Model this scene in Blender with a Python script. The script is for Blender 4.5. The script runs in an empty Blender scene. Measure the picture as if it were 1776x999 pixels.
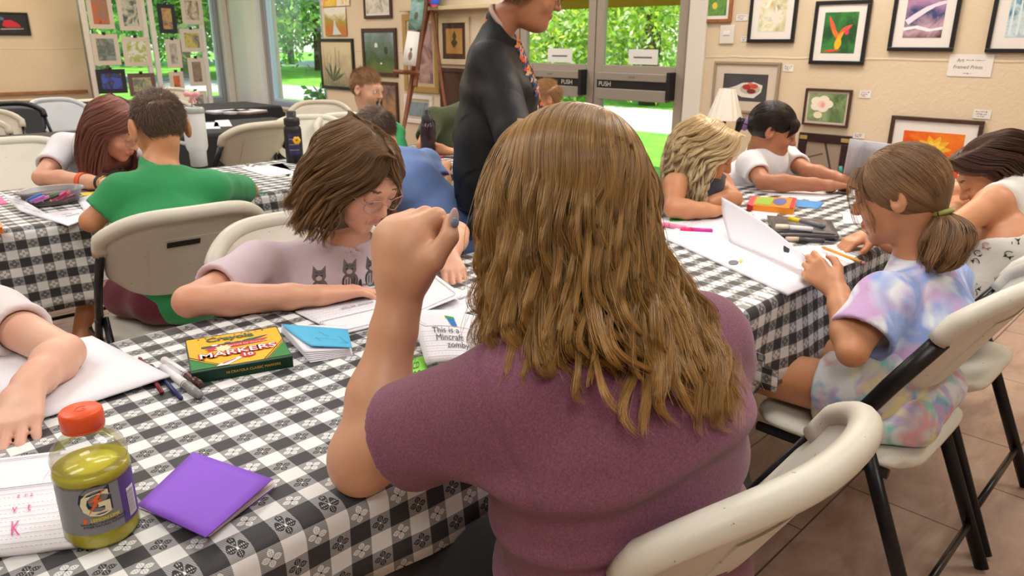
import bpy, bmesh, math, random
import numpy as np
from mathutils import Vector, Matrix
random.seed(7)
np.random.seed(7)
C = bpy.context.scene.collection
SC = bpy.context.scene
PI = math.pi

# ------------------------------------------------------------------ camera
FPX, CAMZ = 1280.0, 1.285
TH, RO = math.radians(18.3), math.radians(0.3)
F0 = np.array([.70710678, .70710678, 0.0]); R0 = np.array([.70710678, -.70710678, 0.0]); Z0 = np.array([0, 0, 1.0])
FW = F0*math.cos(TH) - Z0*math.sin(TH)
UPV = F0*math.sin(TH) + Z0*math.cos(TH)
CR = R0*math.cos(RO) + UPV*math.sin(RO)
CU = -R0*math.sin(RO) + UPV*math.cos(RO)
CP = np.array([0, 0, CAMZ])
cam = bpy.data.cameras.new('camera')
cam.sensor_width = 36.0
cam.lens = FPX/1776*36
cam.clip_start = .05
cam.clip_end = 300
cam.dof.use_dof = True
cam.dof.focus_distance = 1.05
cam.dof.aperture_fstop = 13.0
camo = bpy.data.objects.new('camera', cam)
camo.matrix_world = Matrix(((CR[0], CU[0], -FW[0], 0), (CR[1], CU[1], -FW[1], 0), (CR[2], CU[2], -FW[2], CAMZ), (0, 0, 0, 1)))
C.objects.link(camo)
SC.camera = camo

def ray(u, v):
    return FW + (u-888)/FPX*CR - (v-499.5)/FPX*CU
def D(u, v, d): return CP + d*ray(u, v)                 # the point at distance d seen at (u, v)
def ZZ(u, v, z): r = ray(u, v); return CP + r*(z-CAMZ)/r[2]
def XX(u, v, X=4.85): r = ray(u, v); return CP + r*X/r[0]
def YY(u, v, Y=10.27): r = ray(u, v); return CP + r*Y/r[1]

# ------------------------------------------------------------------ world, sun, exposure, ceiling light
SC.view_settings.view_transform = 'Standard'
SC.view_settings.look = 'None'
SC.view_settings.gamma = 1.0
SC.view_settings.use_curve_mapping = False
SC.view_settings.exposure = -0.14
SC.cycles.max_bounces = 7
SC.cycles.diffuse_bounces = 3
SC.cycles.transparent_max_bounces = 10
SC.cycles.transmission_bounces = 6
SC.cycles.caustics_reflective = False
SC.cycles.caustics_refractive = False
SC.cycles.sample_clamp_indirect = 6
w = bpy.data.worlds.new('world'); SC.world = w; w.use_nodes = True
wn = w.node_tree.nodes; wn.clear()
sky = wn.new('ShaderNodeTexSky'); sky.sky_type = 'NISHITA'
sky.sun_elevation = math.radians(50); sky.sun_rotation = math.radians(200); sky.sun_disc = False
bg = wn.new('ShaderNodeBackground'); bg.inputs['Strength'].default_value = .45
wo = wn.new('ShaderNodeOutputWorld')
w.node_tree.links.new(sky.outputs[0], bg.inputs[0]); w.node_tree.links.new(bg.outputs[0], wo.inputs[0])
sl = bpy.data.lights.new('sun', 'SUN'); sl.energy = 9; sl.angle = .01; sl.color = (1, .96, .88)
so = bpy.data.objects.new('sun', sl); so.rotation_euler = (math.radians(36), 0, math.radians(-58)); C.objects.link(so)
ROOM = (-2.6, 4.85, -2.6, 10.27, 2.75)
def area(name, x, y, z, sx, sy, e, col, rot=(0, 0, 0)):
    l = bpy.data.lights.new(name, 'AREA'); l.shape = 'RECTANGLE'; l.size = sx; l.size_y = sy; l.energy = e; l.color = col
    o = bpy.data.objects.new(name, l); o.location = (x, y, z); o.rotation_euler = rot; C.objects.link(o); return o
LAMPS = [(-.6, -.6), (-.6, 2.2), (-.6, 5.0), (1.6, .6), (1.6, 3.4), (1.6, 6.4), (3.7, -.6), (3.7, 2.0), (3.7, 4.8), (3.2, 8.0), (.2, 8.2)]
for lx, ly in LAMPS:
    area('ceiling_lamp', lx, ly, 2.70, 1.2, .6, 25, (1, .975, .945))
# warm spotlights that graze the picture wall
for ly, e in ((1.2, 16), (2.3, 16), (6.9, 10)):
    area('track_lamp', 4.0, ly, 2.66, .25, .25, e, (1, .80, .55), (0, math.radians(28), 0))
area('track_lamp', 1.9, 9.5, 2.66, .25, .25, 28, (1, .74, .44), (math.radians(-28), 0, 0))

# ------------------------------------------------------------------ materials
MATS = {}
def srgb(h):
    h = h.lstrip('#'); c = [int(h[i:i+2], 16)/255 for i in (0, 2, 4)]
    return tuple((x/12.92 if x <= .04045 else ((x+.055)/1.055)**2.4) for x in c)+(1,)
class NT:
    def __init__(s, m):
        s.m = m; m.use_nodes = True; s.t = m.node_tree; s.n = s.t.nodes; s.b = s.n['Principled BSDF']
    def add(s, ty, **kw):
        n = s.n.new('ShaderNode'+ty)
        for k, v in kw.items():
            if k in n.inputs: n.inputs[k].default_value = v
            else: setattr(n, k, v)
        return n
    def l(s, a, b): s.t.links.new(a, b)
    def math(s, op, a, b=None, c=None):
        n = s.n.new('ShaderNodeMath'); n.operation = op
        for i, x in enumerate((a, b, c)):
            if x is None: continue
            if isinstance(x, (int, float)): n.inputs[i].default_value = x
            else: s.l(x, n.inputs[i])
        return n.outputs[0]
    def mix(s, fac, a, b, mode='MIX'):
        n = s.n.new('ShaderNodeMix'); n.data_type = 'RGBA'; n.blend_type = mode
        for i, x in ((0, fac), (6, a), (7, b)):
            if isinstance(x, (int, float)): n.inputs[i].default_value = x
            elif isinstance(x, tuple): n.inputs[i].default_value = x
            else: s.l(x, n.inputs[i])
        return n.outputs[2]
    def ramp(s, fac, stops, interp='LINEAR'):
        n = s.n.new('ShaderNodeValToRGB'); n.color_ramp.interpolation = interp
        e = n.color_ramp.elements
        while len(e) < len(stops): e.new(.5)
        for i, (p, c) in enumerate(stops): e[i].position = p; e[i].color = c
        s.l(fac, n.inputs[0]); return n.outputs[0]
    def noise(s, scale, detail=3, coord='Object', rough=.5, dist=0, vec=None, sc=None):
        n = s.n.new('ShaderNodeTexNoise'); n.inputs['Scale'].default_value = scale; n.inputs['Detail'].default_value = detail
        n.inputs['Roughness'].default_value = rough; n.inputs['Distortion'].default_value = dist
        if vec is None:
            tc = s.n.new('ShaderNodeTexCoord'); vec = tc.outputs[coord]
        if sc:
            mp = s.n.new('ShaderNodeMapping'); mp.inputs['Scale'].default_value = sc; s.l(vec, mp.inputs[0]); vec = mp.outputs[0]
        s.l(vec, n.inputs['Vector']); return n.outputs['Fac']
    def bump(s, h, strength=.3, dist=.01):
        n = s.n.new('ShaderNodeBump'); n.inputs['Strength'].default_value = strength; n.inputs['Distance'].default_value = dist
        s.l(h, n.inputs['Height']); s.l(n.outputs[0], s.b.inputs['Normal'])
def mat(name, col, rough=.5, metal=0, spec=.5, var=0, vscale=8, bump=0, bscale=60, bdist=.002, sss=0, detail=3, sheen=0, coord='Object', sc=None, col2=None, trans=0, ior=1.45, coat=0):
    if name in MATS: return MATS[name]
    m = bpy.data.materials.new(name); N = NT(m); MATS[name] = m
    if isinstance(col, str): col = srgb(col)
    if isinstance(col2, str): col2 = srgb(col2)
    b = N.b; b.inputs['Base Color'].default_value = col; b.inputs['Roughness'].default_value = rough
    b.inputs['Metallic'].default_value = metal; b.inputs['Specular IOR Level'].default_value = spec
    if coat: b.inputs['Coat Weight'].default_value = coat
    if trans: b.inputs['Transmission Weight'].default_value = trans; b.inputs['IOR'].default_value = ior
    if sss:
        b.inputs['Subsurface Weight'].default_value = sss; b.inputs['Subsurface Radius'].default_value = (.012, .004, .002); b.inputs['Subsurface Scale'].default_value = 1
    if sheen: b.inputs['Sheen Weight'].default_value = sheen
    if var or col2:
        f = N.noise(vscale, detail, coord, sc=sc)
        if col2 is None: col2 = tuple(c*(1-var) for c in col[:3])+(1,)
        c = N.ramp(f, [(.35, col2), (.65, col)]); N.l(c, b.inputs['Base Color'])
    if bump: N.bump(N.noise(bscale, 3, coord), bump, bdist)
    return m
def emis(name, col, e):
    m = bpy.data.materials.new(name); N = NT(m); N.b.inputs['Emission Color'].default_value = col; N.b.inputs['Emission Strength'].default_value = e
    N.b.inputs['Base Color'].default_value = (0, 0, 0, 1); return m

# ------------------------------------------------------------------ object helpers
def tag(o, label=None, cat=None, group=None, kind=None):
    if label: o['label'] = label
    if cat: o['category'] = cat
    if group: o['group'] = group
    if kind: o['kind'] = kind
    return o
def empty(name, label, cat, loc=(0, 0, 0), rz=0, group=None):
    o = bpy.data.objects.new(name, None); o.empty_display_size = .05; C.objects.link(o)
    o.location = tuple(loc); o.rotation_euler = (0, 0, rz)
    return tag(o, label, cat, group)
def linkobj(name, me, mats=None, parent=None, smooth=False):
    if mats is not None:
        for m in (mats if isinstance(mats, (list, tuple)) else [mats]): me.materials.append(m)
    o = bpy.data.objects.new(name, me); C.objects.link(o)
    if parent is not None: o.parent = parent
    if smooth:
        me.polygons.foreach_set('use_smooth', [True]*len(me.polygons))
    return o
def inv_local(parent, P):          # world point -> local point of an un-nested parent
    m = Matrix.Translation(parent.location) @ parent.rotation_euler.to_matrix().to_4x4()
    return m.inverted() @ Vector(P)
def mesh_np(name, V, Fc):
    me = bpy.data.meshes.new(name)
    V = np.asarray(V, dtype=np.float32); Fc = np.asarray(Fc, dtype=np.int32)
    n = Fc.shape[1]
    me.vertices.add(len(V)); me.vertices.foreach_set('co', V.ravel())
    me.loops.add(Fc.size); me.loops.foreach_set('vertex_index', Fc.ravel())
    me.polygons.add(len(Fc)); me.polygons.foreach_set('loop_start', np.arange(0, Fc.size, n, dtype=np.int32))
    me.polygons.foreach_set('loop_total', np.full(len(Fc), n, dtype=np.int32))
    me.update(calc_edges=True)
    return me
class MB:
    """collects shapes into one mesh"""
    def __init__(s): s.bm = bmesh.new(); s.mi = 0
    def _tag(s, faces):
        for f in faces: f.material_index = s.mi
    def box(s, x0, x1, y0, y1, z0, z1, bevel=0, M=None):
        r = bmesh.ops.create_cube(s.bm, size=1)
        vs = r['verts']
        for v in vs: v.co = Vector(((x0+x1)/2+v.co.x*(x1-x0), (y0+y1)/2+v.co.y*(y1-y0), (z0+z1)/2+v.co.z*(z1-z0)))
        if M is not None:
            for v in vs: v.co = M @ v.co
        fs = {f for v in vs for f in v.link_faces}; s._tag(fs)
        if bevel:
            es = list({e for v in vs for e in v.link_edges})
            rr = bmesh.ops.bevel(s.bm, geom=es, offset=bevel, segments=2, affect='EDGES', profile=.5)
            s._tag(rr['faces'])
        return s
    def tube(s, pts, r, n=10, caps=True, radii=None, flat=1.0, up=None):
        pts = [Vector(tuple(p)) for p in pts]; rings = []
        prev = None
        for i, p in enumerate(pts):
            if i == 0: d = pts[1]-p
            elif i == len(pts)-1: d = p-pts[i-1]
            else: d = (pts[i+1]-p).normalized()+(p-pts[i-1]).normalized()
            d.normalize()
            if prev is None:
                a = Vector(up) if up is not None else (Vector((0, 0, 1)) if abs(d.z) < .9 else Vector((1, 0, 0)))
            else: a = prev
            a = (a-d*a.dot(d)).normalized(); b = d.cross(a); prev = a
            rr = radii[i] if radii else r
            rings.append([s.bm.verts.new(p+a*(math.cos(2*PI*k/n)*rr)+b*(math.sin(2*PI*k/n)*rr*flat)) for k in range(n)])
        fs = []
        for i in range(len(rings)-1):
            for k in range(n):
                fs.append(s.bm.faces.new((rings[i][k], rings[i][(k+1) % n], rings[i+1][(k+1) % n], rings[i+1][k])))
        if caps:
            fs.append(s.bm.faces.new(rings[0][::-1])); fs.append(s.bm.faces.new(rings[-1]))
        for f in fs: f.smooth = True
        s._tag(fs); return s
    def lathe(s, prof, n=32, c=(0, 0, 0), caps=True, fx=1, fy=1):
        rings = []
        for r, z in prof:
            rings.append([s.bm.verts.new((c[0]+math.cos(2*PI*k/n)*r*fx, c[1]+math.sin(2*PI*k/n)*r*fy, c[2]+z)) for k in range(n)])
        fs = []
        for i in range(len(rings)-1):
            for k in range(n):
                fs.append(s.bm.faces.new((rings[i][k], rings[i][(k+1) % n], rings[i+1][(k+1) % n], rings[i+1][k])))
        for f in fs: f.smooth = True
        if caps:
            fs.append(s.bm.faces.new(rings[0][::-1])); fs.append(s.bm.faces.new(rings[-1]))
        s._tag(fs); return s
    def poly(s, pts, z0=None, th=0, M=None):
        """flat polygon (list of 3D or 2D pts), optional thickness along +z"""
        P = [Vector((p[0], p[1], p[2] if len(p) > 2 else (z0 or 0))) for p in pts]
        a = [s.bm.verts.new(M @ p if M is not None else p) for p in P]
        fs = [s.bm.faces.new(a)]
        if th:
            b = [s.bm.verts.new(M @ (p+Vector((0, 0, th))) if M is not None else p+Vector((0, 0, th))) for p in P]
            fs.append(s.bm.faces.new(b[::-1])); n = len(a)
            for i in range(n): fs.append(s.bm.faces.new((a[i], b[i], b[(i+1) % n], a[(i+1) % n])))
        s._tag(fs); return s
    def grid(s, fn, nu, nv, smooth=True, wrap=False):
        vs = [[s.bm.verts.new(tuple(fn(i/(nu-1), j/(nv-1)))) for j in range(nv)] for i in range(nu)]
        fs = []
        for i in range(nu-1):
            for j in range(nv-1):
                fs.append(s.bm.faces.new((vs[i][j], vs[i+1][j], vs[i+1][j+1], vs[i][j+1])))
        for f in fs: f.smooth = smooth
        s._tag(fs); return s
    def ball(s, c, r, n=12, M=None):
        rr = bmesh.ops.create_uvsphere(s.bm, u_segments=n, v_segments=max(6, n*2//3), radius=1)
        r3 = r if isinstance(r, (tuple, list)) else (r, r, r)
        for v in rr['verts']:
            q = Vector((v.co.x*r3[0], v.co.y*r3[1], v.co.z*r3[2]))
            if M is not None: q = M.to_3x3() @ q
            v.co = q+Vector(tuple(c))
        fs = {f for v in rr['verts'] for f in v.link_faces}
        for f in fs: f.smooth = True
        s._tag(fs); return s
    def build(s, name, mats, parent=None, fixn=True):
        if fixn: bmesh.ops.recalc_face_normals(s.bm, faces=s.bm.faces)
        me = bpy.data.meshes.new(name); s.bm.to_mesh(me); s.bm.free()
        return linkobj(name, me, mats, parent)
def struct(o): o['kind'] = 'structure'; return o
def copy_tree(o, parent=None):
    c = o.copy(); C.objects.link(c)
    if parent is not None: c.parent = parent
    for ch in list(o.children): copy_tree(ch, c)
    return c
FONT = None
def text(body, size, m, parent, M, name='lettering', ext=.0003, align='CENTER', warp=None, bold=0, shear=0, space=1.0):
    cu = bpy.data.curves.new(name, 'FONT'); cu.body = body; cu.size = size; cu.align_x = align; cu.align_y = 'CENTER'
    cu.extrude = ext; cu.offset = bold; cu.shear = shear; cu.space_character = space; cu.resolution_u = 3
    o = bpy.data.objects.new(name, cu); C.objects.link(o)
    dg = bpy.context.evaluated_depsgraph_get()
    me = bpy.data.meshes.new_from_object(o.evaluated_get(dg))
    bpy.data.objects.remove(o)
    if warp:
        bm = bmesh.new(); bm.from_mesh(me)
        for v in bm.verts: v.co = Vector(warp(v.co))
        bm.to_mesh(me); bm.free()
    me.transform(M)
    me.materials.clear()
    return linkobj(name, me, m, parent)
def frameM(o, x, y):      # matrix with given origin and in-plane axes
    x = Vector(tuple(x)).normalized(); y = Vector(tuple(y)); y = (y-x*x.dot(y)).normalized(); z = x.cross(y)
    return Matrix(((x.x, y.x, z.x, o[0]), (x.y, y.y, z.y, o[1]), (x.z, y.z, z.z, o[2]), (0, 0, 0, 1)))
# ------------------------------------------------------------------ setting
def plaster():
    m = bpy.data.materials.new('plaster'); N = NT(m); b = N.b
    b.inputs['Roughness'].default_value = .75
    c = N.ramp(N.noise(1.2, 2), [(.3, srgb('#d8c5a8')), (.7, srgb('#e3d1b6'))]); N.l(c, b.inputs['Base Color'])
    a = N.noise(22, 5, rough=.6, dist=1.2)
    tc = N.n.new('ShaderNodeTexCoord'); sp = N.n.new('ShaderNodeSeparateXYZ'); N.l(tc.outputs['Object'], sp.inputs[0])
    # one raised seam where the plaster coats meet at 1.22 m
    seam = N.math('SUBTRACT', 1, N.math('MULTIPLY', N.math('ABSOLUTE', N.math('SUBTRACT', N.math('ADD', sp.outputs[2], N.math('MULTIPLY', N.noise(3, 3), .03)), 1.222)), 110))
    seam = N.math('MAXIMUM', seam, 0)
    N.bump(N.math('ADD', N.math('MULTIPLY', a, .8), seam), .55, .006)
    return m
PLASTER = plaster()
WHITE = mat('white_paint', '#dcd6cb', .5)
TAUPE = mat('taupe_door_paint', '#a3978a', .45)
ALU = mat('brushed_alloy', '#aab2bd', .35, .6)
BLACKP = mat('black_plastic', '#141415', .45)
def floor_mat():
    m = bpy.data.materials.new('floor_tile'); N = NT(m); b = N.b
    tc = N.n.new('ShaderNodeTexCoord'); mp = N.n.new('ShaderNodeMapping'); mp.inputs['Location'].default_value = (-.26, -.02, 0); N.l(tc.outputs['Object'], mp.inputs[0])
    br = N.n.new('ShaderNodeTexBrick'); N.l(mp.outputs[0], br.inputs['Vector'])
    br.inputs['Scale'].default_value = 1; br.inputs['Brick Width'].default_value = .62; br.inputs['Row Height'].default_value = .32
    br.inputs['Mortar Size'].default_value = .003; br.inputs['Mortar Smooth'].default_value = .3
    br.inputs['Color1'].default_value = srgb('#b89c8b'); br.inputs['Color2'].default_value = srgb('#a78c7c'); br.inputs['Mortar'].default_value = srgb('#5d4840')
    n = N.noise(3.5, 6, rough=.65, dist=.8, sc=(1, 2.2, 1))
    c = N.mix(.55, br.outputs['Color'], N.ramp(n, [(.3, srgb('#86695b')), (.5, srgb('#b79b8b')), (.7, srgb('#d6bfae'))]))
    c = N.mix(br.outputs['Fac'], c, srgb('#5d4840'))
    N.l(c, b.inputs['Base Color']); b.inputs['Roughness'].default_value = .38
    N.bump(N.math('SUBTRACT', N.math('MULTIPLY', n, .3), br.outputs['Fac']), .35, .004)
    return m
x0, x1, y0, y1, zc = ROOM
struct(MB().box(x0-.2, x1+.2, y0-.2, y1+.2, -.1, 0).build('floor', floor_mat()))
struct(MB().box(x0-.2, x1+.2, y0-.2, y1+.2, zc, zc+.1).build('ceiling', mat('ceiling_paint', '#e9e2d2', .8)))
struct(MB().box(x0-.2, x0, y0-.2, y1+.2, 0, zc).build('wall_rear', PLASTER))
struct(MB().box(x0, x1, y0-.2, y0, 0, zc).build('wall_side', PLASTER))
def holed_wall(name, axis, pos, th, lo, hi, holes, m):
    """wall in the plane axis=pos, thickness th outward, spanning lo..hi, with (a0,a1,z0,z1) openings"""
    b = MB(); cuts = sorted({lo, hi, *[h[0] for h in holes], *[h[1] for h in holes]})
    for a, c in zip(cuts[:-1], cuts[1:]):
        mid = (a+c)/2; seg = [(0, zc)]
        for h in holes:
            if h[0] <= mid <= h[1]:
                seg = [(s, h[2]) if s < h[2] else None for s, e in seg]+[(h[3], e) if e > h[3] else None for s, e in [(0, zc)]]
                seg = [q for q in seg if q]
        for s, e in seg:
            if axis == 'x': b.box(pos, pos+th, a, c, s, e)
            else: b.box(a, c, pos, pos+th, s, e)
    return struct(b.build(name, m))
DY = (3.06, 4.84)                         # double door opening along the right wall
W2 = (7.98, 9.42)
holed_wall('wall_right', 'x', x1, .2, y0, y1+.2, [(DY[0], DY[1], 0, 2.25), (W2[0], W2[1], .50, 2.3)], PLASTER)
holed_wall('wall_left', 'y', y1, .2, x0-.2, x1, [(2.95, 4.66, .50, 2.3)], PLASTER)
# white corner pillar between the two windows
struct(MB().box(x1-.10, x1-.001, 9.42, y1-.001, 0, zc-.001, .012).build('trim_1', WHITE))
struct(MB().box(4.66, x1-.101, y1-.10, y1-.001, 0, zc-.001, .012).build('trim_2', WHITE))
struct(MB().box(x0+.01, 2.9, y1-.03, y1-.001, .02, .1).box(x0+.01, 2.9, y1-.05, y1-.001, .70, .73).build('baseboard_left', mat('oak_trim', '#a8744a', .45, var=.3, vscale=20)))
struct(MB().box(x1-.015, x1-.001, y0+.01, 2.9, .0, .09).box(x1-.015, x1-.001, 4.98, 7.9, .0, .09).build('baseboard_right', mat('oak_trim', '#a8744a')))
struct(MB().box(x1-.03, x1-.001, 2.92, 3.06, 0, 2.3, .004).box(x1-.03, x1-.001, 4.84, 4.98, 0, 2.3, .004).build('trim_3', WHITE))
def glass_mat():
    m = bpy.data.materials.new('window_glass'); N = NT(m); t = m.node_tree
    tr = N.n.new('ShaderNodeBsdfTransparent'); tr.inputs[0].default_value = (.93, .96, .95, 1); gl = N.n.new('ShaderNodeBsdfGlossy'); gl.inputs['Roughness'].default_value = .03
    mx = N.n.new('ShaderNodeMixShader'); mx.inputs[0].default_value = .06
    N.l(tr.outputs[0], mx.inputs[1]); N.l(gl.outputs[0], mx.inputs[2]); N.l(mx.outputs[0], N.n['Material Output'].inputs[0]); return m
GLASS = glass_mat()
def window(name, axis, pos, a0, a1, z0, z1):
    def bx(b, p, q, s, e, d0, d1, bev=.004):
        if axis == 'x': b.box(pos+d0, pos+d1, p, q, s, e, bev)
        else: b.box(p, q, pos+d0, pos+d1, s, e, bev)
    b = MB(); t = .05
    bx(b, a0, a0+t, z0, z1, .01, .12); bx(b, a1-t, a1, z0, z1, .01, .12); bx(b, a0+t, a1-t, z0, z0+t, .01, .12); bx(b, a0+t, a1-t, z1-t, z1, .01, .12)
    fr = struct(b.build(name, ALU))
    b = MB(); t2 = .085
    bx(b, a0+t, a0+t2, z0+t, z1-t, .03, .08); bx(b, a1-t2, a1-t, z0+t, z1-t, .03, .08); bx(b, a0+t2, a1-t2, z0+t, z0+t2, .03, .08)
    bx(b, a0+t2, a1-t2, z1-t2, z1-t, .03, .08); b.build('window_sash', mat('sash_white', '#c9d3df', .4), fr)
    b = MB(); bx(b, a0+t2, a1-t2, z0+t2, z1-t2, .05, .056, 0); b.build('window_pane', GLASS, fr)
    b = MB(); bx(b, a0-.03, a1+.03, z0-.03, z0, -.05, .02); b.build('window_sill', WHITE, fr)
window('window_1', 'x', x1, W2[0], W2[1], .50, 2.3)
window('window_2', 'y', y1, 2.95, 4.66, .50, 2.3)
# double glass doors with push bars
fr = MB(); X = x1
fr.box(X+.02, X+.14, 3.062, 3.10, .0, 2.248).box(X+.02, X+.14, 4.80, 4.838, .0, 2.248).box(X+.02, X+.14, 3.10, 4.80, 2.2, 2.248)
struct(fr.build('trim_4', TAUPE))
def door(name, ya, yb, lock):
    b = MB(); s = .075; d0, d1 = X+.03, X+.075
    b.box(d0, d1, ya, ya+s, .01, 2.19, .004).box(d0, d1, yb-s, yb, .01, 2.19, .004)
    for z0_, z1_ in ((.01, .26), (.88, 1.13), (2.08, 2.19)): b.box(d0, d1, ya+s, yb-s, z0_, z1_, .004)
    d = struct(b.build(name, TAUPE))
    MB().box(X+.05, X+.056, ya+s, yb-s, .26, .88).box(X+.05, X+.056, ya+s, yb-s, 1.13, 2.08).build('door_glass', GLASS, d)
    PB = mat('push_bar_alloy', '#9f978c', .4, .3)
    bar = MB().box(X-.035, X+.029, ya+.10, yb-.07, .87, .955, .004).box(X-.035, X+.029, ya+.10, yb-.07, 1.017, 1.075, .004).build('push_bar', PB, d)
    MB().box(X-.022, X+.028, ya+.10, yb-.07, .956, 1.016).box(X-.05, X+.029, ya+.065, ya+.098, .89, 1.09, .003).build('bar_strip', BLACKP, bar)
    M = frameM((X-.023, (yb-.15) if lock else (ya+.24), .986), (0, -1, 0), (0, 0, 1))
    text('PUSH', .052, mat('pale_letter', '#d8d2c4', .5), bar, M)
    MB().box(X-.037, X-.034, (ya+yb)/2-.03, (ya+yb)/2+.03, 1.04, 1.053).build('bar_badge', mat('badge', '#80766a', .4), bar)
    # paper notice taped on the glass
    nt = MB().box(X+.044, X+.049, ya+.25, yb-.32, 1.14, 1.25).build('door_notice', mat('paper', '#e9e7e3', .6), d)
    MB().box(X+.0425, X+.0435, ya+.30, yb-.37, 1.185, 1.197).build('notice_print', mat('grey_print', '#6b6b6b', .6), nt)
door('door_1', 3.105, 3.945, True)
door('door_2', 3.955, 4.795, False)
# ceiling light fixtures
for i, (lx, ly) in enumerate(LAMPS):
    t = empty('ceiling_light', 'flush rectangular ceiling light panel over the classroom tables', 'ceiling light', (lx, ly, 2.75), 0, 'ceiling light panels')
    MB().box(-.63, .63, -.33, .33, -.03, -.001, .004).build('housing', WHITE, t)
    MB().box(-.6, .6, -.3, .3, -.036, -.031).build('diffuser', emis('diffuser_glow', (1, .96, .91, 1), 2.0), t)

# ------------------------------------------------------------------ outdoors
gm = bpy.data.materials.new('lawn_grass'); N = NT(gm)
c = N.ramp(N.noise(1.1, 5, rough=.7), [(.3, srgb('#4f9a2c')), (.55, srgb('#86c63c')), (.75, srgb('#b9d94a'))]); N.l(c, N.b.inputs['Base Color']); N.b.inputs['Roughness'].default_value = .8
N.bump(N.noise(60, 3), .6, .05)
struct(MB().box(5.2, 90, -30, 110, -.25, -.1).build('lawn', gm))
struct(MB().box(-30, 5.2, 10.6, 110, -.25, -.1).build('lawn', gm))
rp = mat('road_asphalt', '#c9c4bd', .8, var=.15, vscale=2)
def strip(name, P, m, z=-.1, h=.02):
    b = MB(); b.poly([(p[0], p[1], z) for p in P], th=h); return struct(b.build(name, m))
strip('road', [(10.4, -25), (14.2, -25), (14.2, 12), (13, 24), (11.5, 40), (7.0, 40), (9.5, 23), (10.4, 12)], rp)
strip('road', [(24, 20), (30, 20), (32, 62), (24, 62)], rp)
def foliage_mesh(name, crowns, n, size, mats, seed=1):
    rng = np.random.RandomState(seed)
    V = []; Fs = []
    per = n//len(crowns)
    Vs = []
    for (cx, cy, cz, rx, ry, rz) in crowns:
        d = rng.normal(size=(per, 3)); d /= np.linalg.norm(d, axis=1)[:, None]
        r = rng.uniform(.45, 1.05, per)**.6
        lump = 1+.22*np.sin(d[:, 0]*7+cx)*np.sin(d[:, 1]*6+cy)+.15*np.sin(d[:, 2]*11)
        p = d*(r*lump)[:, None]*np.array([rx, ry, rz])+np.array([cx, cy, cz])
        a = rng.normal(size=(per, 3)); a /= np.linalg.norm(a, axis=1)[:, None]
        b = np.cross(a, rng.normal(size=(per, 3))); b /= np.linalg.norm(b, axis=1)[:, None]
        s = rng.uniform(.5, 1.2, (per, 1))*size
        q = np.stack([p-a*s, p+b*s*.5, p+a*s, p-b*s*.5], 1)
        Vs.append(q.reshape(-1, 3))
    V = np.concatenate(Vs); Fq = np.arange(len(V)).reshape(-1, 4)
    me = mesh_np(name, V, Fq)
    me.polygons.foreach_set('material_index', rng.randint(0, len(mats), len(Fq)).astype(np.int32))
    for m in mats: me.materials.append(m)
    return me
def leafmat(name, col, tl=.5):
    m = bpy.data.materials.new(name); N = NT(m); d = N.n.new('ShaderNodeBsdfDiffuse'); t = N.n.new('ShaderNodeBsdfTranslucent'); mx = N.n.new('ShaderNodeMixShader')
    d.inputs[0].default_value = srgb(col); t.inputs[0].default_value = tuple(min(1, c*1.3) for c in srgb(col)[:3])+(1,); mx.inputs[0].default_value = tl
    N.l(d.outputs[0], mx.inputs[1]); N.l(t.outputs[0], mx.inputs[2]); N.l(mx.outputs[0], N.n['Material Output'].inputs[0]); return m
LG = [leafmat('leaf_yellow_green', '#dbe860'), leafmat('leaf_bright', '#b0d252'), leafmat('leaf_mid', '#84b24e'), leafmat('leaf_highlight', '#f3f6d0')]  # the near-white leaves paint bright highlights into the crowns
LD = [leafmat('leaf_dark', '#6c9a58'), leafmat('leaf_deep', '#4f7c4a'), leafmat('leaf_mid', '#84b24e'), leafmat('leaf_light', '#a8cc6c')]
BARK = mat('bark', '#5a4a3a', .9, var=.4, vscale=6)
def tree(label, x, y, h, r, mats, seed, n=5000, size=.16, zb=None):
    t = empty('tree', label, 'tree', (x, y, -.1), 0, 'trees across the lawn')
    MB().tube([(0, 0, 0), (.1, .05, h*.35), (0, 0, h*.7)], .2, 8, radii=[.24, .17, .08]).build('trunk', BARK, t)
    rng = random.Random(seed); cs = []
    zb = zb if zb is not None else h*.3
    for i in range(6):
        a = i*1.05; cs.append((math.cos(a)*r*.5, math.sin(a)*r*.5, zb+(h-zb)*rng.uniform(.15, .75), r*.6, r*.6, (h-zb)*.33))
    cs.append((0, 0, zb+(h-zb)*.6, r*.8, r*.8, (h-zb)*.4))
    o = linkobj('crown', foliage_mesh('crown', cs, n, size, mats, seed), None, t)
    return t
tree('bright yellow green tree filling the right door pane beyond the road', 15.2, 10.6, 7, 3.2, LG, 3, 30000, .085, .3)
tree('sunlit tree beyond the road behind the left door leaf', 16.5, 15.0, 7.5, 3.4, LG, 4, 30000, .09, .3)
tree('leafy tree at the right side of the glass doors across the road', 18.5, 8.6, 8, 3.6, LG, 5, 24000, .09, .4)
tree('tall dark green tree seen in the tall window beside the corner', 16.0, 31.5, 11, 4.6, LD, 6, 20000, .15, 2.2)
tree('dark spreading tree behind the mown lawn, right part of the tall window', 21.5, 36, 13, 5.8, LD, 7, 20000, .18, 1.8)
tree('broad shade tree outside the window behind the print stands', 12.5, 31, 11, 4.5, LD, 8, 16000, .16, 2.4)
tree('second shade tree outside the window behind the print stands', 8.5, 28, 9, 4.0, LD, 9, 16000, .15, 2.0)
tree('distant tree closing the view over the far road', 26.0, 47, 14, 7, LD, 10, 7000, .36, 1.0)
tree('distant pale tree behind the doors on the left', 24, 22, 10, 5, LG, 11, 7000, .28, .2)
tree('distant tree left of the far road', 16.5, 50, 14, 7, LD, 13, 6000, .36, 1.0)
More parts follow.
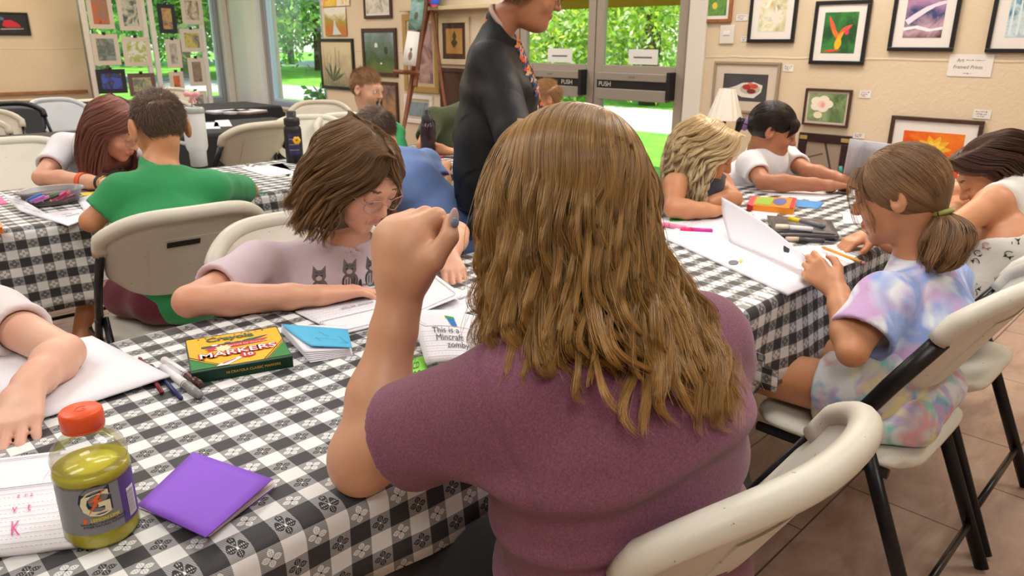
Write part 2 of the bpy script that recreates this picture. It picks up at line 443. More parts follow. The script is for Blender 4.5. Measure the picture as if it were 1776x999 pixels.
for i, (x, y) in enumerate([(6.0, 8.7), (6.3, 9.5), (6.1, 10.2), (6.8, 9.0), (6.9, 10.0)]):
    t = empty('garden_shrub', 'low leafy shrub growing right outside the tall window', 'shrub', (x, y, -.1), 0, 'shrubs under the tall window')
    linkobj('foliage', foliage_mesh('foliage', [(0, 0, .38, .34, .34, .40)], 420, .07, LD, 40+i), None, t)
    MB().tube([(0, 0, 0), (.02, 0, .3), (.0, .03, .6)], .015, 6).build('stem', BARK, t)
# yellow awning over the entrance outside
aw = MB(); aw.grid(lambda a, b: (5.1+1.2*a, 2.6+4.0*b, 2.24-.46*a+.01*math.sin(b*60)), 6, 40); aw.grid(lambda a, b: (6.3, 2.6+4.0*b, 1.78-.145*a), 3, 40)
ao = aw.build('entrance_awning', mat('yellow_canvas', '#f2b414', .7)); sm = ao.modifiers.new('s', 'SOLIDIFY'); sm.thickness = .01
tag(ao, 'yellow canvas awning sloping out above the glass doors', 'awning')
# ------------------------------------------------------------------ tables
def gingham():
    m = bpy.data.materials.new('gingham_cloth'); N = NT(m); b = N.b
    uv = N.n.new('ShaderNodeUVMap'); sp = N.n.new('ShaderNodeSeparateXYZ'); N.l(uv.outputs[0], sp.inputs[0])
    S = .0295
    u = N.math('DIVIDE', sp.outputs[0], S); v = N.math('DIVIDE', sp.outputs[1], S*.905)
    bu = N.math('LESS_THAN', N.math('FRACT', N.math('MULTIPLY', u, .5)), .5); bv = N.math('LESS_THAN', N.math('FRACT', N.math('MULTIPLY', v, .5)), .5)
    both = N.math('MULTIPLY', bu, bv); none = N.math('MULTIPLY', N.math('SUBTRACT', 1, bu), N.math('SUBTRACT', 1, bv))
    fu = N.math('SUBTRACT', N.math('FRACT', u), .5); fv = N.math('SUBTRACT', N.math('FRACT', v), .5)
    au = N.math('ABSOLUTE', fu); av = N.math('ABSOLUTE', fv)
    big = N.math('MAXIMUM', au, av); sml = N.math('MINIMUM', au, av)
    # petal: lens around (.235, 0) pointing outwards, in the four directions
    dx = N.math('DIVIDE', N.math('ABSOLUTE', N.math('SUBTRACT', big, .24)), .19)
    w_ = N.math('MULTIPLY', N.math('SUBTRACT', 1, N.math('POWER', dx, 2.0)), .150)
    pet = N.math('LESS_THAN', sml, w_)
    dots = N.math('LESS_THAN', N.math('ADD', N.math('POWER', N.math('SUBTRACT', N.math('FRACT', N.math('MULTIPLY', fu, 12)), .5), 2), N.math('POWER', N.math('SUBTRACT', N.math('FRACT', N.math('MULTIPLY', fv, 12)), .5), 2)), .07)
    dots = N.math('MULTIPLY', dots, N.math('LESS_THAN', N.math('ADD', sml, .045), w_))
    ctr = N.math('LESS_THAN', N.math('ADD', N.math('POWER', fu, 2), N.math('POWER', fv, 2)), .0022)
    black = srgb('#17171d'); white = srgb('#ebebea')
    # woven grey: fine threads of black and white
    th_ = N.math('LESS_THAN', N.math('FRACT', N.math('MULTIPLY', N.math('ADD', u, v), 11)), .5)
    hat = N.math('ADD', .26, N.math('MULTIPLY', th_, .22))
    grey = N.mix(hat, black, white)
    inv = N.mix(bu, black, white)      # motif colour: column black -> white motif on the grey
    opp = N.mix(bu, white, black)
    motif = N.mix(dots, N.mix(.03, inv, opp), N.mix(.75, inv, opp))
    c = N.mix(pet, grey, motif); c = N.mix(ctr, c, opp)
    c = N.mix(none, c, white); c = N.mix(both, c, N.mix(.05, black, white))
    N.l(c, b.inputs['Base Color']); b.inputs['Roughness'].default_value = .5; b.inputs['Specular IOR Level'].default_value = .25
    n = N.noise(260, 2, sc=(1, .25, 1)); n2 = N.noise(5, 3)
    N.bump(N.math('ADD', N.math('MULTIPLY', n, .06), N.math('MULTIPLY', n2, .35)), .35, .006)
    return m
GING = gingham()
BLACKCLOTH = mat('black_cloth', '#101013', .7, bump=.3, bscale=12, bdist=.01)
def cloth(name, label, x0, x1, y0, y1, z, drops, m, group=None, off=(0, 0), seed=0, cat='tablecloth', corner=(.55, .55, 1, .35)):
    """draped cloth; drops = (left, right, near, far) hang lengths. UV holds distance along the cloth in metres."""
    R = .022
    def axis(lo, hi, dl, dh, st=.03):
        s = [lo-dl+i*(dl)/max(1, int(dl/.03)) for i in range(max(1, int(dl/.03)))]
        s += [lo+R*PI/2*k/6 for k in range(0, 7)]
        n = int((hi-lo)/.06); s += [lo+.06+(hi-lo-.12)*i/n for i in range(n+1)]
        s += [hi-R*PI/2*(6-k)/6 for k in range(0, 7)]
        s += [hi+dh*(i+1)/max(1, int(dh/.03)) for i in range(max(1, int(dh/.03)))]
        return sorted(set(round(q, 5) for q in s))
    xs = axis(x0, x1, drops[0], drops[1]); ys = axis(y0, y1, drops[2], drops[3])
    def fold(s, lo, hi):      # arc length coordinate -> (position, drop below top)
        A = R*PI/2
        if s < lo+A:
            if s < lo: return lo, R+(lo-s)
            t = (s-lo)/R; return lo+R*(1-math.cos(t)), R*(1-math.sin(t))
        if s > hi-A:
            if s > hi: return hi, R+(s-hi)
            t = (hi-s)/R; return hi-R*(1-math.cos(t)), R*(1-math.sin(t))
        return s, 0
    bm = bmesh.new(); uvl = bm.loops.layers.uv.new('UVMap'); rows = []; uvd = {}
    for sx in xs:
        row = []
        for sy in ys:
            px, dx = fold(sx, x0, x1); py, dy = fold(sy, y0, y1)
            dz = max(dx, dy) if min(dx, dy) <= R else max(dx, dy)
            # both axes hang: corner cone, pushed outward
            q = 0
            if dx > R and dy > R:
                q = min(dx, dy)-R; dz = R+(max(dx, dy)-R)*corner[2]+q*corner[3]
            elif dx > 0 and dy > 0: dz = math.hypot(dx, dy) if max(dx, dy) <= R else max(dx, dy)
            ox = (-1 if sx < (x0+x1)/2 else 1)*q*corner[0]; oy = (-1 if sy < (y0+y1)/2 else 1)*q*corner[1]
            wv = 0
            if dy > R and dx <= R: wv = (dy-R)*(.10*math.sin(sx*9+seed)+.06*math.sin(sx*23+seed*2)); oy += (-1 if sy < (y0+y1)/2 else 1)*(wv+(dy-R)*.12)
            if dx > R and dy <= R: wv = (dx-R)*(.10*math.sin(sy*11+seed)+.05*math.sin(sy*25)); ox += (-1 if sx < (x0+x1)/2 else 1)*(wv+(dx-R)*.12)
            v = bm.verts.new((px+ox, py+oy, z-dz)); uvd[v] = (sx+off[0], sy+off[1]); row.append(v)
        rows.append(row)
    for i in range(len(xs)-1):
        for j in range(len(ys)-1):
            f = bm.faces.new((rows[i][j], rows[i+1][j], rows[i+1][j+1], rows[i][j+1])); f.smooth = True
            for lp in f.loops: lp[uvl].uv = uvd[lp.vert]
    me = bpy.data.meshes.new(name); bm.to_mesh(me); bm.free()
    o = linkobj(name, me, m); sm = o.modifiers.new('t', 'SOLIDIFY'); sm.thickness = .0015; sm.offset = 1
    return tag(o, label, cat, group)
GREYT = mat('grey_table_plastic', '#8c8c8e', .5)
STEEL = mat('grey_steel', '#55565a', .35, .8)
BLACKM = mat('black_enamel', '#17171a', .33, .2)
def folding_table(label, x0, x1, y0, y1, z=.742):
    cx, cy = (x0+x1)/2, (y0+y1)/2; L, W = (x1-x0)/2-.012, (y1-y0)/2-.012
    t = empty('folding_table', label, 'table', (cx, cy, 0))
    MB().box(-L, L, -W, W, z-.045, z-.002, .01).build('tabletop', GREYT, t)
    for s in (-1, 1):
        for q in (-1, 1):
            MB().tube([(s*(L-.12), q*(W-.10), z-.045), (s*(L-.22), q*(W-.08), .012)], .013, 10).box(s*(L-.22)-.018, s*(L-.22)+.018, q*(W-.08)-.018, q*(W-.08)+.018, 0, .014, .004).build('leg', BLACKM, t)
        MB().tube([(s*(L-.20), -(W-.08), .16), (s*(L-.20), (W-.08), .16)], .010, 8).build('crossbar', BLACKM, t)
    return t
TZ = .7465
folding_table('folding table under the checked cloth beside the woman in the maroon shirt', -.45, 1.372, .689, 1.452)
cloth('checked_tablecloth', 'black and white checked cloth on the nearest table, carrying the bottle and marker box', -.45, 1.375, .689, 1.455, TZ, (.16, .17, .105, .15), GING, off=(.0065, -.0105), seed=1, corner=(.10, .85, .75, .05))
folding_table('folding table under the checked cloth where the girl in tie-dye sits', 1.392, 3.21, .689, 1.452)
cloth('checked_tablecloth', 'black and white checked cloth on the table under the large open drawing pad', 1.388, 3.215, .686, 1.455, TZ+.002, (.015, .16, .20, .16), GING, off=(0, .011), seed=4)
folding_table('folding table under the checked cloth in front of the boy in green seen from behind', -.28, 1.545, 2.585, 3.335)
cloth('checked_tablecloth', 'black and white checked cloth on the left table holding the tub of coloured pencils', -.285, 1.55, 2.58, 3.34, TZ, (.2, .02, .24, .18), GING, off=(.01, .02), seed=2)
folding_table('folding table under the checked cloth reached by the boy in blue', 1.57, 3.39, 2.585, 3.335)
cloth('checked_tablecloth', 'black and white checked cloth on the table where the boy in blue leans', 1.553, 3.395, 2.58, 3.34, TZ+.002, (.015, .2, .2, .18), GING, off=(.01, .02), seed=3)
folding_table('folding table under black cloth behind the white tumbler', .95, 2.77, 4.62, 5.37)
cloth('black_tablecloth', 'black cloth on the back table behind the white tumbler and its papers', .945, 2.775, 4.615, 5.375, TZ, (.3, .3, .3, .3), BLACKCLOTH, seed=5)
folding_table('folding table under black cloth near the window corner', 2.15, 3.35, 6.3, 7.0)
cloth('black_tablecloth', 'black cloth on the table standing before the windows at the room corner', 2.145, 3.355, 6.295, 7.005, TZ, (.3, .3, .3, .3), BLACKCLOTH, seed=6)
folding_table('folding table under black cloth at the yellow wall', -.1, 1.72, 7.25, 8.0)
cloth('black_tablecloth', 'black cloth on the table loaded with paper piles along the yellow wall', -.105, 1.725, 7.245, 8.005, TZ, (.3, .3, .3, .3), BLACKCLOTH, seed=7)

# ------------------------------------------------------------------ folding chairs
def molded(name, col):
    m = bpy.data.materials.new(name); N = NT(m); b = N.b; b.inputs['Roughness'].default_value = .42
    sp = N.math('GREATER_THAN', N.noise(95, 2), .735)
    dirt = N.noise(4, 4, rough=.6)
    c = N.mix(N.math('MULTIPLY', N.math('MAXIMUM', N.math('SUBTRACT', dirt, .52), 0), 1.2), srgb(col), srgb('#a99873'))
    c = N.mix(N.math('MULTIPLY', sp, .55), c, srgb('#5a5048')); N.l(c, b.inputs['Base Color'])
    N.bump(N.noise(900, 2), .12, .0008); return m
MOLD = {'white': molded('molded_white_plastic', '#dcd8ca'), 'bone': molded('molded_bone_plastic', '#cfc5b2'), 'grey': molded('molded_pale_grey_plastic', '#c3c6c9'), 'black': mat('molded_black_plastic', '#16161a', .4)}
def make_chair(label, col='white', loc=(0, 0, 0), rz=0, detail=1, group='white folding chairs around the tables', badge=False):
    t = empty('folding_chair', label, 'chair', loc, rz, group)
    m = MOLD[col]; A = Vector
    W = .222
    def spine(z):       # y of the backrest at height z
        return -.57*(z-.45)
    def surf(u, v, off=0):
        zt = .842-.060*abs(u)**4.0; zb = .580+.055*abs(u)**4
        z = zb+(zt-zb)*v
        hw = W*(.90+.10*min(1, v*1.3))*(1-.10*(1-min(1, v/.22))**2.0)
        y = spine(z)-.052+.060*abs(u)**2.2
        return (u*hw, y+off, z)
    nu, nv = (29, 17) if detail else (13, 7)
    b = MB(); T = .016
    b.grid(lambda a, c: surf(2*a-1, c), nu, nv)
    b.grid(lambda a, c: surf(2*a-1, c, -T), nu, nv)
    for e in (0, 1): b.grid(lambda a, c: surf(2*a-1, e, -T*c), nu, 2); b.grid(lambda a, c: surf(2*e-1, a, -T*c), nv, 2)
    bmesh.ops.remove_doubles(b.bm, verts=b.bm.verts, dist=.0004)
    # rolled rim over the top edge and down the sides
    P = []; nr = 40 if detail else 18
    for i in range(nr+1):
        s = -1+2*i/nr
        P.append(s)
    pts = [surf(-1, .72, -T/2), surf(-1, .84, -T/2)]+[surf(max(-1, min(1, q*1.0)), 1, -T/2) for q in P]+[surf(1, .84, -T/2), surf(1, .72, -T/2)]
    b.tube(pts, .0205, 14, radii=[.0205]*len(pts), flat=1.0)
    back = b.build('backrest', m, t)
    if detail:
        pn = MB(); pn.grid(lambda a, c: surf(-.52+1.04*a, .02+.70*c, -T-.0035), 15, 9); pn.grid(lambda a, c: surf(-.52+1.04*a, .02+.70*c, -T+.001), 15, 9)
        for e in (0, 1):
            pn.grid(lambda a, c: surf(-.52+1.04*a, .02+.70*e, -T+.001-.0045*c), 15, 2); pn.grid(lambda a, c: surf(-.52+1.04*e, .02+.70*a, -T+.001-.0045*c), 9, 2)
        pn.build('back_panel', m, back)
    if badge:
        p = Vector(surf(-.12, .66, -T-.0058)); M = frameM(p, (-1, 0, 0), (0, -.57, 1))
        bd = MB().box(-.045, .045, -.009, .009, -.001, .001, M=M).build('maker_badge', BLACKP, back)
        text('LIFETIME', .016, mat('pale_letter', '#d8d2c4', .5), bd, M @ Matrix.Translation((0, 0, .0014)))
    # seat: rounded slab dished in the middle
    b = MB()
    def seat(a, c, top=True):
        x = (2*a-1); y = (2*c-1); k = (1-.10*abs(x)**6*abs(y)**6)
        X_ = x*.216*(1-.06*abs(y)**8)*k; Y_ = .022+y*.190*(1-.06*abs(x)**8)*k
        e = max(abs(x), abs(y))**10
        return (X_, Y_, (.452-.012*(1-x*x)*(1-y*y)-.012*e) if top else .420+.01*e)
    b.grid(lambda a, c: seat(a, c), 17, 17); b.grid(lambda a, c: seat(a, c, False), 17, 17)
    for e in (0, 1):
        b.grid(lambda a, c: [p*(1-c)+q*c for p, q in zip(seat(a, e), seat(a, e, False))], 17, 3)
        b.grid(lambda a, c: [p*(1-c)+q*c for p, q in zip(seat(e, a), seat(e, a, False))], 17, 3)
    bmesh.ops.remove_doubles(b.bm, verts=b.bm.verts, dist=.0004)
    b.build('seat', m, t)
    for s in (-1, 1):
        x = s*.228
        top = surf(s, .80, -T/2)
        lg = MB().tube([(s*.222, .2535, .006), (s*.227, 0, .45), (s*.227, spine(.62), .62), (top[0], top[1], top[2]-.01)], .0185, 12, flat=.55, up=(0, 1, 0))
        lg.build('leg', BLACKM, t)
        lg = MB().tube([(s*.212, -.045, .52), (s*.228, -.262, .006)], .0175, 12, flat=.55, up=(0, 1, 0)).build('leg', BLACKM, t)
        MB().tube([(s*.208, -.045, .515), (s*.240, -.045, .515)], .008, 8).build('pivot_bolt', STEEL, lg)
        MB().tube([(s*.209, .18, .415), (s*.209, -.12, .415)], .012, 8, up=(1, 0, 0)).build('side_rail', BLACKM, t)
    MB().tube([(-.222, -.214, .12), (.222, -.214, .12)], .009, 8).build('crossbar', BLACKM, t)
    MB().tube([(-.222, .197, .10), (.222, .197, .10)], .009, 8).build('crossbar', BLACKM, t)
    return t
d2r = math.radians
CH = [   # label, colour, x, y, rotation, badge    (local +y is where the sitter faces)
 ('white folding chair the woman in the maroon shirt sits on, largest in view', 'white', .775, .535, -2, False),
 ('white folding chair under the girl in tie-dye', 'white', 1.752, .522, 0, False),
 ('white folding chair of the girl in the white tank top, cut by the picture edge', 'white', 2.27, .53, 0, False),
 ('white folding chair behind the boy in green, its maker badge showing', 'white', .80, 2.30, -3, True),
 ('white folding chair of the girl with glasses and the kitten shirt', 'white', .90, 1.50, 176, False),
 ('white folding chair of the girl with long reddish hair', 'white', .80, 3.85, 178, False),
 ('bone folding chair seen from behind between the tumbler and the black bottle', 'bone', 1.97, 4.28, 10, False),
 ('bone folding chair partly hidden behind the black bottle', 'white', 2.32, 3.98, 160, False),
 ('bone folding chair on the far side of the black table below the tall window', 'bone', 3.00, 5.05, 150, False),
 ('bone folding chair behind the pink bow of the tumbler', 'bone', 2.22, 5.85, 175, False),
 ('pale grey folding chair before the paper piles', 'grey', 1.74, 6.62, 195, False),
 ('bone folding chair below the hanging prints', 'bone', 2.95, 7.45, 190, False),
 ('white folding chair behind the boy with the open mouth', 'white', 2.64, 3.95, 178, False),
 ('white folding chair of the boy in blue', 'white', 1.95, 2.06, 0, False),
 ('white folding chair of the girl with curly blonde hair', 'white', 2.16, 1.88, 176, False),
 ('white folding chair at the left edge behind the black chair', 'bone', .98, 5.72, 170, False),
 ('folding chair at the left edge, low behind the first table', 'bone', .86, 5.25, 185, False),
 ('black folding chair among the pale ones by the yellow wall', 'black', 1.33, 6.42, 183, False),
]
for la, co, x, y, rz, bd in CH:
    make_chair(la, co, (x, y, 0), d2r(rz), 1 if y < 4.5 else 0, badge=bd)
# ------------------------------------------------------------------ body modelling (smooth field -> one continuous surface)
A3 = lambda p: np.array(p, dtype=float)
def unit(v): v = A3(v); return v/max(1e-9, np.linalg.norm(v))
class Field:
    def __init__(s): s.p = []
    def cone(s, a, b, r0, r1=None, k=.015, op='add', axis=None, sc=1.0):
        s.p.append(('cone', A3(a), A3(b), r0, r1 if r1 is not None else r0, k, op, None if axis is None else unit(axis), sc)); return s
    def ell(s, c, r, B=None, k=.015, op='add'):
        r = A3(r) if hasattr(r, '__len__') else A3([r]*3)
        s.p.append(('ell', A3(c), r, np.eye(3) if B is None else B, k, op)); return s
    def disc(s, p, n, R, k=.002):        # removes what lies beyond a plane, near p
        s.p.append(('disc', A3(p), unit(n), R, k, 'sub')); return s
    def bounds(s):
        lo = np.full(3, 1e9); hi = -lo
        for q in s.p:
            if (q[6] if q[0] == 'cone' else q[5]) == 'sub': continue
            if q[0] == 'cone':
                m = max(q[3], q[4])*max(1, q[8])
                lo = np.minimum(lo, np.minimum(q[1], q[2])-m); hi = np.maximum(hi, np.maximum(q[1], q[2])+m)
            else:
                m = q[2].max(); lo = np.minimum(lo, q[1]-m); hi = np.maximum(hi, q[1]+m)
        return lo, hi
    def field(s, h):
        lo, hi = s.bounds(); lo = lo-3*h; hi = hi+3*h
        n = np.ceil((hi-lo)/h).astype(int)+1
        F = np.full(n, .1, dtype=np.float32)
        ax = [lo[i]+h*np.arange(n[i]) for i in range(3)]
        for q in s.p:
            if q[0] == 'cone': m = max(q[3], q[4])*max(1, q[8]); a0 = np.minimum(q[1], q[2])-m; a1 = np.maximum(q[1], q[2])+m; k = q[5]; op = q[6]
            elif q[0] == 'ell': m = q[2].max(); a0 = q[1]-m; a1 = q[1]+m; k = q[4]; op = q[5]
            else: a0 = q[1]-q[3]; a1 = q[1]+q[3]; k = q[4]; op = 'sub'
            pad = k+3*h
            i0 = np.maximum(0, np.floor((a0-pad-lo)/h).astype(int)); i1 = np.minimum(n, np.ceil((a1+pad-lo)/h).astype(int)+1)
            if (i1 <= i0).any(): continue
            X = ax[0][i0[0]:i1[0]][:, None, None]; Y = ax[1][i0[1]:i1[1]][None, :, None]; Z = ax[2][i0[2]:i1[2]][None, None, :]
            if q[0] == 'cone':
                a, b = q[1], q[2]; ab = b-a
                px, py, pz = X-a[0], Y-a[1], Z-a[2]
                if q[7] is not None:
                    nx = q[7]; dd = (px*nx[0]+py*nx[1]+pz*nx[2])*(1/q[8]-1)
                    px = px+nx[0]*dd; py = py+nx[1]*dd; pz = pz+nx[2]*dd
                    ab = ab+nx*(ab@nx)*(1/q[8]-1)
                L = ab@ab+1e-12
                t = np.clip((px*ab[0]+py*ab[1]+pz*ab[2])/L, 0, 1)
                d = np.sqrt((px-t*ab[0])**2+(py-t*ab[1])**2+(pz-t*ab[2])**2)-(q[3]+(q[4]-q[3])*t)
            elif q[0] == 'ell':
                c, r, B = q[1], q[2], q[3]
                px, py, pz = X-c[0], Y-c[1], Z-c[2]
                l = [px*B[0, i]+py*B[1, i]+pz*B[2, i] for i in range(3)]
                k0 = np.sqrt(sum((l[i]/r[i])**2 for i in range(3))); k1 = np.sqrt(sum((l[i]/r[i]**2)**2 for i in range(3)))+1e-9
                d = k0*(k0-1)/k1
            else:
                c, nn, R = q[1], q[2], q[3]
                px, py, pz = X-c[0], Y-c[1], Z-c[2]
                d = np.maximum(-(px*nn[0]+py*nn[1]+pz*nn[2]), np.sqrt(px*px+py*py+pz*pz)-R)
            S = F[i0[0]:i1[0], i0[1]:i1[1], i0[2]:i1[2]]
            if op == 'add':
                e = np.maximum(k-np.abs(S-d), 0)/max(k, 1e-6); F[i0[0]:i1[0], i0[1]:i1[1], i0[2]:i1[2]] = np.minimum(S, d)-e*e*k*.25
            else:
                d = -d; e = np.maximum(k-np.abs(S-d), 0)/max(k, 1e-6); F[i0[0]:i1[0], i0[1]:i1[1], i0[2]:i1[2]] = np.maximum(S, d)+e*e*k*.25
        return F, lo
    def surface(s, h):
        F, lo = s.field(h); n = np.array(F.shape)
        ins = F < 0
        c = [ins[dx:n[0]-1+dx, dy:n[1]-1+dy, dz:n[2]-1+dz] for dx in (0, 1) for dy in (0, 1) for dz in (0, 1)]
        al = np.logical_and.reduce(c); an = np.logical_or.reduce(c); act = an & ~al
        I = np.argwhere(act); idx = np.full(act.shape, -1, dtype=np.int32); idx[act] = np.arange(len(I))
        P = np.zeros((len(I), 3)); W = np.zeros(len(I))
        corners = [(dx, dy, dz) for dx in (0, 1) for dy in (0, 1) for dz in (0, 1)]
        val = {q: F[I[:, 0]+q[0], I[:, 1]+q[1], I[:, 2]+q[2]] for q in corners}
        for a in corners:
            for axx in range(3):
                if a[axx] == 0:
                    b = list(a); b[axx] = 1; b = tuple(b); va, vb = val[a], val[b]
                    cr = (va < 0) != (vb < 0); t = np.where(cr, va/(va-vb+1e-12), 0)
                    for i in range(3): P[:, i] += np.where(cr, a[i]+(t if i == axx else 0), 0)
                    W += cr
        P = (I+P/W[:, None])*h+lo
        Q = []
        for axx in range(3):
            o1, o2 = [(1, 2), (2, 0), (0, 1)][axx]
            sl0 = [slice(1, -1)]*3; sl1 = [slice(1, -1)]*3; sl0[axx] = slice(0, -1); sl1[axx] = slice(1, None)
            A_, B_ = ins[tuple(sl0)], ins[tuple(sl1)]
            for flip, mask in ((False, A_ & ~B_), (True, ~A_ & B_)):
                J = np.argwhere(mask)
                if not len(J): continue
                base = J.copy()
                for q in range(3):
                    if q != axx: base[:, q] += 1
                def at(d1, d2):
                    k = base.copy(); k[:, o1] -= d1; k[:, o2] -= d2; return idx[k[:, 0], k[:, 1], k[:, 2]]
                f = np.stack([at(0, 0), at(1, 0), at(1, 1), at(0, 1)], 1)
                Q.append(f[:, ::-1] if flip else f)
        Q = np.concatenate(Q); Q = Q[(Q >= 0).all(1)]
        return P, Q
    def build(s, name, mats, parent=None, h=.005, paint=(), disp=None, calm=(), smooth=1):
        P, Q = s.surface(h)
        for _ in range(smooth):      # relax the surface
            A_ = np.zeros_like(P); c_n = np.zeros(len(P))
            for i in range(4):
                j = (i+1) % 4
                for a_, b_ in ((i, j), (j, i)):
                    for ax in range(3): A_[:, ax] += np.bincount(Q[:, a_], P[Q[:, b_], ax], len(P))
                    c_n += np.bincount(Q[:, a_], minlength=len(P))
            P = P*.4+.6*A_/np.maximum(c_n, 1)[:, None]
        fc = P[Q].mean(1); mi = np.zeros(len(Q), dtype=np.int32)
        for pt in paint:
            c, r, m = pt[:3]
            if hasattr(r, '__len__'):
                B = pt[3]; l = (fc-A3(c))@B; mi[((l/A3(r))**2).sum(1) < 1] = m
            else: mi[((fc-A3(c))**2).sum(1) < r*r] = m
        if disp is not None:
            v1 = P[Q[:, 1]]-P[Q[:, 0]]; v2 = P[Q[:, 3]]-P[Q[:, 0]]; fn = np.cross(v1, v2); vn = np.zeros_like(P)
            for i in range(4): np.add.at(vn, Q[:, i], fn)
            vn /= np.linalg.norm(vn, axis=1)[:, None]+1e-12
            dv = disp(P)
            for cc, cr in calm: dv = dv*np.clip((np.linalg.norm(P-A3(cc), axis=1)-cr)/.04, 0, 1)
            P = P+vn*dv[:, None]
        if parent is not None:
            mi4 = np.array(inv_matrix(parent)); P = P@mi4[:3, :3].T+mi4[:3, 3]
        me = mesh_np(name, P, Q); me.polygons.foreach_set('material_index', mi)
        me.polygons.foreach_set('use_smooth', np.ones(len(Q), dtype=bool))
        return linkobj(name, me, mats, parent)
def inv_matrix(o):
    m = Matrix.Translation(o.location) @ o.rotation_euler.to_matrix().to_4x4()
    p = o.parent
    while p is not None:
        m = (Matrix.Translation(p.location) @ p.rotation_euler.to_matrix().to_4x4()) @ m; p = p.parent
    return m.inverted()
def folds(amp, dirs, seed=0, sharp=1.0):
    rng = np.random.RandomState(seed); ks = []
    for i in range(5):
        d = unit(A3(dirs)+rng.normal(size=3)*.45); ks.append((d*rng.uniform(35, 90), rng.uniform(0, 6.28), rng.uniform(.5, 1)))
    def f(P):
        q = P+.03*np.sin(P[:, [1, 2, 0]]*14+seed)
        v = sum(a*np.sin(q@k+ph) for k, ph, a in ks)/2.2
        msk = .35+.65*(np.sin(P@A3([9, 7, 11])+seed*1.7) > -.2)*.8
        return amp*v*msk
    return f
def basis(fwd, up, roll=0):
    f = unit(fwd); u = A3(up); u = unit(u-f*(u@f)); r = np.cross(f, u)      # r = the person's right
    if roll: cr, sr = math.cos(roll), math.sin(roll); u, r = u*cr+r*sr, r*cr-u*sr
    return np.stack([r, f, u], 1)       # columns: right, forward, up
def skinmat(name, c1, c2, sss=.12):
    m = bpy.data.materials.new(name); N = NT(m); b = N.b
    n = N.noise(9, 3); n2 = N.noise(240, 2)
    c = N.ramp(n, [(.35, srgb(c2)), (.65, srgb(c1))]); N.l(c, b.inputs['Base Color'])
    b.inputs['Roughness'].default_value = .47; b.inputs['Subsurface Weight'].default_value = sss; b.inputs['Subsurface Radius'].default_value = (.010, .0035, .0018)
    b.inputs['Subsurface Scale'].default_value = 1.0
    N.bump(n2, .10, .0006); return m
def head(f, c, B, s=1.0, mouth='closed', eyes='open', ear=1.0):
    """adds a head to field f; returns paint list (slots 1 lip, 2 brow, 3 mouth) and face anchors"""
    L = lambda x, y, z: A3(c)+B@(A3([x, y, z])*s)
    E = lambda p, r, k=.012, op='add': f.ell(L(*p), A3(r)*s, B, k*s, op)
    E((0, -.014, .030), (.074, .093, .085), .01)
    E((0, .028, -.025), (.061, .062, .078), .03)
    E((0, .030, -.072), (.046, .048, .040), .03)
    f.ell(L(0, .068, -.098), .017*s, None, .025*s)
    for q in (-1, 1):
        E((q*.034, .058, -.030), (.026, .024, .026), .02)
        E((q*.032, .099, .006), (.018, .016, .012), .012, 'sub')
        E((q*.031, .0785, .004), (.0135, .0125, .0125), .003)     # eyelid over the ball
        E((q*(.078+.006*(ear-1)*5), -.008, -.006), (.008*ear, .019*ear, .030*ear), .006); E((q*.083, -.002, .000), (.006, .010, .016), .004, 'sub')
        f.cone(L(q*.079, -.016, .018), L(q*.079, -.022, -.014), .0055*s, .005*s, .004*s)
    f.cone(L(-.028, .083, .024), L(.028, .083, .024), .010*s, .010*s, .018*s)
    f.cone(L(0, .088, .012), L(0, .106, -.026), .006*s, .0105*s, .010*s)
    for q in (-1, 1): f.ell(L(q*.010, .098, -.029), .0078*s, None, .006*s)
    P = []
    if mouth == 'open':
        E((0, .095, -.066), (.014, .03, .017), .005, 'sub'); P.append((L(0, .075, -.066), (.0135*s, .024*s, .0165*s), 3, B)); P.append((L(0, .094, -.066), (.019*s, .013*s, .0215*s), 1, B)); P = P[::-1]
    else:
        f.cone(L(-.017, .090, -.0575), L(.017, .090, -.0575), .0052*s, .0052*s, .004*s); f.cone(L(-.014, .089, -.0665), L(.014, .089, -.0665), .0062*s, .0062*s, .004*s)
        E((0, .103, -.0618), (.024, .010, .0016), .002, 'sub')
        P.append((L(0, .094, -.062), (.0195*s, .012*s, .0085*s), 1, B))
    for q in (-1, 1): P.append((L(q*.031, .089, .030), (.0165*s, .012*s, .0026*s), 2, B))
    return P, L
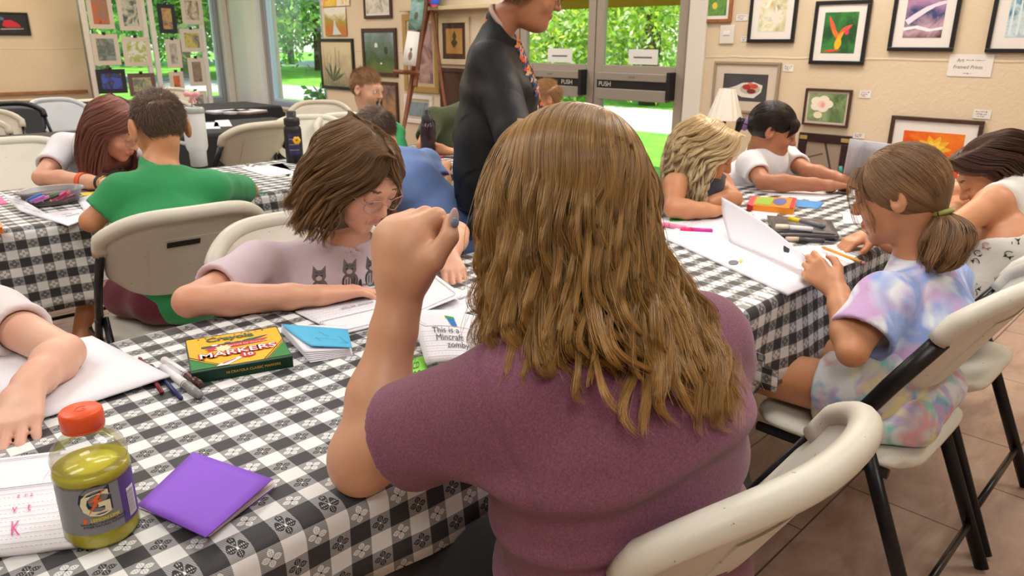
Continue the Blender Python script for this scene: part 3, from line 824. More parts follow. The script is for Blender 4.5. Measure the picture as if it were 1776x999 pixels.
def face_extras(par, L, B, s, eyes='open', iris='#5a4a38', glasses=None):
    WH = mat('eye_white', '#e9e4df', .2); IR = mat('iris_'+iris[1:], iris, .2); DK = mat('lash_dark', '#2a1c16', .6)
    for q in (-1, 1):
        e = MB()
        if eyes == 'open':
            e.ball((0, 0, 0), .0112*s, 14); ev = e.build('eye', [WH], par); ctr = L(q*.031, .0812, .003)
            me = ev.data; me.transform(inv_matrix(par) @ Matrix.Translation(tuple(ctr)))
            fw = B[:, 1]; u = MB(); u.lathe([(.0001, .0008), (.0032*s, .0006), (.0050*s, -.001)], 16)
            iv = u.build('iris', IR, ev); iv.data.transform(inv_matrix(par) @ frameM(ctr+fw*.0108*s, B[:, 0], B[:, 2]))
        # lash line, curved across the eye
        l = MB(); n = 9; zz = .0095 if eyes == 'open' else -.0065
        l.tube([L(q*.031+(-.0135+.027*i/(n-1)), .0905-.013*abs(2*i/(n-1)-1)**2, .004+(zz if eyes == 'open' else zz)*(1-.55*abs(2*i/(n-1)-1)**2)) for i in range(n)], .0009*s, 6)
        lo = l.build('eyelash', DK, par); lo.data.transform(inv_matrix(par))
    if glasses:
        g = MB()
        for q in (-1, 1):
            pts = [L(q*.034+.024*math.cos(a), .106-.010*abs(math.cos(a))*(1 if math.cos(a)*q > 0 else .2), -.002+.019*math.sin(a)) for a in [2*PI*i/20 for i in range(21)]]
            g.tube(pts, .0011*s, 6, caps=False); g.tube([L(q*.058, .097, .004), L(q*.074, .06, .008), L(q*.080, -.004, .010)], .0011*s, 6)
        g.tube([L(-.010, .107, .004), L(0, .111, .006), L(.010, .107, .004)], .0011*s, 6)
        go = g.build('eyeglasses', mat('frame_'+glasses[1:], glasses, .3, .5), par); go.data.transform(inv_matrix(par))
        ln = MB()
        for q in (-1, 1): ln.poly([L(q*.034+.0235*math.cos(a), .1055-.010*abs(math.cos(a))*(1 if math.cos(a)*q > 0 else .2), -.002+.0185*math.sin(a)) for a in [2*PI*i/20 for i in range(20)]])
        lo = ln.build('lens', GLASS, go); lo.data.transform(inv_matrix(par))
def hand(f, W, d, n, side, s=1.0, curl=(.3, .3, .35, .4), th=(.5, .2), spread=.06, k=.0035):
    """W wrist, d finger direction, n back-of-hand normal, side: +1 thumb towards n x d. returns fingertip anchors"""
    W = A3(W); d = unit(d); n = A3(n); n = unit(n-d*(n@d)); t = np.cross(n, d)*side
    kn = [(.026, .088), (.009, .092), (-.009, .088), (-.026, .079)]; ln = [(.040, .024, .020), (.045, .027, .021), (.041, .026, .021), (.031, .019, .018)]
    f.cone(W-d*.01*s, W+d*.045*s, .021*s, .019*s, .012*s, axis=t, sc=1.25)
    tips = []
    for i, (a, b) in enumerate(kn):
        K = W+(t*a+d*b+n*.002)*s
        f.cone(W+(d*.018+t*a*.5)*s, K, .0145*s, .0112*s, .010*s)
        p = K; ang = 0; dd = unit(d+t*(a/.026)*spread)
        for j, l in enumerate(ln[i]):
            c = curl[i] if not hasattr(curl[i], '__len__') else curl[i][j]
            ang += c; v = dd*math.cos(ang)-n*math.sin(ang); q = p+v*l*s
            r0 = (.0092, .0083, .0075)[j]*s*(.9 if i == 3 else 1); r1 = (.0083, .0076, .0066)[j]*s*(.9 if i == 3 else 1)
            f.cone(p, q, r0, r1, k if j == 0 else .002); p = q
        tips.append((p, v, unit(n*math.cos(ang)+dd*math.sin(ang))))
    p = W+(d*.022+t*.020)*s; dirs = [unit(d*.75+t*(.9-th[1])-n*.35), unit(d*1.0+t*(.45-th[0]*.6)-n*th[1]), unit(d*1.0+t*(.15-th[0])-n*th[1])]
    for j, (l, r0, r1) in enumerate(((.040, .0165, .0125), (.030, .0120, .0105), (.024, .0100, .0078))):
        q = p+dirs[j]*l*s; f.cone(p, q, r0*s, r1*s, .010*s if j == 0 else .003); p = q
    tips.append((p, dirs[2], unit(t*.5+n)))
    return tips
def nailpaint(tips, s, slot, five=True):
    out = []
    for p, v, up in tips:
        B = np.stack([unit(np.cross(v, up)), unit(v), unit(np.cross(np.cross(v, up), v))], 1)
        out.append((p+up*.006*s-v*.001*s, (.0052*s, .0070*s, .0035*s), slot, B))
    return out
def limb(f, pts, radii, k=.02):
    for i in range(len(pts)-1): f.cone(pts[i], pts[i+1], radii[i], radii[i+1], k)
def forearm(f, E, W, s=1.0, k=.015):      # elbow to wrist with the muscle near the elbow
    E, W = A3(E), A3(W); d = W-E
    f.cone(E, E+d*.30, .030*s, .035*s, k); f.cone(E+d*.30, E+d*.75, .035*s, .027*s, k); f.cone(E+d*.75, W, .027*s, .0225*s, k)
def torso(f, pel, ch, nk, SL, SR, s=1.0, off=0, k=.04, w=1.0, belly=0):
    SL, SR = A3(SL), A3(SR); a = unit(SR-SL); pel, ch, nk = A3(pel), A3(ch), A3(nk)
    r = .095*s*w
    f.cone(pel, pel*.5+ch*.5, r*1.08+off+belly*.3, r*.98+off+belly, k, axis=a, sc=1.42)
    f.cone(pel*.5+ch*.5, ch, r*.98+off+belly*.6, r*1.05+off, k, axis=a, sc=1.42)
    mid = (SL+SR)/2
    f.cone(ch, mid*.8+ch*.2, r*1.05+off, r*.78+off, k, axis=a, sc=1.45)
    for S in (SL, SR): f.cone(mid*.75+S*.25, S, .050*s+off, .047*s+off, k)
    f.cone(mid, nk, .060*s+off, .050*s+off*.5, k, axis=a, sc=1.15)
def sleeve(f, S, E, t, s, r0=.056, r1=.058, k=.03):
    S, E = A3(S), A3(E); d = unit(E-S); cuff = S+(E-S)*t
    f.cone(S, cuff+d*.02, r0*s, r1*s, k)
    return cuff, d, r1*s
def cuffs(f, lst):
    for cuff, d, r in lst:
        f.disc(cuff, d, r*1.7); f.cone(cuff-d*.018, cuff+d*.05, r-.018, r-.004, .003, 'sub')

# ------------------------------------------------------------------ hair made of real strands
def hairmat(name, dark, light, tip=None, rough=.38):
    m = bpy.data.materials.new(name); N = NT(m); b = N.b
    at = N.n.new('ShaderNodeAttribute'); at.attribute_name = 'tone'; at2 = N.n.new('ShaderNodeAttribute'); at2.attribute_name = 'along'
    c = N.mix(at.outputs['Fac'], srgb(dark), srgb(light))
    if tip: c = N.mix(N.math('MULTIPLY', N.math('POWER', at2.outputs['Fac'], 1.2), N.math('ADD', .35, N.math('MULTIPLY', at.outputs['Fac'], .65))), c, srgb(tip))
    N.l(c, b.inputs['Base Color']); b.inputs['Roughness'].default_value = rough; b.inputs['Specular IOR Level'].default_value = .45
    return m
def catmull(K, t):       # K (n,m) keys at equal steps, t in 0..1 -> values
    n = len(K)-1; x = np.clip(t, 0, 1)*n; i = np.minimum(x.astype(int), n-1); f = (x-i)[..., None]
    g = lambda j: K[np.clip(j, 0, n)]
    p0, p1, p2, p3 = g(i-1), g(i), g(i+1), g(i+2)
    return .5*(2*p1+(p2-p0)*f+(2*p0-5*p1+4*p2-p3)*f*f+(3*p1-p0-3*p2+p3)*f**3)
def strand_mesh(name, P, r0, r1, tone, mats, parent, tri=3):
    n, m, _ = P.shape
    T = np.gradient(P, axis=1); T /= np.linalg.norm(T, axis=2)[..., None]+1e-9
    up = A3([.31, .52, .79]); A_ = np.cross(T, up); A_ /= np.linalg.norm(A_, axis=2)[..., None]+1e-9; B_ = np.cross(T, A_)
    rad = (r0+(r1-r0)*np.linspace(0, 1, m)**2)[None, :, None]*(.8+.4*np.random.rand(n, 1, 1))
    rings = np.stack([P+rad*(math.cos(2*PI*k/tri)*A_+math.sin(2*PI*k/tri)*B_) for k in range(tri)], 2)   # n m tri 3
    V = rings.reshape(-1, 3)
    base = (np.arange(n)[:, None]*m+np.arange(m-1)[None, :])*tri
    Q = []
    for k in range(tri):
        k2 = (k+1) % tri; Q.append(np.stack([base+k, base+k2, base+tri+k2, base+tri+k], -1).reshape(-1, 4))
    Q = np.concatenate(Q)
    if parent is not None:
        mi4 = np.array(inv_matrix(parent)); V = V@mi4[:3, :3].T+mi4[:3, 3]
    me = mesh_np(name, V, Q)
    me.polygons.foreach_set('use_smooth', np.ones(len(Q), dtype=bool))
    a = me.attributes.new('tone', 'FLOAT', 'POINT'); a.data.foreach_set('value', np.repeat(tone, m*tri).astype(np.float32))
    a = me.attributes.new('along', 'FLOAT', 'POINT'); a.data.foreach_set('value', np.tile(np.repeat(np.linspace(0, 1, m), tri), n).astype(np.float32))
    return linkobj(name, me, mats, parent)
def hair(parent, levels, m, n=3000, clumps=120, pts=22, wave=.008, wf=2.2, r=.0004, phi=(0, 2*PI), seed=0, lay=.010, tend=(.82, 1.0), clump=.65, name='hair', open_=None, flat_top=True, fly=.03, ends=None, under=True, warp=None, skull=None):
    """levels: list of (centre, half width vector, half depth vector); strand at angle phi runs down through the rings.
    warp(phi,t)-> phi lets the strands sweep away from the face."""
    rng = np.random.RandomState(seed); K = np.array([np.concatenate([A3(c), A3(a), A3(b)]) for c, a, b in levels])
    def path(ph, t, rad):
        q = catmull(K, t); p2 = warp(ph, t) if warp else ph
        return q[..., :3]+q[..., 3:6]*(np.cos(p2)*rad)[..., None]+q[..., 6:9]*(np.sin(p2)*rad)[..., None]
    cph = rng.uniform(phi[0], phi[1], clumps); cend = rng.uniform(tend[0], tend[1], clumps); cw = 4.0*np.sin(cph*1.5+seed)[:, None]+rng.uniform(0, 2.6, (clumps, 2)); cf = rng.uniform(.75, 1.3, clumps); ca = rng.uniform(.5, 1.4, clumps)
    clay = rng.uniform(-.5, .7, clumps)
    ctone = rng.uniform(0, 1, clumps)
    ph = rng.uniform(phi[0], phi[1], n)
    ci = np.abs(((ph[:, None]-cph[None, :]+PI) % (2*PI))-PI).argsort(axis=1)[:, :3]
    ci = ci[np.arange(n), rng.randint(0, 3, n)]
    T = np.linspace(0, 1, pts)[None, :]
    te = (cend[ci]*rng.uniform(.93, 1.03, n))[:, None]; t = T*te
    if ends is not None: t = t*ends(ph)[:, None]
    tt = t
    cp = cph[ci][:, None]; w = clump*tt**.8
    d = ((cp-ph[:, None]+PI) % (2*PI))-PI
    phx = ph[:, None]+d*w
    size = np.linalg.norm(catmull(K, tt)[..., 3:6], axis=-1)+.01
    lrand = rng.uniform(-1, .6, n)[:, None]
    rad = 1+(lrand*lay*(1-.5*w)+clay[ci][:, None]*lay*tt)/size
    P = path(phx, tt, rad)
    # waves, stronger towards the ends, shared inside a lock
    amp = (wave*ca[ci])[:, None]*np.clip(tt*1.6-.25, 0, 1)
    fr = 2*PI*wf*cf[ci][:, None]*tt
    e1 = unit(K[len(K)//2, 3:6]); e2 = unit(K[len(K)//2, 6:9])
    off = np.sin(fr+cw[ci, 0][:, None]); off2 = np.cos(fr+cw[ci, 1][:, None])
    jit = 1+.12*rng.normal(size=(n, 1))
    P = P+(amp*off*jit)[..., None]*e1+(amp*off*jit*.35+amp*.35*off2)[..., None]*e2
    P += np.cumsum(rng.normal(size=(n, pts, 3))*.00018, axis=1)*np.clip(tt, 0, 1)[..., None]
    nf = int(n*fly)
    if nf:
        k = rng.choice(n, nf, replace=False); v = rng.normal(size=(nf, 3)); v[:, 2] = abs(v[:, 2])*.6-.2
        P[k] += v[:, None, :]*(.012*T[0][None, :, None]**1.5)
    def push(P, mg):       # keep every strand outside the skull
        if skull is None: return P
        sc_, sR, sB = skull; q = (P-sc_)@sB; k = np.linalg.norm(q/sR, axis=-1, keepdims=True); lim_ = 1+mg
        return np.where(k < lim_, sc_+(q/np.maximum(k, 1e-6)*lim_)@sB.T, P)
    P = push(P, .055+.045*((lrand+1)[..., None]*.6+clay[ci][:, None, None]*.4))
    tone = np.clip(.55*ctone[ci]+.45*rng.uniform(0, 1, n), 0, 1)
    h = strand_mesh(name, P, r, r*.45, tone, m, parent)
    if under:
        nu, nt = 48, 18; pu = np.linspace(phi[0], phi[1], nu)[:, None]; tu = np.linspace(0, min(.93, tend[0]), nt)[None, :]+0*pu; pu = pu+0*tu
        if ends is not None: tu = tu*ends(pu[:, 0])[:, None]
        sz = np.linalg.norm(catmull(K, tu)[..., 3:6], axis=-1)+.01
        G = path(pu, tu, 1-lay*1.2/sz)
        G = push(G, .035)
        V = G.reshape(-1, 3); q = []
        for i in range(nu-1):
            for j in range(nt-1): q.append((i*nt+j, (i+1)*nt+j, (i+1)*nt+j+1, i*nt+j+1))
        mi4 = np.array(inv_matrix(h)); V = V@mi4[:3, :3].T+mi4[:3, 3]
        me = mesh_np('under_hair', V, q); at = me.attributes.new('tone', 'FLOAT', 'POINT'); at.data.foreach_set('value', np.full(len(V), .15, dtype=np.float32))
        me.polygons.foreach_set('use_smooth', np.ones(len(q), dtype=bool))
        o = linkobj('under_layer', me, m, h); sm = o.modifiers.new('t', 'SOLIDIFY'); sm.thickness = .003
    return h
def skull_of(L, B, s): return (L(0, -.014, .030), A3([.074, .093, .085])*s, B)
def short_hair(parent, c, B, s, m, n=7000, length=.014, seed=0, hairline=.045, grow=1.0, top=1.5, off=.0):
    """cropped hair: a close cap plus short combed strands on the skull"""
    rng = np.random.RandomState(seed); R = A3([.077, .096, .088])*s; cc = A3(c)+B@(A3([0, -.014, .030])*s)
    d = rng.normal(size=(n*3, 3)); d /= np.linalg.norm(d, axis=1)[:, None]; loc = d*R
    z = loc[:, 2]/s+.03; y = loc[:, 1]/s-.014; x = np.abs(loc[:, 0])/s
    lim = np.where(y > .03, hairline+.02*(y-.03)/.06, np.where(y > -.03, .022-.0*y, -.050+.0*y)); lim = np.where((y > -.03) & (y < .03) & (x > .05), np.interp(y, [-.03, .03], [.0, .035]), lim)
    keep = z > lim; loc = loc[keep][:n]; d = d[keep][:n]; k = len(loc)
    nrm = loc/R**2; nrm /= np.linalg.norm(nrm, axis=1)[:, None]
    comb = A3([.25, .75, -.25])[None, :]*np.ones((k, 1)); comb[:, 2] -= .6*(loc[:, 2] < .03); comb[:, 1] = np.where(loc[:, 2] > .02, .8, -.1)
    comb -= nrm*(comb*nrm).sum(1)[:, None]; comb /= np.linalg.norm(comb, axis=1)[:, None]+1e-9
    L = length*(1+(top-1)*np.clip((loc[:, 2]/s)/.06, 0, 1))*rng.uniform(.7, 1.2, k)
    T = np.linspace(0, 1, 5)[None, :, None]
    P = loc[:, None, :]*.985+nrm[:, None, :]*(L[:, None, None]*.45*T*(1-.45*T))+(comb+rng.normal(size=(k, 3))*.22)[:, None, :]*(L[:, None, None]*T)
    W = cc+P@B.T
    h = strand_mesh('hair', W, .0006*s, .0003*s, rng.uniform(0, 1, k), m, parent)
    # cap
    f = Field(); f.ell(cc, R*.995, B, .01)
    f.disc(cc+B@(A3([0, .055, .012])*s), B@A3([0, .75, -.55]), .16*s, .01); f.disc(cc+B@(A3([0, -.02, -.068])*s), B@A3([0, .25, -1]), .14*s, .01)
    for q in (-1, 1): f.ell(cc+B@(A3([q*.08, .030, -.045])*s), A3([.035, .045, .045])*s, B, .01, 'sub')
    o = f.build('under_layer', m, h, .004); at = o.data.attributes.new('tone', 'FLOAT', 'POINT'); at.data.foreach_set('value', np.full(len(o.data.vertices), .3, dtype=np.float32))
    return h
# ------------------------------------------------------------------ people
SK_TAN = skinmat('skin_tan', '#dcab8b', '#d29b7a'); SK_PINK = skinmat('skin_pink', '#e2ae92', '#d99c80'); SK_FAIR = skinmat('skin_fair', '#e6b9a2', '#dfa78e')
SK_BROWN = skinmat('skin_brown', '#bf8260', '#b27453'); SK_WARM = skinmat('skin_warm', '#d79a72', '#c98960')
LIP = mat('lip', '#cb8274', .45); LIP2 = mat('lip_dark', '#a0564a', .4); BROW = mat('brow', '#6b4a34', .7); BROWL = mat('brow_light', '#a07a55', .7); MOUTH = mat('mouth_inside', '#4a1a1a', .5)
NAIL = mat('nail', '#e3a898', .25)
HM_FG = hairmat('hair_honey_brown', '#553c23', '#bd9662', '#cc9c55', rough=.34); HM_G2 = hairmat('hair_brown', '#4b3526', '#8f6d4c', '#b48c58'); HM_BOY = hairmat('hair_short_brown', '#5a483a', '#8a7260')
HM_RED = hairmat('hair_reddish', '#6a4036', '#a87060', '#a06a58'); HM_GIN = hairmat('hair_ginger', '#8a6240', '#c4966a'); HM_DARK = hairmat('hair_near_black', '#140d0b', '#33221c')
HM_BLO = hairmat('hair_blonde', '#b8925c', '#f2d6a0', '#fbe8c0'); HM_PONY = hairmat('hair_light_brown', '#5f452f', '#ac865e', '#9a7048'); HM_GREY = hairmat('hair_grey_brown', '#7a6248', '#b49a78')
def fabric(name, col, col2=None, rough=.85, heather=0, fold=.3, vs=6):
    m = bpy.data.materials.new(name); N = NT(m); b = N.b; b.inputs['Roughness'].default_value = rough; b.inputs['Sheen Weight'].default_value = .15
    c = srgb(col)
    if heather:
        n = N.noise(900, 3, sc=(.6, .6, 1.6)); n2 = N.noise(330, 3)
        c = N.ramp(N.math('ADD', N.math('MULTIPLY', n, .6), N.math('MULTIPLY', n2, .4)), [(.36, srgb(col2)), (.62, srgb(col))]); N.l(c, b.inputs['Base Color'])
    elif col2: c = N.ramp(N.noise(vs, 3), [(.35, srgb(col2)), (.65, srgb(col))]); N.l(c, b.inputs['Base Color'])
    else: b.inputs['Base Color'].default_value = c
    N.bump(N.math('ADD', N.math('MULTIPLY', N.noise(900, 2), .25), N.math('MULTIPLY', N.noise(16, 4, dist=1.5), fold*3)), .5, .004)
    return m
MAROON = fabric('maroon_heather', '#8f586e', '#6a3d53', heather=1, fold=.06)
LILAC = fabric('lilac_cotton', '#d9c5cf', fold=.35); WTEE = fabric('white_cotton', '#e9e6ea', fold=.35); GREEN = fabric('green_cotton', '#2f9c5c', '#2a8f52', fold=.3)
BLUE = fabric('blue_cotton', '#7795cf', '#6a88c6', fold=.3); OLIVE = fabric('olive_cotton', '#3d4528'); NAVY = fabric('black_satin', '#13141a', rough=.55, fold=.2); [n_ for n_ in NAVY.node_tree.nodes if n_.type == 'BSDF_PRINCIPLED'][0].inputs['Sheen Weight'].default_value = 0; [n_ for n_ in NAVY.node_tree.nodes if n_.type == 'BSDF_PRINCIPLED'][0].inputs['Specular IOR Level'].default_value = .3; DENIM = fabric('grey_blue_cotton', '#4c5568', '#3b4356')
RED = fabric('dark_red_cotton', '#6e1c33'); DARK = fabric('black_trousers', '#15151a'); KHAKI = fabric('brown_shorts', '#4a2f2b')
def tiedye():
    m = bpy.data.materials.new('tie_dye_cotton'); N = NT(m); b = N.b; b.inputs['Roughness'].default_value = .85
    n1 = N.noise(7, 2, dist=1.5); n2 = N.noise(9, 2, dist=1); tc = N.n.new('ShaderNodeTexCoord')
    vec = N.n.new('ShaderNodeMapping'); vec.inputs['Location'].default_value = (3, 5, 1); N.l(tc.outputs['Object'], vec.inputs[0])
    n3 = N.noise(8, 2, vec=vec.outputs[0], dist=1)
    c = N.mix(N.ramp(n1, [(.42, (0, 0, 0, 1)), (.58, (1, 1, 1, 1))]), srgb('#dfe3ea'), srgb('#93a6dc'))
    c = N.mix(N.ramp(n3, [(.50, (0, 0, 0, 1)), (.64, (1, 1, 1, 1))]), c, srgb('#c9a6cf'))
    N.l(c, b.inputs['Base Color']); N.bump(N.noise(18, 4, dist=1.5), .35, .008); return m
def tiedye2():
    m = bpy.data.materials.new('tie_dye_fleece'); N = NT(m); b = N.b; b.inputs['Roughness'].default_value = .85
    tc = N.n.new('ShaderNodeTexCoord'); outs = []
    c = srgb('#dcdfe2')
    for i, col in enumerate(('#8fb4d6', '#e3a9b4', '#8ed0c4', '#b9a0d0', '#e6dfb0')):
        vec = N.n.new('ShaderNodeMapping'); vec.inputs['Location'].default_value = (i*3.1, i*5.7, i*1.3); N.l(tc.outputs['Object'], vec.inputs[0])
        c = N.mix(N.ramp(N.noise(13, 2, vec=vec.outputs[0], dist=.8), [(.52, (0, 0, 0, 1)), (.66, (1, 1, 1, 1))]), c, srgb(col))
    N.l(c, b.inputs['Base Color']); N.bump(N.noise(20, 4, dist=1.5), .35, .008); return m
TIE = tiedye(); TIE2 = tiedye2()
HAS = {}
def person(label, base, group=None): return empty('person', label, 'person', base, 0, group)
def legs(f, pel, hips, knees, ankles, r=.078, k=.03):
    for h, kn, an in zip(hips, knees, ankles):
        f.cone(h, kn, r, r*.70, k); f.cone(kn, an, r*.66, r*.42, k)
def shoe(par, an, d, m, s=1.0):
    an = A3(an); d = unit(A3(d)); f = Field(); g = A3([an[0], an[1], .035])
    f.cone(g-d*.03, g+d*.12*s, .036*s, .030*s, .02); f.cone(an*[1, 1, 0]+A3([0, 0, .06]), an*[1, 1, 0]+A3([0, 0, .10]), .042*s, .040*s, .02); f.disc(g*[1, 1, 0]+d*.05+A3([0, 0, .002]), (0, 0, -1), .25)
    return f.build('shoe', m, par, .006)

def build_person(label, base, skin, s, hc, hf, hup, nk, SL, SR, ch, pel, shirt, arms, sleeves, h=.005, hh='closed', eyes='open', w=1.0, belly=0, hands=(), paint=(), shorts=None, legs_=None, lip=LIP, brow=BROW, fold=.0042, seed=1, glasses=None, iris='#5a4a38', hem=None, sl_r=(.053, .058), soff=.011, roll=0, shirth=.006, legr=.07, neck_r=.047, tank=False, bare_head=False, extras=True, arm_s=1.0, ear=1.0):
    """arms: per side (elbow, wrist); sleeves: fraction of the upper arm covered; hands: dicts for hand()"""
    P = person(label, base); B = basis(hf, hup, roll); f = Field()
    SL, SR = A3(SL), A3(SR)
    torso(f, pel, ch, nk, SL, SR, s, 0, .04, w, belly)
    pt, L = head(f, hc, B, s, hh, eyes, ear)
    f.cone(nk, L(0, -.030, -.055), neck_r*s, (neck_r-.004)*s, .02)
    pts = list(pt)
    for S, a in zip((SL, SR), arms):
        if a is None: continue
        E, W = a; f.cone(S, E, .043*s*arm_s, .032*s*arm_s, .02); forearm(f, E, W, s*arm_s)
    hands = list(hands)
    for sd, a in zip((-1, 1), arms):      # every arm ends in a hand
        if a is not None and not any(np.linalg.norm(A3(q['W'])-A3(a[1])) < .01 for q in hands):
            hands.append(dict(W=a[1], d=unit(A3(a[1])-A3(a[0]))*[1, 1, .3], n=Z_, side=sd, s=.92*s, curl=(.35, .4, .4, .45), th=(.2, .2)))
    for hd in hands: tips = hand(f, **hd); pts += nailpaint(tips, hd.get('s', 1), 4)
    if legs_: legs(f, pel, *legs_, r=legr)
    body = f.build('body', [skin, lip, brow, MOUTH, NAIL], P, h, pts+list(paint))
    g = Field(); torso(g, pel, ch, nk, SL, SR, s, soff, .04, w, belly); cf = []
    if not tank:
        for S, a, t in zip((SL, SR), arms, sleeves):
            if a is None: continue
            cf.append(sleeve(g, S, a[0], t, s, *sl_r))
    nd = unit(A3(L(0, -.03, -.055))-A3(nk))
    g.disc(A3(nk)+nd*.012, nd, .075*s, .008); g.cone(A3(nk)-nd*.008, A3(nk)+nd*.1, (neck_r+.004)*s, (neck_r+.008)*s, .006, 'sub')
    if tank:
        for S, sg in ((SL, -1), (SR, 1)):
            a = unit(SR-SL)*sg; g.disc(S-a*.028*s, a, .14*s, .01)
    cuffs(g, cf)
    if hem is not None: g.disc(hem, (0, 0, -1), .5)
    g.build('shirt', shirt if isinstance(shirt, list) else [shirt], P, shirth, disp=folds(fold, unit(SR-SL)*.3+A3([0, 0, .9]), seed), calm=[(c_[0], c_[2]+.012) for c_ in cf]+[(nk, neck_r+.02)], smooth=4)
    if shorts:
        sm, hips, knees, frac = shorts; q = Field()
        a = unit(SR-SL); q.cone(pel, A3(pel)+A3([0, 0, .05]), .113*s*w, .100*s*w, .03, axis=a, sc=1.42)
        for hp, kn in zip(hips, knees):
            hp, kn = A3(hp), A3(kn); e = hp+(kn-hp)*frac; q.cone(hp, e+unit(kn-hp)*.02, legr+.02, legr+.016, .03); 
        for hp, kn in zip(hips, knees):
            hp, kn = A3(hp), A3(kn); e = hp+(kn-hp)*frac; q.disc(e, kn-hp, .15)
        q.build('shorts', sm, P, .007, disp=folds(.003, (0, 1, .3), seed+5))
    if extras: face_extras(P, L, B, s, eyes, iris, glasses)
    return P, L, B, body

X_, Y_, Z_ = A3([1, 0, 0]), A3([0, 1, 0]), A3([0, 0, 1])
def rg(*l): return [(A3(c), A3(a), A3(b)) for c, a, b in l]

# ---- the woman in front, maroon shirt, fist beside her head
def woman_front():
    base = (.70, .50, 0); P = person('person in maroon heather T-shirt seen from behind, raised fist beside long wavy hair', base)
    s = 1.0; hc = D(985, 368, .885); B = basis((-.05, .86, -.42), Z_); f = Field()
    pel = A3([.70, .47, .56]); ch = D(1072, 735, .90); nk = D(1045, 560, .90); SL = D(893, 690, .815); SR = D(1212, 592, .99)
    torso(f, pel, ch, nk, SL, SR, 1.0, 0, .04, 1.14)
    pt, L = head(f, hc, B, s); f.cone(nk, L(0, -.03, -.055), .052, .048, .02)
    E = D(640, 780, .925); W = D(694, 520, .935)
    f.cone(SL, E, .052, .044, .03)
    f.cone(E, E*.65+W*.35, .0375, .0385, .02); f.cone(E*.65+W*.35, E*.2+W*.8, .0385, .0265, .02); f.cone(E*.2+W*.8, W, .0265, .0235, .02)
    f.ell(D(618, 812, .93), (.030, .034, .034), None, .03)
    # fist: back of the hand to the camera
    hd = .925
    p = lambda u, v, d: D(u, v, hd+d)
    f.cone(W, p(697, 470, 0), .0240, .0290, .02)
    f.cone(p(690, 470, .005), p(682, 412, .005), .0285, .0240, .02); f.cone(p(712, 470, 0), p(722, 415, -.006), .026, .0215, .02)
    f.ell(p(700, 430, 0), (.034, .034, .034), None, .02)
    for (a, b, c2, r) in (((715, 400, -.012), (757, 377, -.004), (752, 408, .022), .0130), ((700, 392, .002), (738, 374, .012), (745, 404, .028), .0125), ((684, 390, .014), (716, 378, .028), (728, 405, .038), .0122), ((670, 398, .022), (697, 386, .040), (712, 410, .046), .0110)):
        f.cone(p(*a), p(*b), r*1.12, r, .008 if a[0] < 716 else .006); f.cone(p(*b), p(*c2), r*.98, r*.88, .003); q = A3(c2)+A3([-22, 14, -.004]); f.cone(p(*c2), p(*q), r*.88, r*.74, .003)
    # thumb along the side, tip up
    f.cone(p(714, 478, -.004), p(750, 452, -.022), .0205, .0155, .014); f.cone(p(750, 452, -.022), p(779, 411, -.024), .0140, .0122, .004); f.cone(p(779, 411, -.024), p(781, 382, -.018), .0120, .0088, .003)
    # other hand lying on the sheet, hidden elbow
    E2 = A3([1.0, .80, .79]); W2_ = ZZ(872, 592, .775); f.cone(SR, E2, .050, .040, .02); forearm(f, E2, W2_, 1.0)
    tips = hand(f, W2_, ZZ(815, 580, .765)-W2_, Z_, 1, .95, (.25, .3, .35, .4))
    legs(f, pel, [pel-X_*.09, pel+X_*.09], [A3([.60, .88, .53]), A3([.82, .88, .53])], [A3([.60, .90, .08]), A3([.82, .90, .08])], .085)
    f.build('body', [SK_TAN, LIP, BROW, MOUTH, NAIL], P, .0032, pt+nailpaint(tips, .95, 4))
    n = MB(); n.ball((0, 0, 0), (.0024, .0135, .0068), 14); no = n.build('painted_nail', mat('nail_polish', '#c9a9a4', .15), P)
    no.data.transform(inv_matrix(P) @ frameM(p(787, 379, -.028), D(787, 381, .9)-D(760, 384, .93), D(790, 360, .9)-D(787, 380, .9)))
    n = MB(); n.ball((0, 0, 0), (.0020, .0062, .0058), 12); n2 = n.build('nail_tip', mat('nail_polish_blue', '#7d8da3', .15), no)
    n2.data.transform(inv_matrix(P) @ frameM(p(789, 386, -.030), D(787, 381, .9)-D(760, 384, .93), D(790, 360, .9)-D(787, 380, .9)))
    g = Field(); torso(g, pel, ch, nk, SL, SR, 1.0, .010, .04, 1.14)
    g.cone(pel-Z_*.06, pel+Z_*.05, .135, .130, .05, axis=SR-SL, sc=1.35)
    c1 = sleeve(g, SL, E, .74, 1.0, .066, .068); c2 = sleeve(g, SR, E2, .7, 1.0, .058, .060, .05)
    nd = unit(L(0, -.03, -.055)-nk); g.disc(nk+nd*.0, nd, .12, .01); g.cone(nk-nd*.03, nk+nd*.1, .060, .062, .006, 'sub')
    cuffs(g, [c1, c2]); g.disc((.7, .5, .47), (0, 0, -1), .5)
    fo = folds(.0022, (.4, .1, .9), 3)
    def disp(Q):     # soft folds that run across the back at waist height and from the arm pit
        v = fo(Q)*.8
        z = Q[:, 2]; x = Q[:, 0]
        aE = unit(E-SL); dd = (Q-(SL-aE*.004))@aE; rr_ = np.linalg.norm(Q-SL, axis=1); v -= .0045*np.exp(-(dd/.0055)**2)*(rr_ < .12)
        for z0, sl_, wd, am in ((.83, .10, .018, .005), (.755, .16, .015, .006), (.70, -.05, .014, .005), (.66, .1, .012, .005)):
            e = z-(z0+sl_*(x-.65)+.01*np.sin(x*22))+0*z; v -= 1.5*am*np.exp(-(e/wd)**2)*np.clip((.05+.4-abs(x-.7))*4, 0, 1); v += 1.3*am*np.exp(-((e-wd*1.8)/wd)**2)
        return v
    sh = g.build('shirt', MAROON, P, .0045, disp=disp, calm=[(c1[0], .075), (c2[0], .075)], smooth=4)
    # shoulder seam and sleeve hem
    q = Field(); 
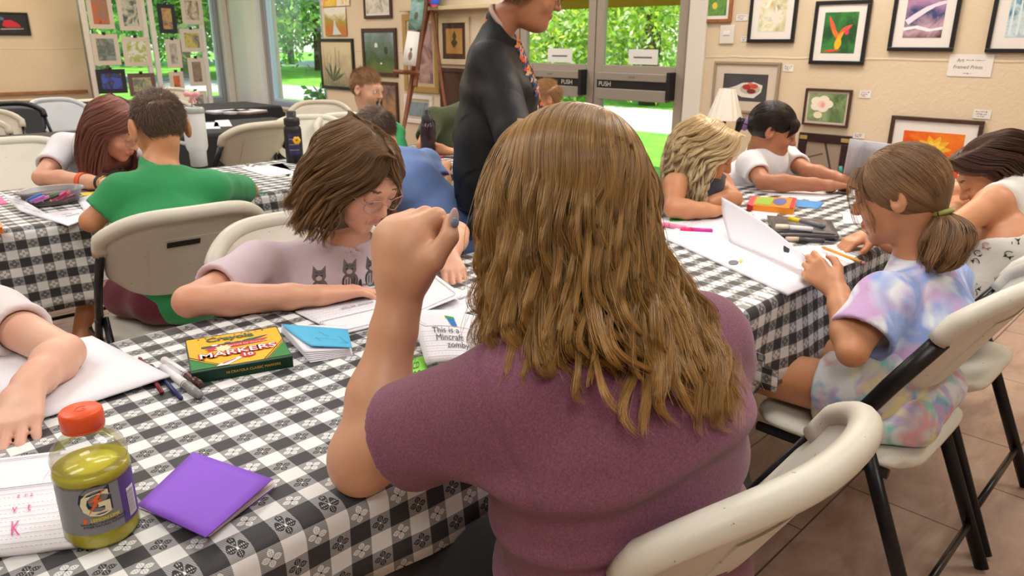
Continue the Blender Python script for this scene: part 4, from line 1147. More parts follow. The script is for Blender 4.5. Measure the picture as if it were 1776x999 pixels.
    for hp, kn in ((pel-X_*.09, A3([.60, .88, .53])), (pel+X_*.09, A3([.82, .88, .53]))): q.cone(hp, kn, .098, .075, .03); q.cone(kn, kn+A3([0, .02, -.42]), .072, .055, .02)
    q.cone(pel-Z_*.03, pel+Z_*.05, .125, .12, .03, axis=X_, sc=1.4); q.build('trousers', DARK, P, .008)
    for x in (.60, .82): shoe(P, (x, .90, .08), (0, 1, 0), mat('dark_shoe', '#222226', .6))
    face_extras(P, L, B, s)
    lv = rg((D(984, 212, .885)+Y_*.01, X_*.010, Y_*.050), (D(985, 236, .885), X_*.064, Y_*.074), (D(985, 300, .885), X_*.086, Y_*.094), (D(988, 380, .885), X_*.097, Y_*.098),
            (D(1003, 465, .885), X_*.108, Y_*.100), (D(1028, 545, .875), X_*.126, Y_*.112), (D(1058, 620, .865), X_*.138, Y_*.118), (D(1090, 712, .85), X_*.130, Y_*.116))
    def ends(ph):       # locks are longest a little right of the middle of the back
        a = np.degrees(ph); return np.interp(a, [110, 150, 185, 215, 250, 275, 300, 330, 360, 400], [.80, .82, .84, .86, .90, .99, 1.0, .92, .86, .80])
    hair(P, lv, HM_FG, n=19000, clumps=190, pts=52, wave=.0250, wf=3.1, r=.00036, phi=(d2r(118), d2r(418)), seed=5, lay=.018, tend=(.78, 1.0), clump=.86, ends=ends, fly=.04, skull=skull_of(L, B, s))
woman_front()

# ---- girl with glasses and the kitten shirt
def girl_glasses():
    s = .97; hc = D(622, 305, 1.66); hf = (.10, -.80, -.52)
    SR = D(452, 462, 1.72); SL = D(725, 452, 1.93); nk = D(603, 415, 1.76); ch = D(590, 500, 1.82)
    ER = ZZ(335, 527, .785)+A3([0, .02, 0]); WR = ZZ(560, 512, .775); EL = A3([1.26, 1.47, .80]); WL = ZZ(778, 442, .785)
    P, L, B, body = build_person('person in lilac kitten T-shirt and pink glasses leaning over a booklet, wavy brown bob', (.93, 1.60, 0), SK_PINK, s, hc, hf, Z_, nk, SL, SR, ch, (.93, 1.62, .55), [LILAC], ((EL, WL), (ER, WR)), (.55, .66), h=.0035,
        hands=[dict(W=WR, d=ZZ(645, 502, .765)-WR, n=Z_*1.0+Y_*.1, side=1, s=.92, curl=(.25, .25, .3, .35), th=(.1, .1)), dict(W=WL, d=ZZ(792, 488, .752)-WL, n=Z_+X_*.15, side=-1, s=.92, curl=(.35, .2, .25, .3), th=(.3, .2))],
        eyes='down', glasses='#b58a92', w=.98, fold=.0040, seed=11, shorts=(KHAKI, [(.85, 1.60, .53), (1.01, 1.60, .53)], [(.84, 1.20, .52), (1.02, 1.20, .52)], .7), legs_=([A3((.85, 1.60, .53)), A3((1.01, 1.60, .53))], [A3((.84, 1.20, .52)), A3((1.02, 1.20, .52))], [A3((.84, 1.22, .08)), A3((1.02, 1.22, .08))]), shirth=.005)
    for x in (.84, 1.02): shoe(P, (x, 1.22, .08), (0, -1, 0), mat('pale_shoe', '#bbb6ae', .6))
    # kittens printed on the chest: flat ink shapes just above the cloth
    INK = mat('print_grey', '#6b6668', .8); INKL = mat('print_pale', '#b9b0b4', .8); INKD = mat('print_dark', '#3b383b', .8)
    rgt = unit(SL-SR); upv = unit(A3([0, 0, 1])+0*rgt); 
    for i, (u, v, k) in enumerate(((553, 480, 1.0), (606, 468, 1.05), (645, 462, 1.0))):
        dd = 1.585+.0013*(u-553)
        M = frameM(D(u, v, dd), rgt, upv); b = MB(); sc_ = .030*k
        def blob(cx, cy, rx, ry, z, mi, n=18): b.mi = mi; b.poly([(cx*sc_+rx*sc_*math.cos(2*PI*j/n), cy*sc_+ry*sc_*math.sin(2*PI*j/n), z) for j in range(n)], M=M)
        blob(.1, -.9, .62, .75, 0, 0); blob(0, .05, .52, .45, .0006, 0); blob(-.1, -1.0, .3, .5, .0010, 1); blob(0, -.12, .22, .18, .0012, 1)
        for q in (-1, 1):
            b.mi = 0; b.poly([(q*.50*sc_, .10*sc_, .0008), (q*.46*sc_, .85*sc_, .0008), (q*.10*sc_, .42*sc_, .0008)], M=M)
            blob(q*.2, .08, .09, .07, .0014, 2, 10); b.mi = 2; b.poly([(q*.3*sc_, .33*sc_, .0012), (q*.34*sc_, .40*sc_, .0012), (q*.05*sc_, .30*sc_, .0012), (q*.05*sc_, .24*sc_, .0012)], M=M)
        b.mi = 2
        for j in range(5): b.poly([(-.45*sc_+j*.2*sc_, (-.55-.12*(j % 2))*sc_, .0012), (-.38*sc_+j*.2*sc_, (-.55-.12*(j % 2))*sc_, .0012), (-.36*sc_+j*.2*sc_, -1.3*sc_, .0012), (-.42*sc_+j*.2*sc_, -1.3*sc_, .0012)], M=M)
        blob(.85, -1.2, .14, .5, .0002, 2)
        o = b.build('kitten_print', [INK, INKL, INKD], None); sh = [c for c in P.children if c.name.startswith('shirt')][0]
        o.parent = sh; o.data.transform(inv_matrix(sh))
        SHR.append((o, sh))
    H = lambda x, y, z: L(x, y, z); r, fw, up = B[:, 0], B[:, 1], B[:, 2]
    c0 = L(0, -.01, .112)
    lv = rg((c0, r*.010, fw*.060), (L(0, -.012, .098), r*.055, fw*.070), (L(0, -.016, .055), r*.086, fw*.098), (L(0, -.020, .005), r*.100, fw*.100), (L(0, -.022, -.04)-Z_*.01, r*.112, fw*.100), (L(0, -.03, -.075)-Z_*.03, r*.122, fw*.098), (L(0, -.04, -.10)-Z_*.055, r*.118, fw*.095))
    def warp(ph, t):      # phi 90 = face; sweep the front locks to both sides
        a = ((ph-PI/2+PI) % (2*PI))-PI; sg = np.sign(a); m = np.abs(a); lim = .75*np.clip(t*2.6-.55, 0, 1); lim = np.where(sg > 0, lim*.9, lim)
        return PI/2+sg*(lim+(PI-lim)*m/PI)
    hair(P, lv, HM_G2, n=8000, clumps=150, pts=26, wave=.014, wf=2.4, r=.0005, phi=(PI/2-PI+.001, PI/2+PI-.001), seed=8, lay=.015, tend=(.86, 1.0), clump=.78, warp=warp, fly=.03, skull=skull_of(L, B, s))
SHR = []
girl_glasses()

# ---- child at the left edge resting an arm on the drawing pad
def left_child():
    E = ZZ(112, 612, .785); W = ZZ(48, 672, .785); SR_ = D(-140, 560, 1.30); SL_ = D(-10, 556, 1.37)
    P, L, B, b = build_person('person in pale pink T-shirt at the left edge, one arm laid on the drawing pad', (-.02, 1.62, 0), SK_FAIR, .95, D(-130, 330, 1.42), (.3, -.85, -.45), Z_, D(-95, 500, 1.40), D(-5, 553, 1.38), D(-220, 560, 1.28), D(-110, 600, 1.45), (-.02, 1.66, .55), [fabric('pale_pink_cotton', '#e6dadb')],
        ((E, W), (A3([-.30, 1.38, .80]), A3([-.12, 1.15, .78]))), (.42, .6), h=.0038, hands=[dict(W=W, d=ZZ(24, 752, .757)-W, n=Z_, side=-1, s=.92, curl=(.22, .2, .2, .25), th=(.0, .2), spread=.12)], eyes='down', seed=21, fold=.002,
        shorts=(KHAKI, [(-.10, 1.64, .53), (.06, 1.64, .53)], [(-.10, 1.25, .52), (.06, 1.25, .52)], .7), legs_=([A3((-.10, 1.64, .53)), A3((.06, 1.64, .53))], [A3((-.10, 1.25, .52)), A3((.06, 1.25, .52))], [A3((-.1, 1.27, .08)), A3((.06, 1.27, .08))]))
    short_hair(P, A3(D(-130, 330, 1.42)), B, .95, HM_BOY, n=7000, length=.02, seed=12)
left_child()

# ---- boy in green seen from behind
def boy_green():
    s = .93; hc = D(276, 221, 2.26); hf = (-.02, .93, -.30)
    SL = D(212, 335, 2.17); SR = D(366, 326, 2.30); nk = D(277, 285, 2.26); ch = D(292, 400, 2.22)
    EL = ZZ(158, 384, .790); WL = ZZ(222, 335, .78); ER = ZZ(432, 330, .785); WR = ZZ(360, 305, .78)
    hp = [A3((.74, 2.30, .53)), A3((.90, 2.30, .53))]; kn = [A3((.66, 2.66, .50)), A3((.92, 2.70, .50))]; an = [A3((.45, 2.42, .10)), A3((.92, 2.66, .10))]
    P, L, B, b = build_person('person in green T-shirt with short brown hair seen from behind, ears sticking out', (.82, 2.30, 0), SK_WARM, s, hc, hf, Z_, nk, SL, SR, ch, (.83, 2.27, .54), [GREEN], ((EL, WL), (ER, WR)), (.72, .80), w=.93, seed=31, fold=.0040, neck_r=.043, ear=1.3, hem=(.8, 2.3, .44), extras=True, legs_=(hp, kn, an), shorts=(fabric('wine_shorts', '#641c30'), hp, kn, .5), legr=.052)
    short_hair(P, hc, B, s, HM_BOY, n=9000, length=.013, seed=2)
    for a, d in ((an[0], (-.6, .6, 0)), (an[1], (0, 1, 0))):
        shoe(P, a, d, mat('black_trainer', '#151517', .6), 1.1); k = MB(); k.tube([a-Z_*.03, a+Z_*.07], .032, 14, radii=[.034, .031]); o = k.build('sock', mat('grey_sock', '#77757a', .9), P); o.data.transform(inv_matrix(P))
boy_green()

# ---- girl with long reddish hair writing
def girl_red():
    s = .97; hc = D(203, 222, 2.92); hf = (.45, -.72, -.55)
    SR = D(112, 255, 3.02); SL = D(245, 268, 3.20); nk = D(178, 250, 3.10); ch = D(178, 300, 3.18)
    ER = ZZ(72, 308, .785); WR = ZZ(182, 318, .78); EL = ZZ(300, 300, .79); WL = ZZ(235, 305, .78)
    P, L, B, b = build_person('person in white printed T-shirt with long reddish hair and thin glasses, writing', (.90, 3.62, 0), SK_PINK, s, hc, hf, Z_, nk, SL, SR, ch, (.86, 3.62, .55), [WTEE], ((EL, WL), (ER, WR)), (.5, .66), h=.0045, eyes='down', glasses='#b98f86', seed=41, fold=.0028,
        hands=[dict(W=WR, d=ZZ(215, 316, .77)-WR, n=Z_, side=1, s=.9, curl=(.6, .6, .6, .7), th=(.5, .3))], shorts=(DARK, [(.80, 3.60, .53), (.98, 3.60, .53)], [(.80, 3.22, .52), (.98, 3.22, .52)], .9), legs_=([A3((.80, 3.60, .53)), A3((.98, 3.60, .53))], [A3((.80, 3.22, .52)), A3((.98, 3.22, .52))], [A3((.8, 3.24, .08)), A3((.98, 3.24, .08))]))
    t = unit(WR-ER)
    for fr, rr, wd, m in ((.66, .0335, .009, mat('orange_band', '#f0642c', .5)), (.93, .0275, .006, mat('black_band', '#18181a', .5)), (.99, .0280, .0035, mat('gold_chain', '#c99a5a', .3, .8))):
        c = ER+(WR-ER)*fr; k = MB(); k.tube([c-t*wd, c+t*wd], rr, 24, caps=False); o = k.build('bracelet', m, P); o.data.transform(inv_matrix(P)); sm = o.modifiers.new('t', 'SOLIDIFY'); sm.thickness = .002
    # colourful shirt print
    rgt = unit(SL-SR); M = frameM(D(165, 300, 3.005), rgt, Z_); k = MB(); R_ = random.Random(3)
    for i in range(26):
        k.mi = i % 4; x, y = R_.uniform(-.08, .09), R_.uniform(-.05, .02); k.poly([(x+.012*math.cos(a), y+.008*math.sin(a), .0002*i) for a in (0, 1, 2, 3, 4, 5)], M=M)
    sh = [c for c in P.children if c.name.startswith('shirt')][0]
    o = k.build('shirt_print', [mat('ink_yellow', '#e6b73a', .8), mat('ink_pink', '#e8a0a8', .8), mat('ink_red', '#c24a3c', .8), mat('ink_grey', '#9a9aa8', .8)], sh); o.data.transform(inv_matrix(sh)); SHR.append((o, sh))
    r, fw, up = B[:, 0], B[:, 1], B[:, 2]
    lv = rg((L(0, .0, .113), r*.010, fw*.055), (L(0, -.012, .095), r*.058, fw*.072), (L(0, -.016, .050), r*.086, fw*.098), (L(0, -.022, .0), r*.096, fw*.100), (L(0, -.03, -.05)-Z_*.02, r*.108, fw*.098), (L(0, -.03, -.09)-Z_*.07, r*.120, fw*.095), (L(0, -.02, -.10)-Z_*.14, r*.118, fw*.085))
    def warp(ph, t):
        a = ((ph-PI/2+PI) % (2*PI))-PI; sg = np.sign(a); m = np.abs(a); lim = .95*np.clip(t*2.8-.5, 0, 1); return PI/2+sg*(lim+(PI-lim)*m/PI)
    hair(P, lv, HM_RED, n=4200, clumps=110, pts=22, wave=.008, wf=1.8, r=.0009, phi=(-PI/2+.001, 1.5*PI-.001), seed=9, lay=.016, tend=(.86, 1.0), clump=.75, warp=warp, skull=skull_of(L, B, s))
girl_red()

# ---- boy with open mouth, green shirt, far side of the left tables
def boy_mouth():
    s = .92; hc = D(636, 155, 3.98); hf = R0*.92-F0*.45-Z0*.16
    x, y = 2.30, 3.62
    P, L, B, b = build_person('person in green T-shirt with short ginger hair and open mouth, looking to the side', (x, y, 0), SK_PINK, s, hc, hf, Z_, D(640, 203, 4.02), D(683, 230, 3.88), D(600, 224, 4.14), D(640, 290, 4.1), (x, y+.02, .55), [GREEN], ((D(700, 290, 3.80), D(665, 300, 3.65)), (D(590, 290, 4.05), D(620, 300, 3.8))), (.8, .8), hh='open', brow=BROWL, seed=51, iris='#47606a', lip=LIP2, w=.9)
    short_hair(P, hc, B, s, HM_GIN, n=5000, length=.013, seed=4, top=1.8)
boy_mouth()

# ---- boy in blue bent over the table
def boy_blue():
    s = .92; hc = D(652, 236, 2.98); hf = (-.35, .80, -.60); x, y = 1.95, 2.2
    P, L, B, b = build_person('person in light blue T-shirt bent low over the table, short dark brown hair', (x, y, 0), SK_WARM, s, hc, hf, Z_, D(672, 268, 2.90), D(682, 305, 2.78), D(738, 282, 3.02), D(712, 318, 2.82), (1.86, 2.10, .55), [BLUE], ((D(670, 330, 2.95), D(650, 320, 3.1)), (D(768, 322, 2.98), D(770, 292, 3.08))), (.8, .82), seed=61, w=.95,
        shorts=(fabric('blue_denim', '#3f5f96'), [(1.78, 2.12, .53), (1.96, 2.12, .53)], [(1.80, 2.50, .52), (1.98, 2.50, .52)], .95), legs_=([A3((1.78, 2.12, .53)), A3((1.96, 2.12, .53))], [A3((1.80, 2.50, .52)), A3((1.98, 2.50, .52))], [A3((1.8, 2.48, .08)), A3((1.98, 2.48, .08))]))
    short_hair(P, hc, B, s, HM_BOY, n=4500, length=.018, seed=6)
boy_blue()

# ---- child in the olive shirt, and a child hidden behind the standing woman
def child_olive():
    P, L, B, b = build_person('person in olive green T-shirt sitting behind the dark water bottle', (2.95, 3.55, 0), SK_WARM, .95, D(838, 140, 3.95), (.2, -.9, -.35), Z_, D(812, 186, 3.98), D(838, 208, 4.02), D(752, 205, 3.86), D(785, 250, 3.98), (2.9, 3.60, .55), [OLIVE], ((D(850, 255, 3.85), D(820, 262, 3.7)), (D(733, 252, 3.72), D(775, 262, 3.66))), (.75, .75), eyes='down', seed=71, h=.006)
    short_hair(P, A3(D(838, 140, 3.95)), B, .95, HM_BOY, n=2500, length=.02, seed=7)
    P, L, B, b = build_person('person with ginger-brown hair mostly hidden between standing woman and door', (3.62, 2.95, 0), SK_WARM, .9, D(948, 172, 4.62), (-.6, .5, -.3), Z_, D(946, 218, 4.62), D(925, 240, 4.6), D(975, 240, 4.65), D(948, 290, 4.6), (3.6, 2.9, .55), [DENIM], ((D(920, 290, 4.5), D(925, 300, 4.3)), (D(975, 290, 4.6), D(960, 300, 4.4))), (.7, .7), seed=72, h=.006)
    short_hair(P, A3(D(948, 172, 4.62)), B, .9, HM_GIN, n=3500, length=.03, seed=8, top=1.3)
child_olive()

# ---- standing woman
def woman_standing():
    s = 1.0; base = (1.93, 1.98, 0)
    hc = D(926, -16, 2.66); hf = R0*.96-F0*.05-Z0*.35; B = basis(hf, Z_)
    P = person('standing person in black satin tunic with orange floral front, leaning over the tables', base); f = Field()
    nk = D(868, 38, 2.72); SR = D(852, 112, 2.60); SL = D(868, 96, 2.92); ch = D(866, 160, 2.76); pel = D(858, 290, 2.80)
    torso(f, pel, ch, nk, SL, SR, 1.0, 0, .04, 1.1); pt, L = head(f, hc, B, s, 'closed'); f.cone(nk, L(0, -.02, -.06), .055, .050, .03); f.ell(L(0, .035, -.105), (.04, .045, .03), B, .03)
    ER = D(893, 235, 2.50); WR = D(960, 330, 2.42); EL = D(930, 235, 2.92); WL = D(985, 320, 2.85)
    f.cone(SR, ER, .05, .04, .02); forearm(f, ER, WR); f.cone(SL, EL, .05, .04, .02); forearm(f, EL, WL)
    hand(f, WR, unit(WR-ER), Z_, 1, .95); hand(f, WL, unit(WL-EL), Z_, -1, .95)
    g0 = A3([pel[0], pel[1], 0]); hips = [pel-Z_*.08-F0*.085, pel-Z_*.08+F0*.085]; kn = [h*[1, 1, 0]+Z_*.46-R0*.02 for h in hips]; an = [h*[1, 1, 0]+Z_*.09-R0*.03 for h in hips]
    legs(f, pel, hips, kn, an, .088)
    f.build('body', [SK_BROWN, LIP2, BROW, MOUTH, NAIL], P, .005, pt)
    g = Field(); torso(g, pel, ch, nk, SL, SR, 1.0, .026, .05, 1.12)
    g.cone(pel+Z_*.10, pel-Z_*.13, .150, .160, .05, axis=F0, sc=1.2)
    c1 = sleeve(g, SR, ER, 1.0, 1, .075, .070); g.cone(ER, WR, .068, .058, .02); c2 = sleeve(g, SL, EL, 1.0, 1, .075, .070); g.cone(EL, WL, .068, .058, .02)
    cuffs(g, [(WR-unit(WR-ER)*.03, unit(WR-ER), .058), (WL-unit(WL-EL)*.03, unit(WL-EL), .058)])
    nd = unit(L(0, -.02, -.06)-nk); g.disc(nk+nd*.012, nd, .10, .008); g.cone(nk-nd*.01, nk+nd*.1, .058, .064, .006, 'sub'); g.disc(pel-Z_*.15, (0, 0, -1), .5)
    def disp(Q): return folds(.006, F0*.2+R0*.5, 5)(Q)*.9+.004*np.sin((Q@R0)*48+Q[:, 2]*3)*np.clip((1.15-Q[:, 2])*3, 0, 1)
    tn = g.build('tunic', NAVY, P, .007, disp=disp, calm=[(WR, .09), (WL, .09), (nk, .07)])
    # knitted collar edge and floral band that runs down the front
    col = MB(); pts = []
    for i in range(25):
        a = 2*PI*i/24; pts.append(nk+nd*.010+(unit(R0-nd*(R0@nd))*math.cos(a)*.064+unit(F0-nd*(F0@nd))*math.sin(a)*.064))
    col.tube(pts, .009, 8, caps=False); o = col.build('collar', mat('knit_cream', '#c9ada0', .9), tn); o.data.transform(inv_matrix(tn)); SHR.append((o, None))
    FL = [mat('petal_orange', '#ef9350', .7), mat('petal_coral', '#e8604a', .7), mat('petal_pale', '#d9b9a8', .7), mat('petal_blue', '#3d4f7a', .7)]
    R_ = random.Random(12); k = MB()
    for i in range(80):
        t = i/79; u = 884+60*min(1, t*1.15)+R_.uniform(-12, 5); v = 20+180*t; p0 = A3(D(u, v, 2.0)); dr = unit(A3(D(u, v, 2.9))-p0)
        PTS.append((k, p0, dr, i, R_.random()))
    k_pts = [q for q in PTS]; PTS.clear()
    bm = bmesh.new(); bm.from_mesh(tn.data); from mathutils.bvhtree import BVHTree
    bv = BVHTree.FromBMesh(bm); mi = inv_matrix(tn)
    for k_, p0, dr, i, rn in k_pts:
        a = mi @ Vector(p0); h_ = bv.ray_cast(a, (mi.to_3x3() @ Vector(dr)))
        if h_[0] is None: continue
        M = frameM(h_[0]+h_[1]*.002, h_[1].cross(Vector((0, 0, 1))), (0, 0, 1)); k.mi = int(rn*4) if rn < .98 else 0
        rr = .014+.012*((i*7) % 5)/5; n = 5
        k.poly([((rr*(1 if j % 2 else .45))*math.cos(PI*j/n+rn*3), (rr*(1 if j % 2 else .45))*math.sin(PI*j/n+rn*3), 0) for j in range(2*n)], th=.0008, M=M)
    bm.free(); o = k.build('floral_print', FL, tn)
    face_extras(P, L, B, s, 'open', glasses='#3a3034')
    for a in an: shoe(P, a, R0, mat('sandal_tan', '#8a6a4a', .6), 1.1)
    r, fw, up = B[:, 0], B[:, 1], B[:, 2]
    lv = rg((L(0, .0, .113), r*.010, fw*.055), (L(0, -.012, .097), r*.058, fw*.072), (L(0, -.018, .050), r*.088, fw*.100), (L(0, -.034, .0), r*.096, fw*.092), (L(0, -.044, -.035), r*.090, fw*.084), (L(0, -.05, -.065), r*.078, fw*.070))
    def warp(ph, t):
        a = ((ph-PI/2+PI) % (2*PI))-PI; sg = np.sign(a); m = np.abs(a); lim = 1.25*np.clip(t*3-.6, 0, 1); return PI/2+sg*(lim+(PI-lim)*m/PI)
    hair(P, lv, HM_GREY, n=3500, clumps=90, pts=18, wave=.006, wf=1.6, r=.0008, phi=(-PI/2+.001, 1.5*PI-.001), seed=19, lay=.014, tend=(.9, 1.0), clump=.6, warp=warp, skull=skull_of(L, B, s))
PTS = []
woman_standing()

# ---- blonde girl
def girl_blonde():
    s = .90; hc = D(1226, 264, 2.52); hf = (.42, -.82, -.42)
    SR = D(1172, 322, 2.46); SL = D(1248, 318, 2.68); nk = D(1208, 305, 2.60); ch = D(1205, 350, 2.60)
    ER = ZZ(1168, 362, .785)+A3([0, 0, 0]); WR = ZZ(1238, 366, .78); EL = ZZ(1272, 345, .79); WL = ZZ(1232, 352, .78)
    P, L, B, b = build_person('person in dark grey-blue sleeveless top with long curly blonde hair, arms folded on the table', (2.12, 1.70, 0), SK_WARM, s, hc, hf, Z_, nk, SL, SR, ch, (2.10, 1.70, .55), [DENIM], ((EL, WL), (ER, WR)), (0, 0), h=.0045, eyes='down', tank=True, w=.88, seed=81, brow=BROWL,
        hands=[dict(W=WR, d=ZZ(1258, 362, .77)-WR, n=Z_, side=1, s=.82, curl=(.6, .6, .6, .6), th=(.4, .3)), dict(W=WL, d=ZZ(1212, 348, .775)-WL, n=Z_, side=-1, s=.82, curl=(.5, .5, .6, .6), th=(.2, .2))], neck_r=.042)
    r, fw, up = B[:, 0], B[:, 1], B[:, 2]
    lv = rg((L(-.02, .0, .113), r*.012, fw*.055), (L(0, -.010, .097), r*.060, fw*.075), (L(0, -.014, .050), r*.092, fw*.102), (L(0, -.020, .0), r*.112, fw*.108), (L(0, -.02, -.05)-Z_*.02, r*.130, fw*.108), (L(0, -.01, -.09)-Z_*.06, r*.138, fw*.105), (L(0, .0, -.10)-Z_*.12, r*.125, fw*.09))
    def warp(ph, t):
        a = ((ph-PI/2+PI) % (2*PI))-PI; sg = np.sign(a); m = np.abs(a); lim = 1.0*np.clip(t*2.8-.5, 0, 1); return PI/2+sg*(lim+(PI-lim)*m/PI)
    hair(P, lv, HM_BLO, n=4500, clumps=110, pts=36, wave=.020, wf=3.6, r=.0007, phi=(-PI/2+.001, 1.5*PI-.001), seed=29, lay=.022, tend=(.82, 1.0), clump=.8, warp=warp, fly=.05, skull=skull_of(L, B, s))
girl_blonde()

# ---- dark haired girl drawing
def girl_dark():
    s = .92; hc = D(1340, 226, 2.98); hf = (.42, -.86, -.30)
    SR = D(1302, 285, 2.92); SL = D(1365, 275, 3.18); nk = D(1318, 258, 3.06); ch = D(1305, 310, 3.10)
    ER = ZZ(1345, 318, .790)+A3([0, .05, .0]); WR = ZZ(1440, 322, .785); EL = ZZ(1400, 296, .80); WL = ZZ(1462, 312, .785)
    P, L, B, b = build_person('person in white T-shirt, dark hair tied in a purple band, drawing with teal marker', (2.68, 1.66, 0), SK_BROWN, s, hc, hf, Z_, nk, SL, SR, ch, (2.62, 1.72, .55), [WTEE], ((EL, WL), (ER, WR)), (.62, .62), h=.0045, eyes='down', w=.9, seed=91, brow=mat('brow_black', '#241814', .7), lip=LIP2,
        hands=[dict(W=WR, d=ZZ(1468, 322, .775)-WR, n=Z_, side=1, s=.86, curl=(.6, .6, .6, .6), th=(.4, .3)), dict(W=WL, d=ZZ(1480, 316, .775)-WL, n=Z_, side=-1, s=.86, curl=(.3, .4, .4, .4), th=(.2, .2))], sl_r=(.050, .056))
    r, fw, up = B[:, 0], B[:, 1], B[:, 2]
    tie = L(.0, -.115, -.01)
    lv = rg((L(0, .09, .062), r*.030, fw*.012), (L(0, .045, .090), r*.058, fw*.035), (L(0, -.01, .060), r*.084, fw*.070), (L(0, -.045, .030), r*.082, fw*.058), (L(0, -.085, .008), r*.055, fw*.035), (tie, r*.012, up*.012))
    # cap combed back: shell around the skull
    f = Field(); R = A3([.081, .100, .091])*s; cc = L(0, -.014, .030); f.ell(cc, R, B, .01)
    f.disc(L(0, .060, .018), B@A3([0, .80, -.60]), .16*s, .01); f.disc(L(0, -.02, -.050), B@A3([0, .3, -1]), .14*s, .01)
    for q in (-1, 1): f.ell(L(q*.08, .022, -.030), A3([.035, .040, .036])*s, B, .01, 'sub')
    f.cone(L(0, -.09, .0), tie, .045*s, .016*s, .03)
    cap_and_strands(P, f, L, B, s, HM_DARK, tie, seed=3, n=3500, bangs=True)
    t = Field(); t.cone(tie-fw*.0, tie-fw*.02, .017, .017, .01); t.cone(tie-fw*.02, tie-fw*.05-Z_*.08, .016, .008, .02)
    hb = t.build('ponytail', HM_DARK, P, .004)
    k = MB(); k.tube([tie+(r*math.cos(a)+up*math.sin(a))*.020 for a in [2*PI*i/16 for i in range(17)]], .011, 8, caps=False); o = k.build('hair_band', mat('purple_band', '#8a6fa6', .7), P); o.data.transform(inv_matrix(P))
def cap_and_strands(P, f, L, B, s, m, tie, seed=0, n=4000, bangs=False, rs=.0006):
    rng = np.random.RandomState(seed)
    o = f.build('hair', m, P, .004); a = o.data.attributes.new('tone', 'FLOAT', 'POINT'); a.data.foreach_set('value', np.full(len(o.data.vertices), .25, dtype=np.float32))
    # strands drawn back over the cap towards the tie
    R = A3([.083, .102, .093])*s; d = rng.normal(size=(n*2, 3)); d /= np.linalg.norm(d, axis=1)[:, None]
    fw0 = (d[:, 1]*.75-d[:, 2]*.35 < .52) & (d[:, 1] > -.97) & (d[:, 2] > -.40) & ~((np.abs(d[:, 0]) > .75) & (d[:, 2] < .05) & (d[:, 1] > -.1))
    d = d[fw0][:n]; tl = (B.T@(tie-L(0, -.014, .030))); te = tl/R; te = te/np.linalg.norm(te)
    T = np.linspace(0, 1, 12)[None, :, None]; om = np.arccos(np.clip(d@te, -1, 1))[:, None, None]
    q = (np.sin((1-T)*om)*d[:, None, :]+np.sin(T*om)*te[None, None, :])/np.maximum(np.sin(om), .05)
    mag = 1.01+.014*rng.uniform(-.5, 1, (len(d), 1, 1))+.012*np.sin(d[:, :1, None]*30)*np.sin(PI*T); loc = q*R*mag
    end = tl[None, None, :]; loc = loc*(1-T**6)+end*T**6
    W = L(0, -.014, .030)+loc@B.T
    strand_mesh('combed_strands', W, rs, rs*.7, np.clip(.5+.5*np.sin(d[:, 0]*25+d[:, 2]*9)*rng.uniform(.3, 1, len(d)), 0, 1), m, o)
    if bangs:
        k = 900; x = rng.uniform(-1, 1, k); T = np.linspace(0, 1, 10)[None, :]
        X = x[:, None]*(.055+.016*T); Y = .066+.034*np.sin(T*1.9)-.034*x[:, None]**2; Zc = .092-.048*T**1.2*rng.uniform(.75, 1.15, (k, 1))-.035*np.abs(x[:, None])**2*T-.010
        W = L(0, 0, 0)+(np.stack([X, Y, Zc], -1)*s)@B.T
        strand_mesh('fringe', W, .0009, .0005, rng.uniform(0, .6, k), m, o)
    return o
girl_dark()

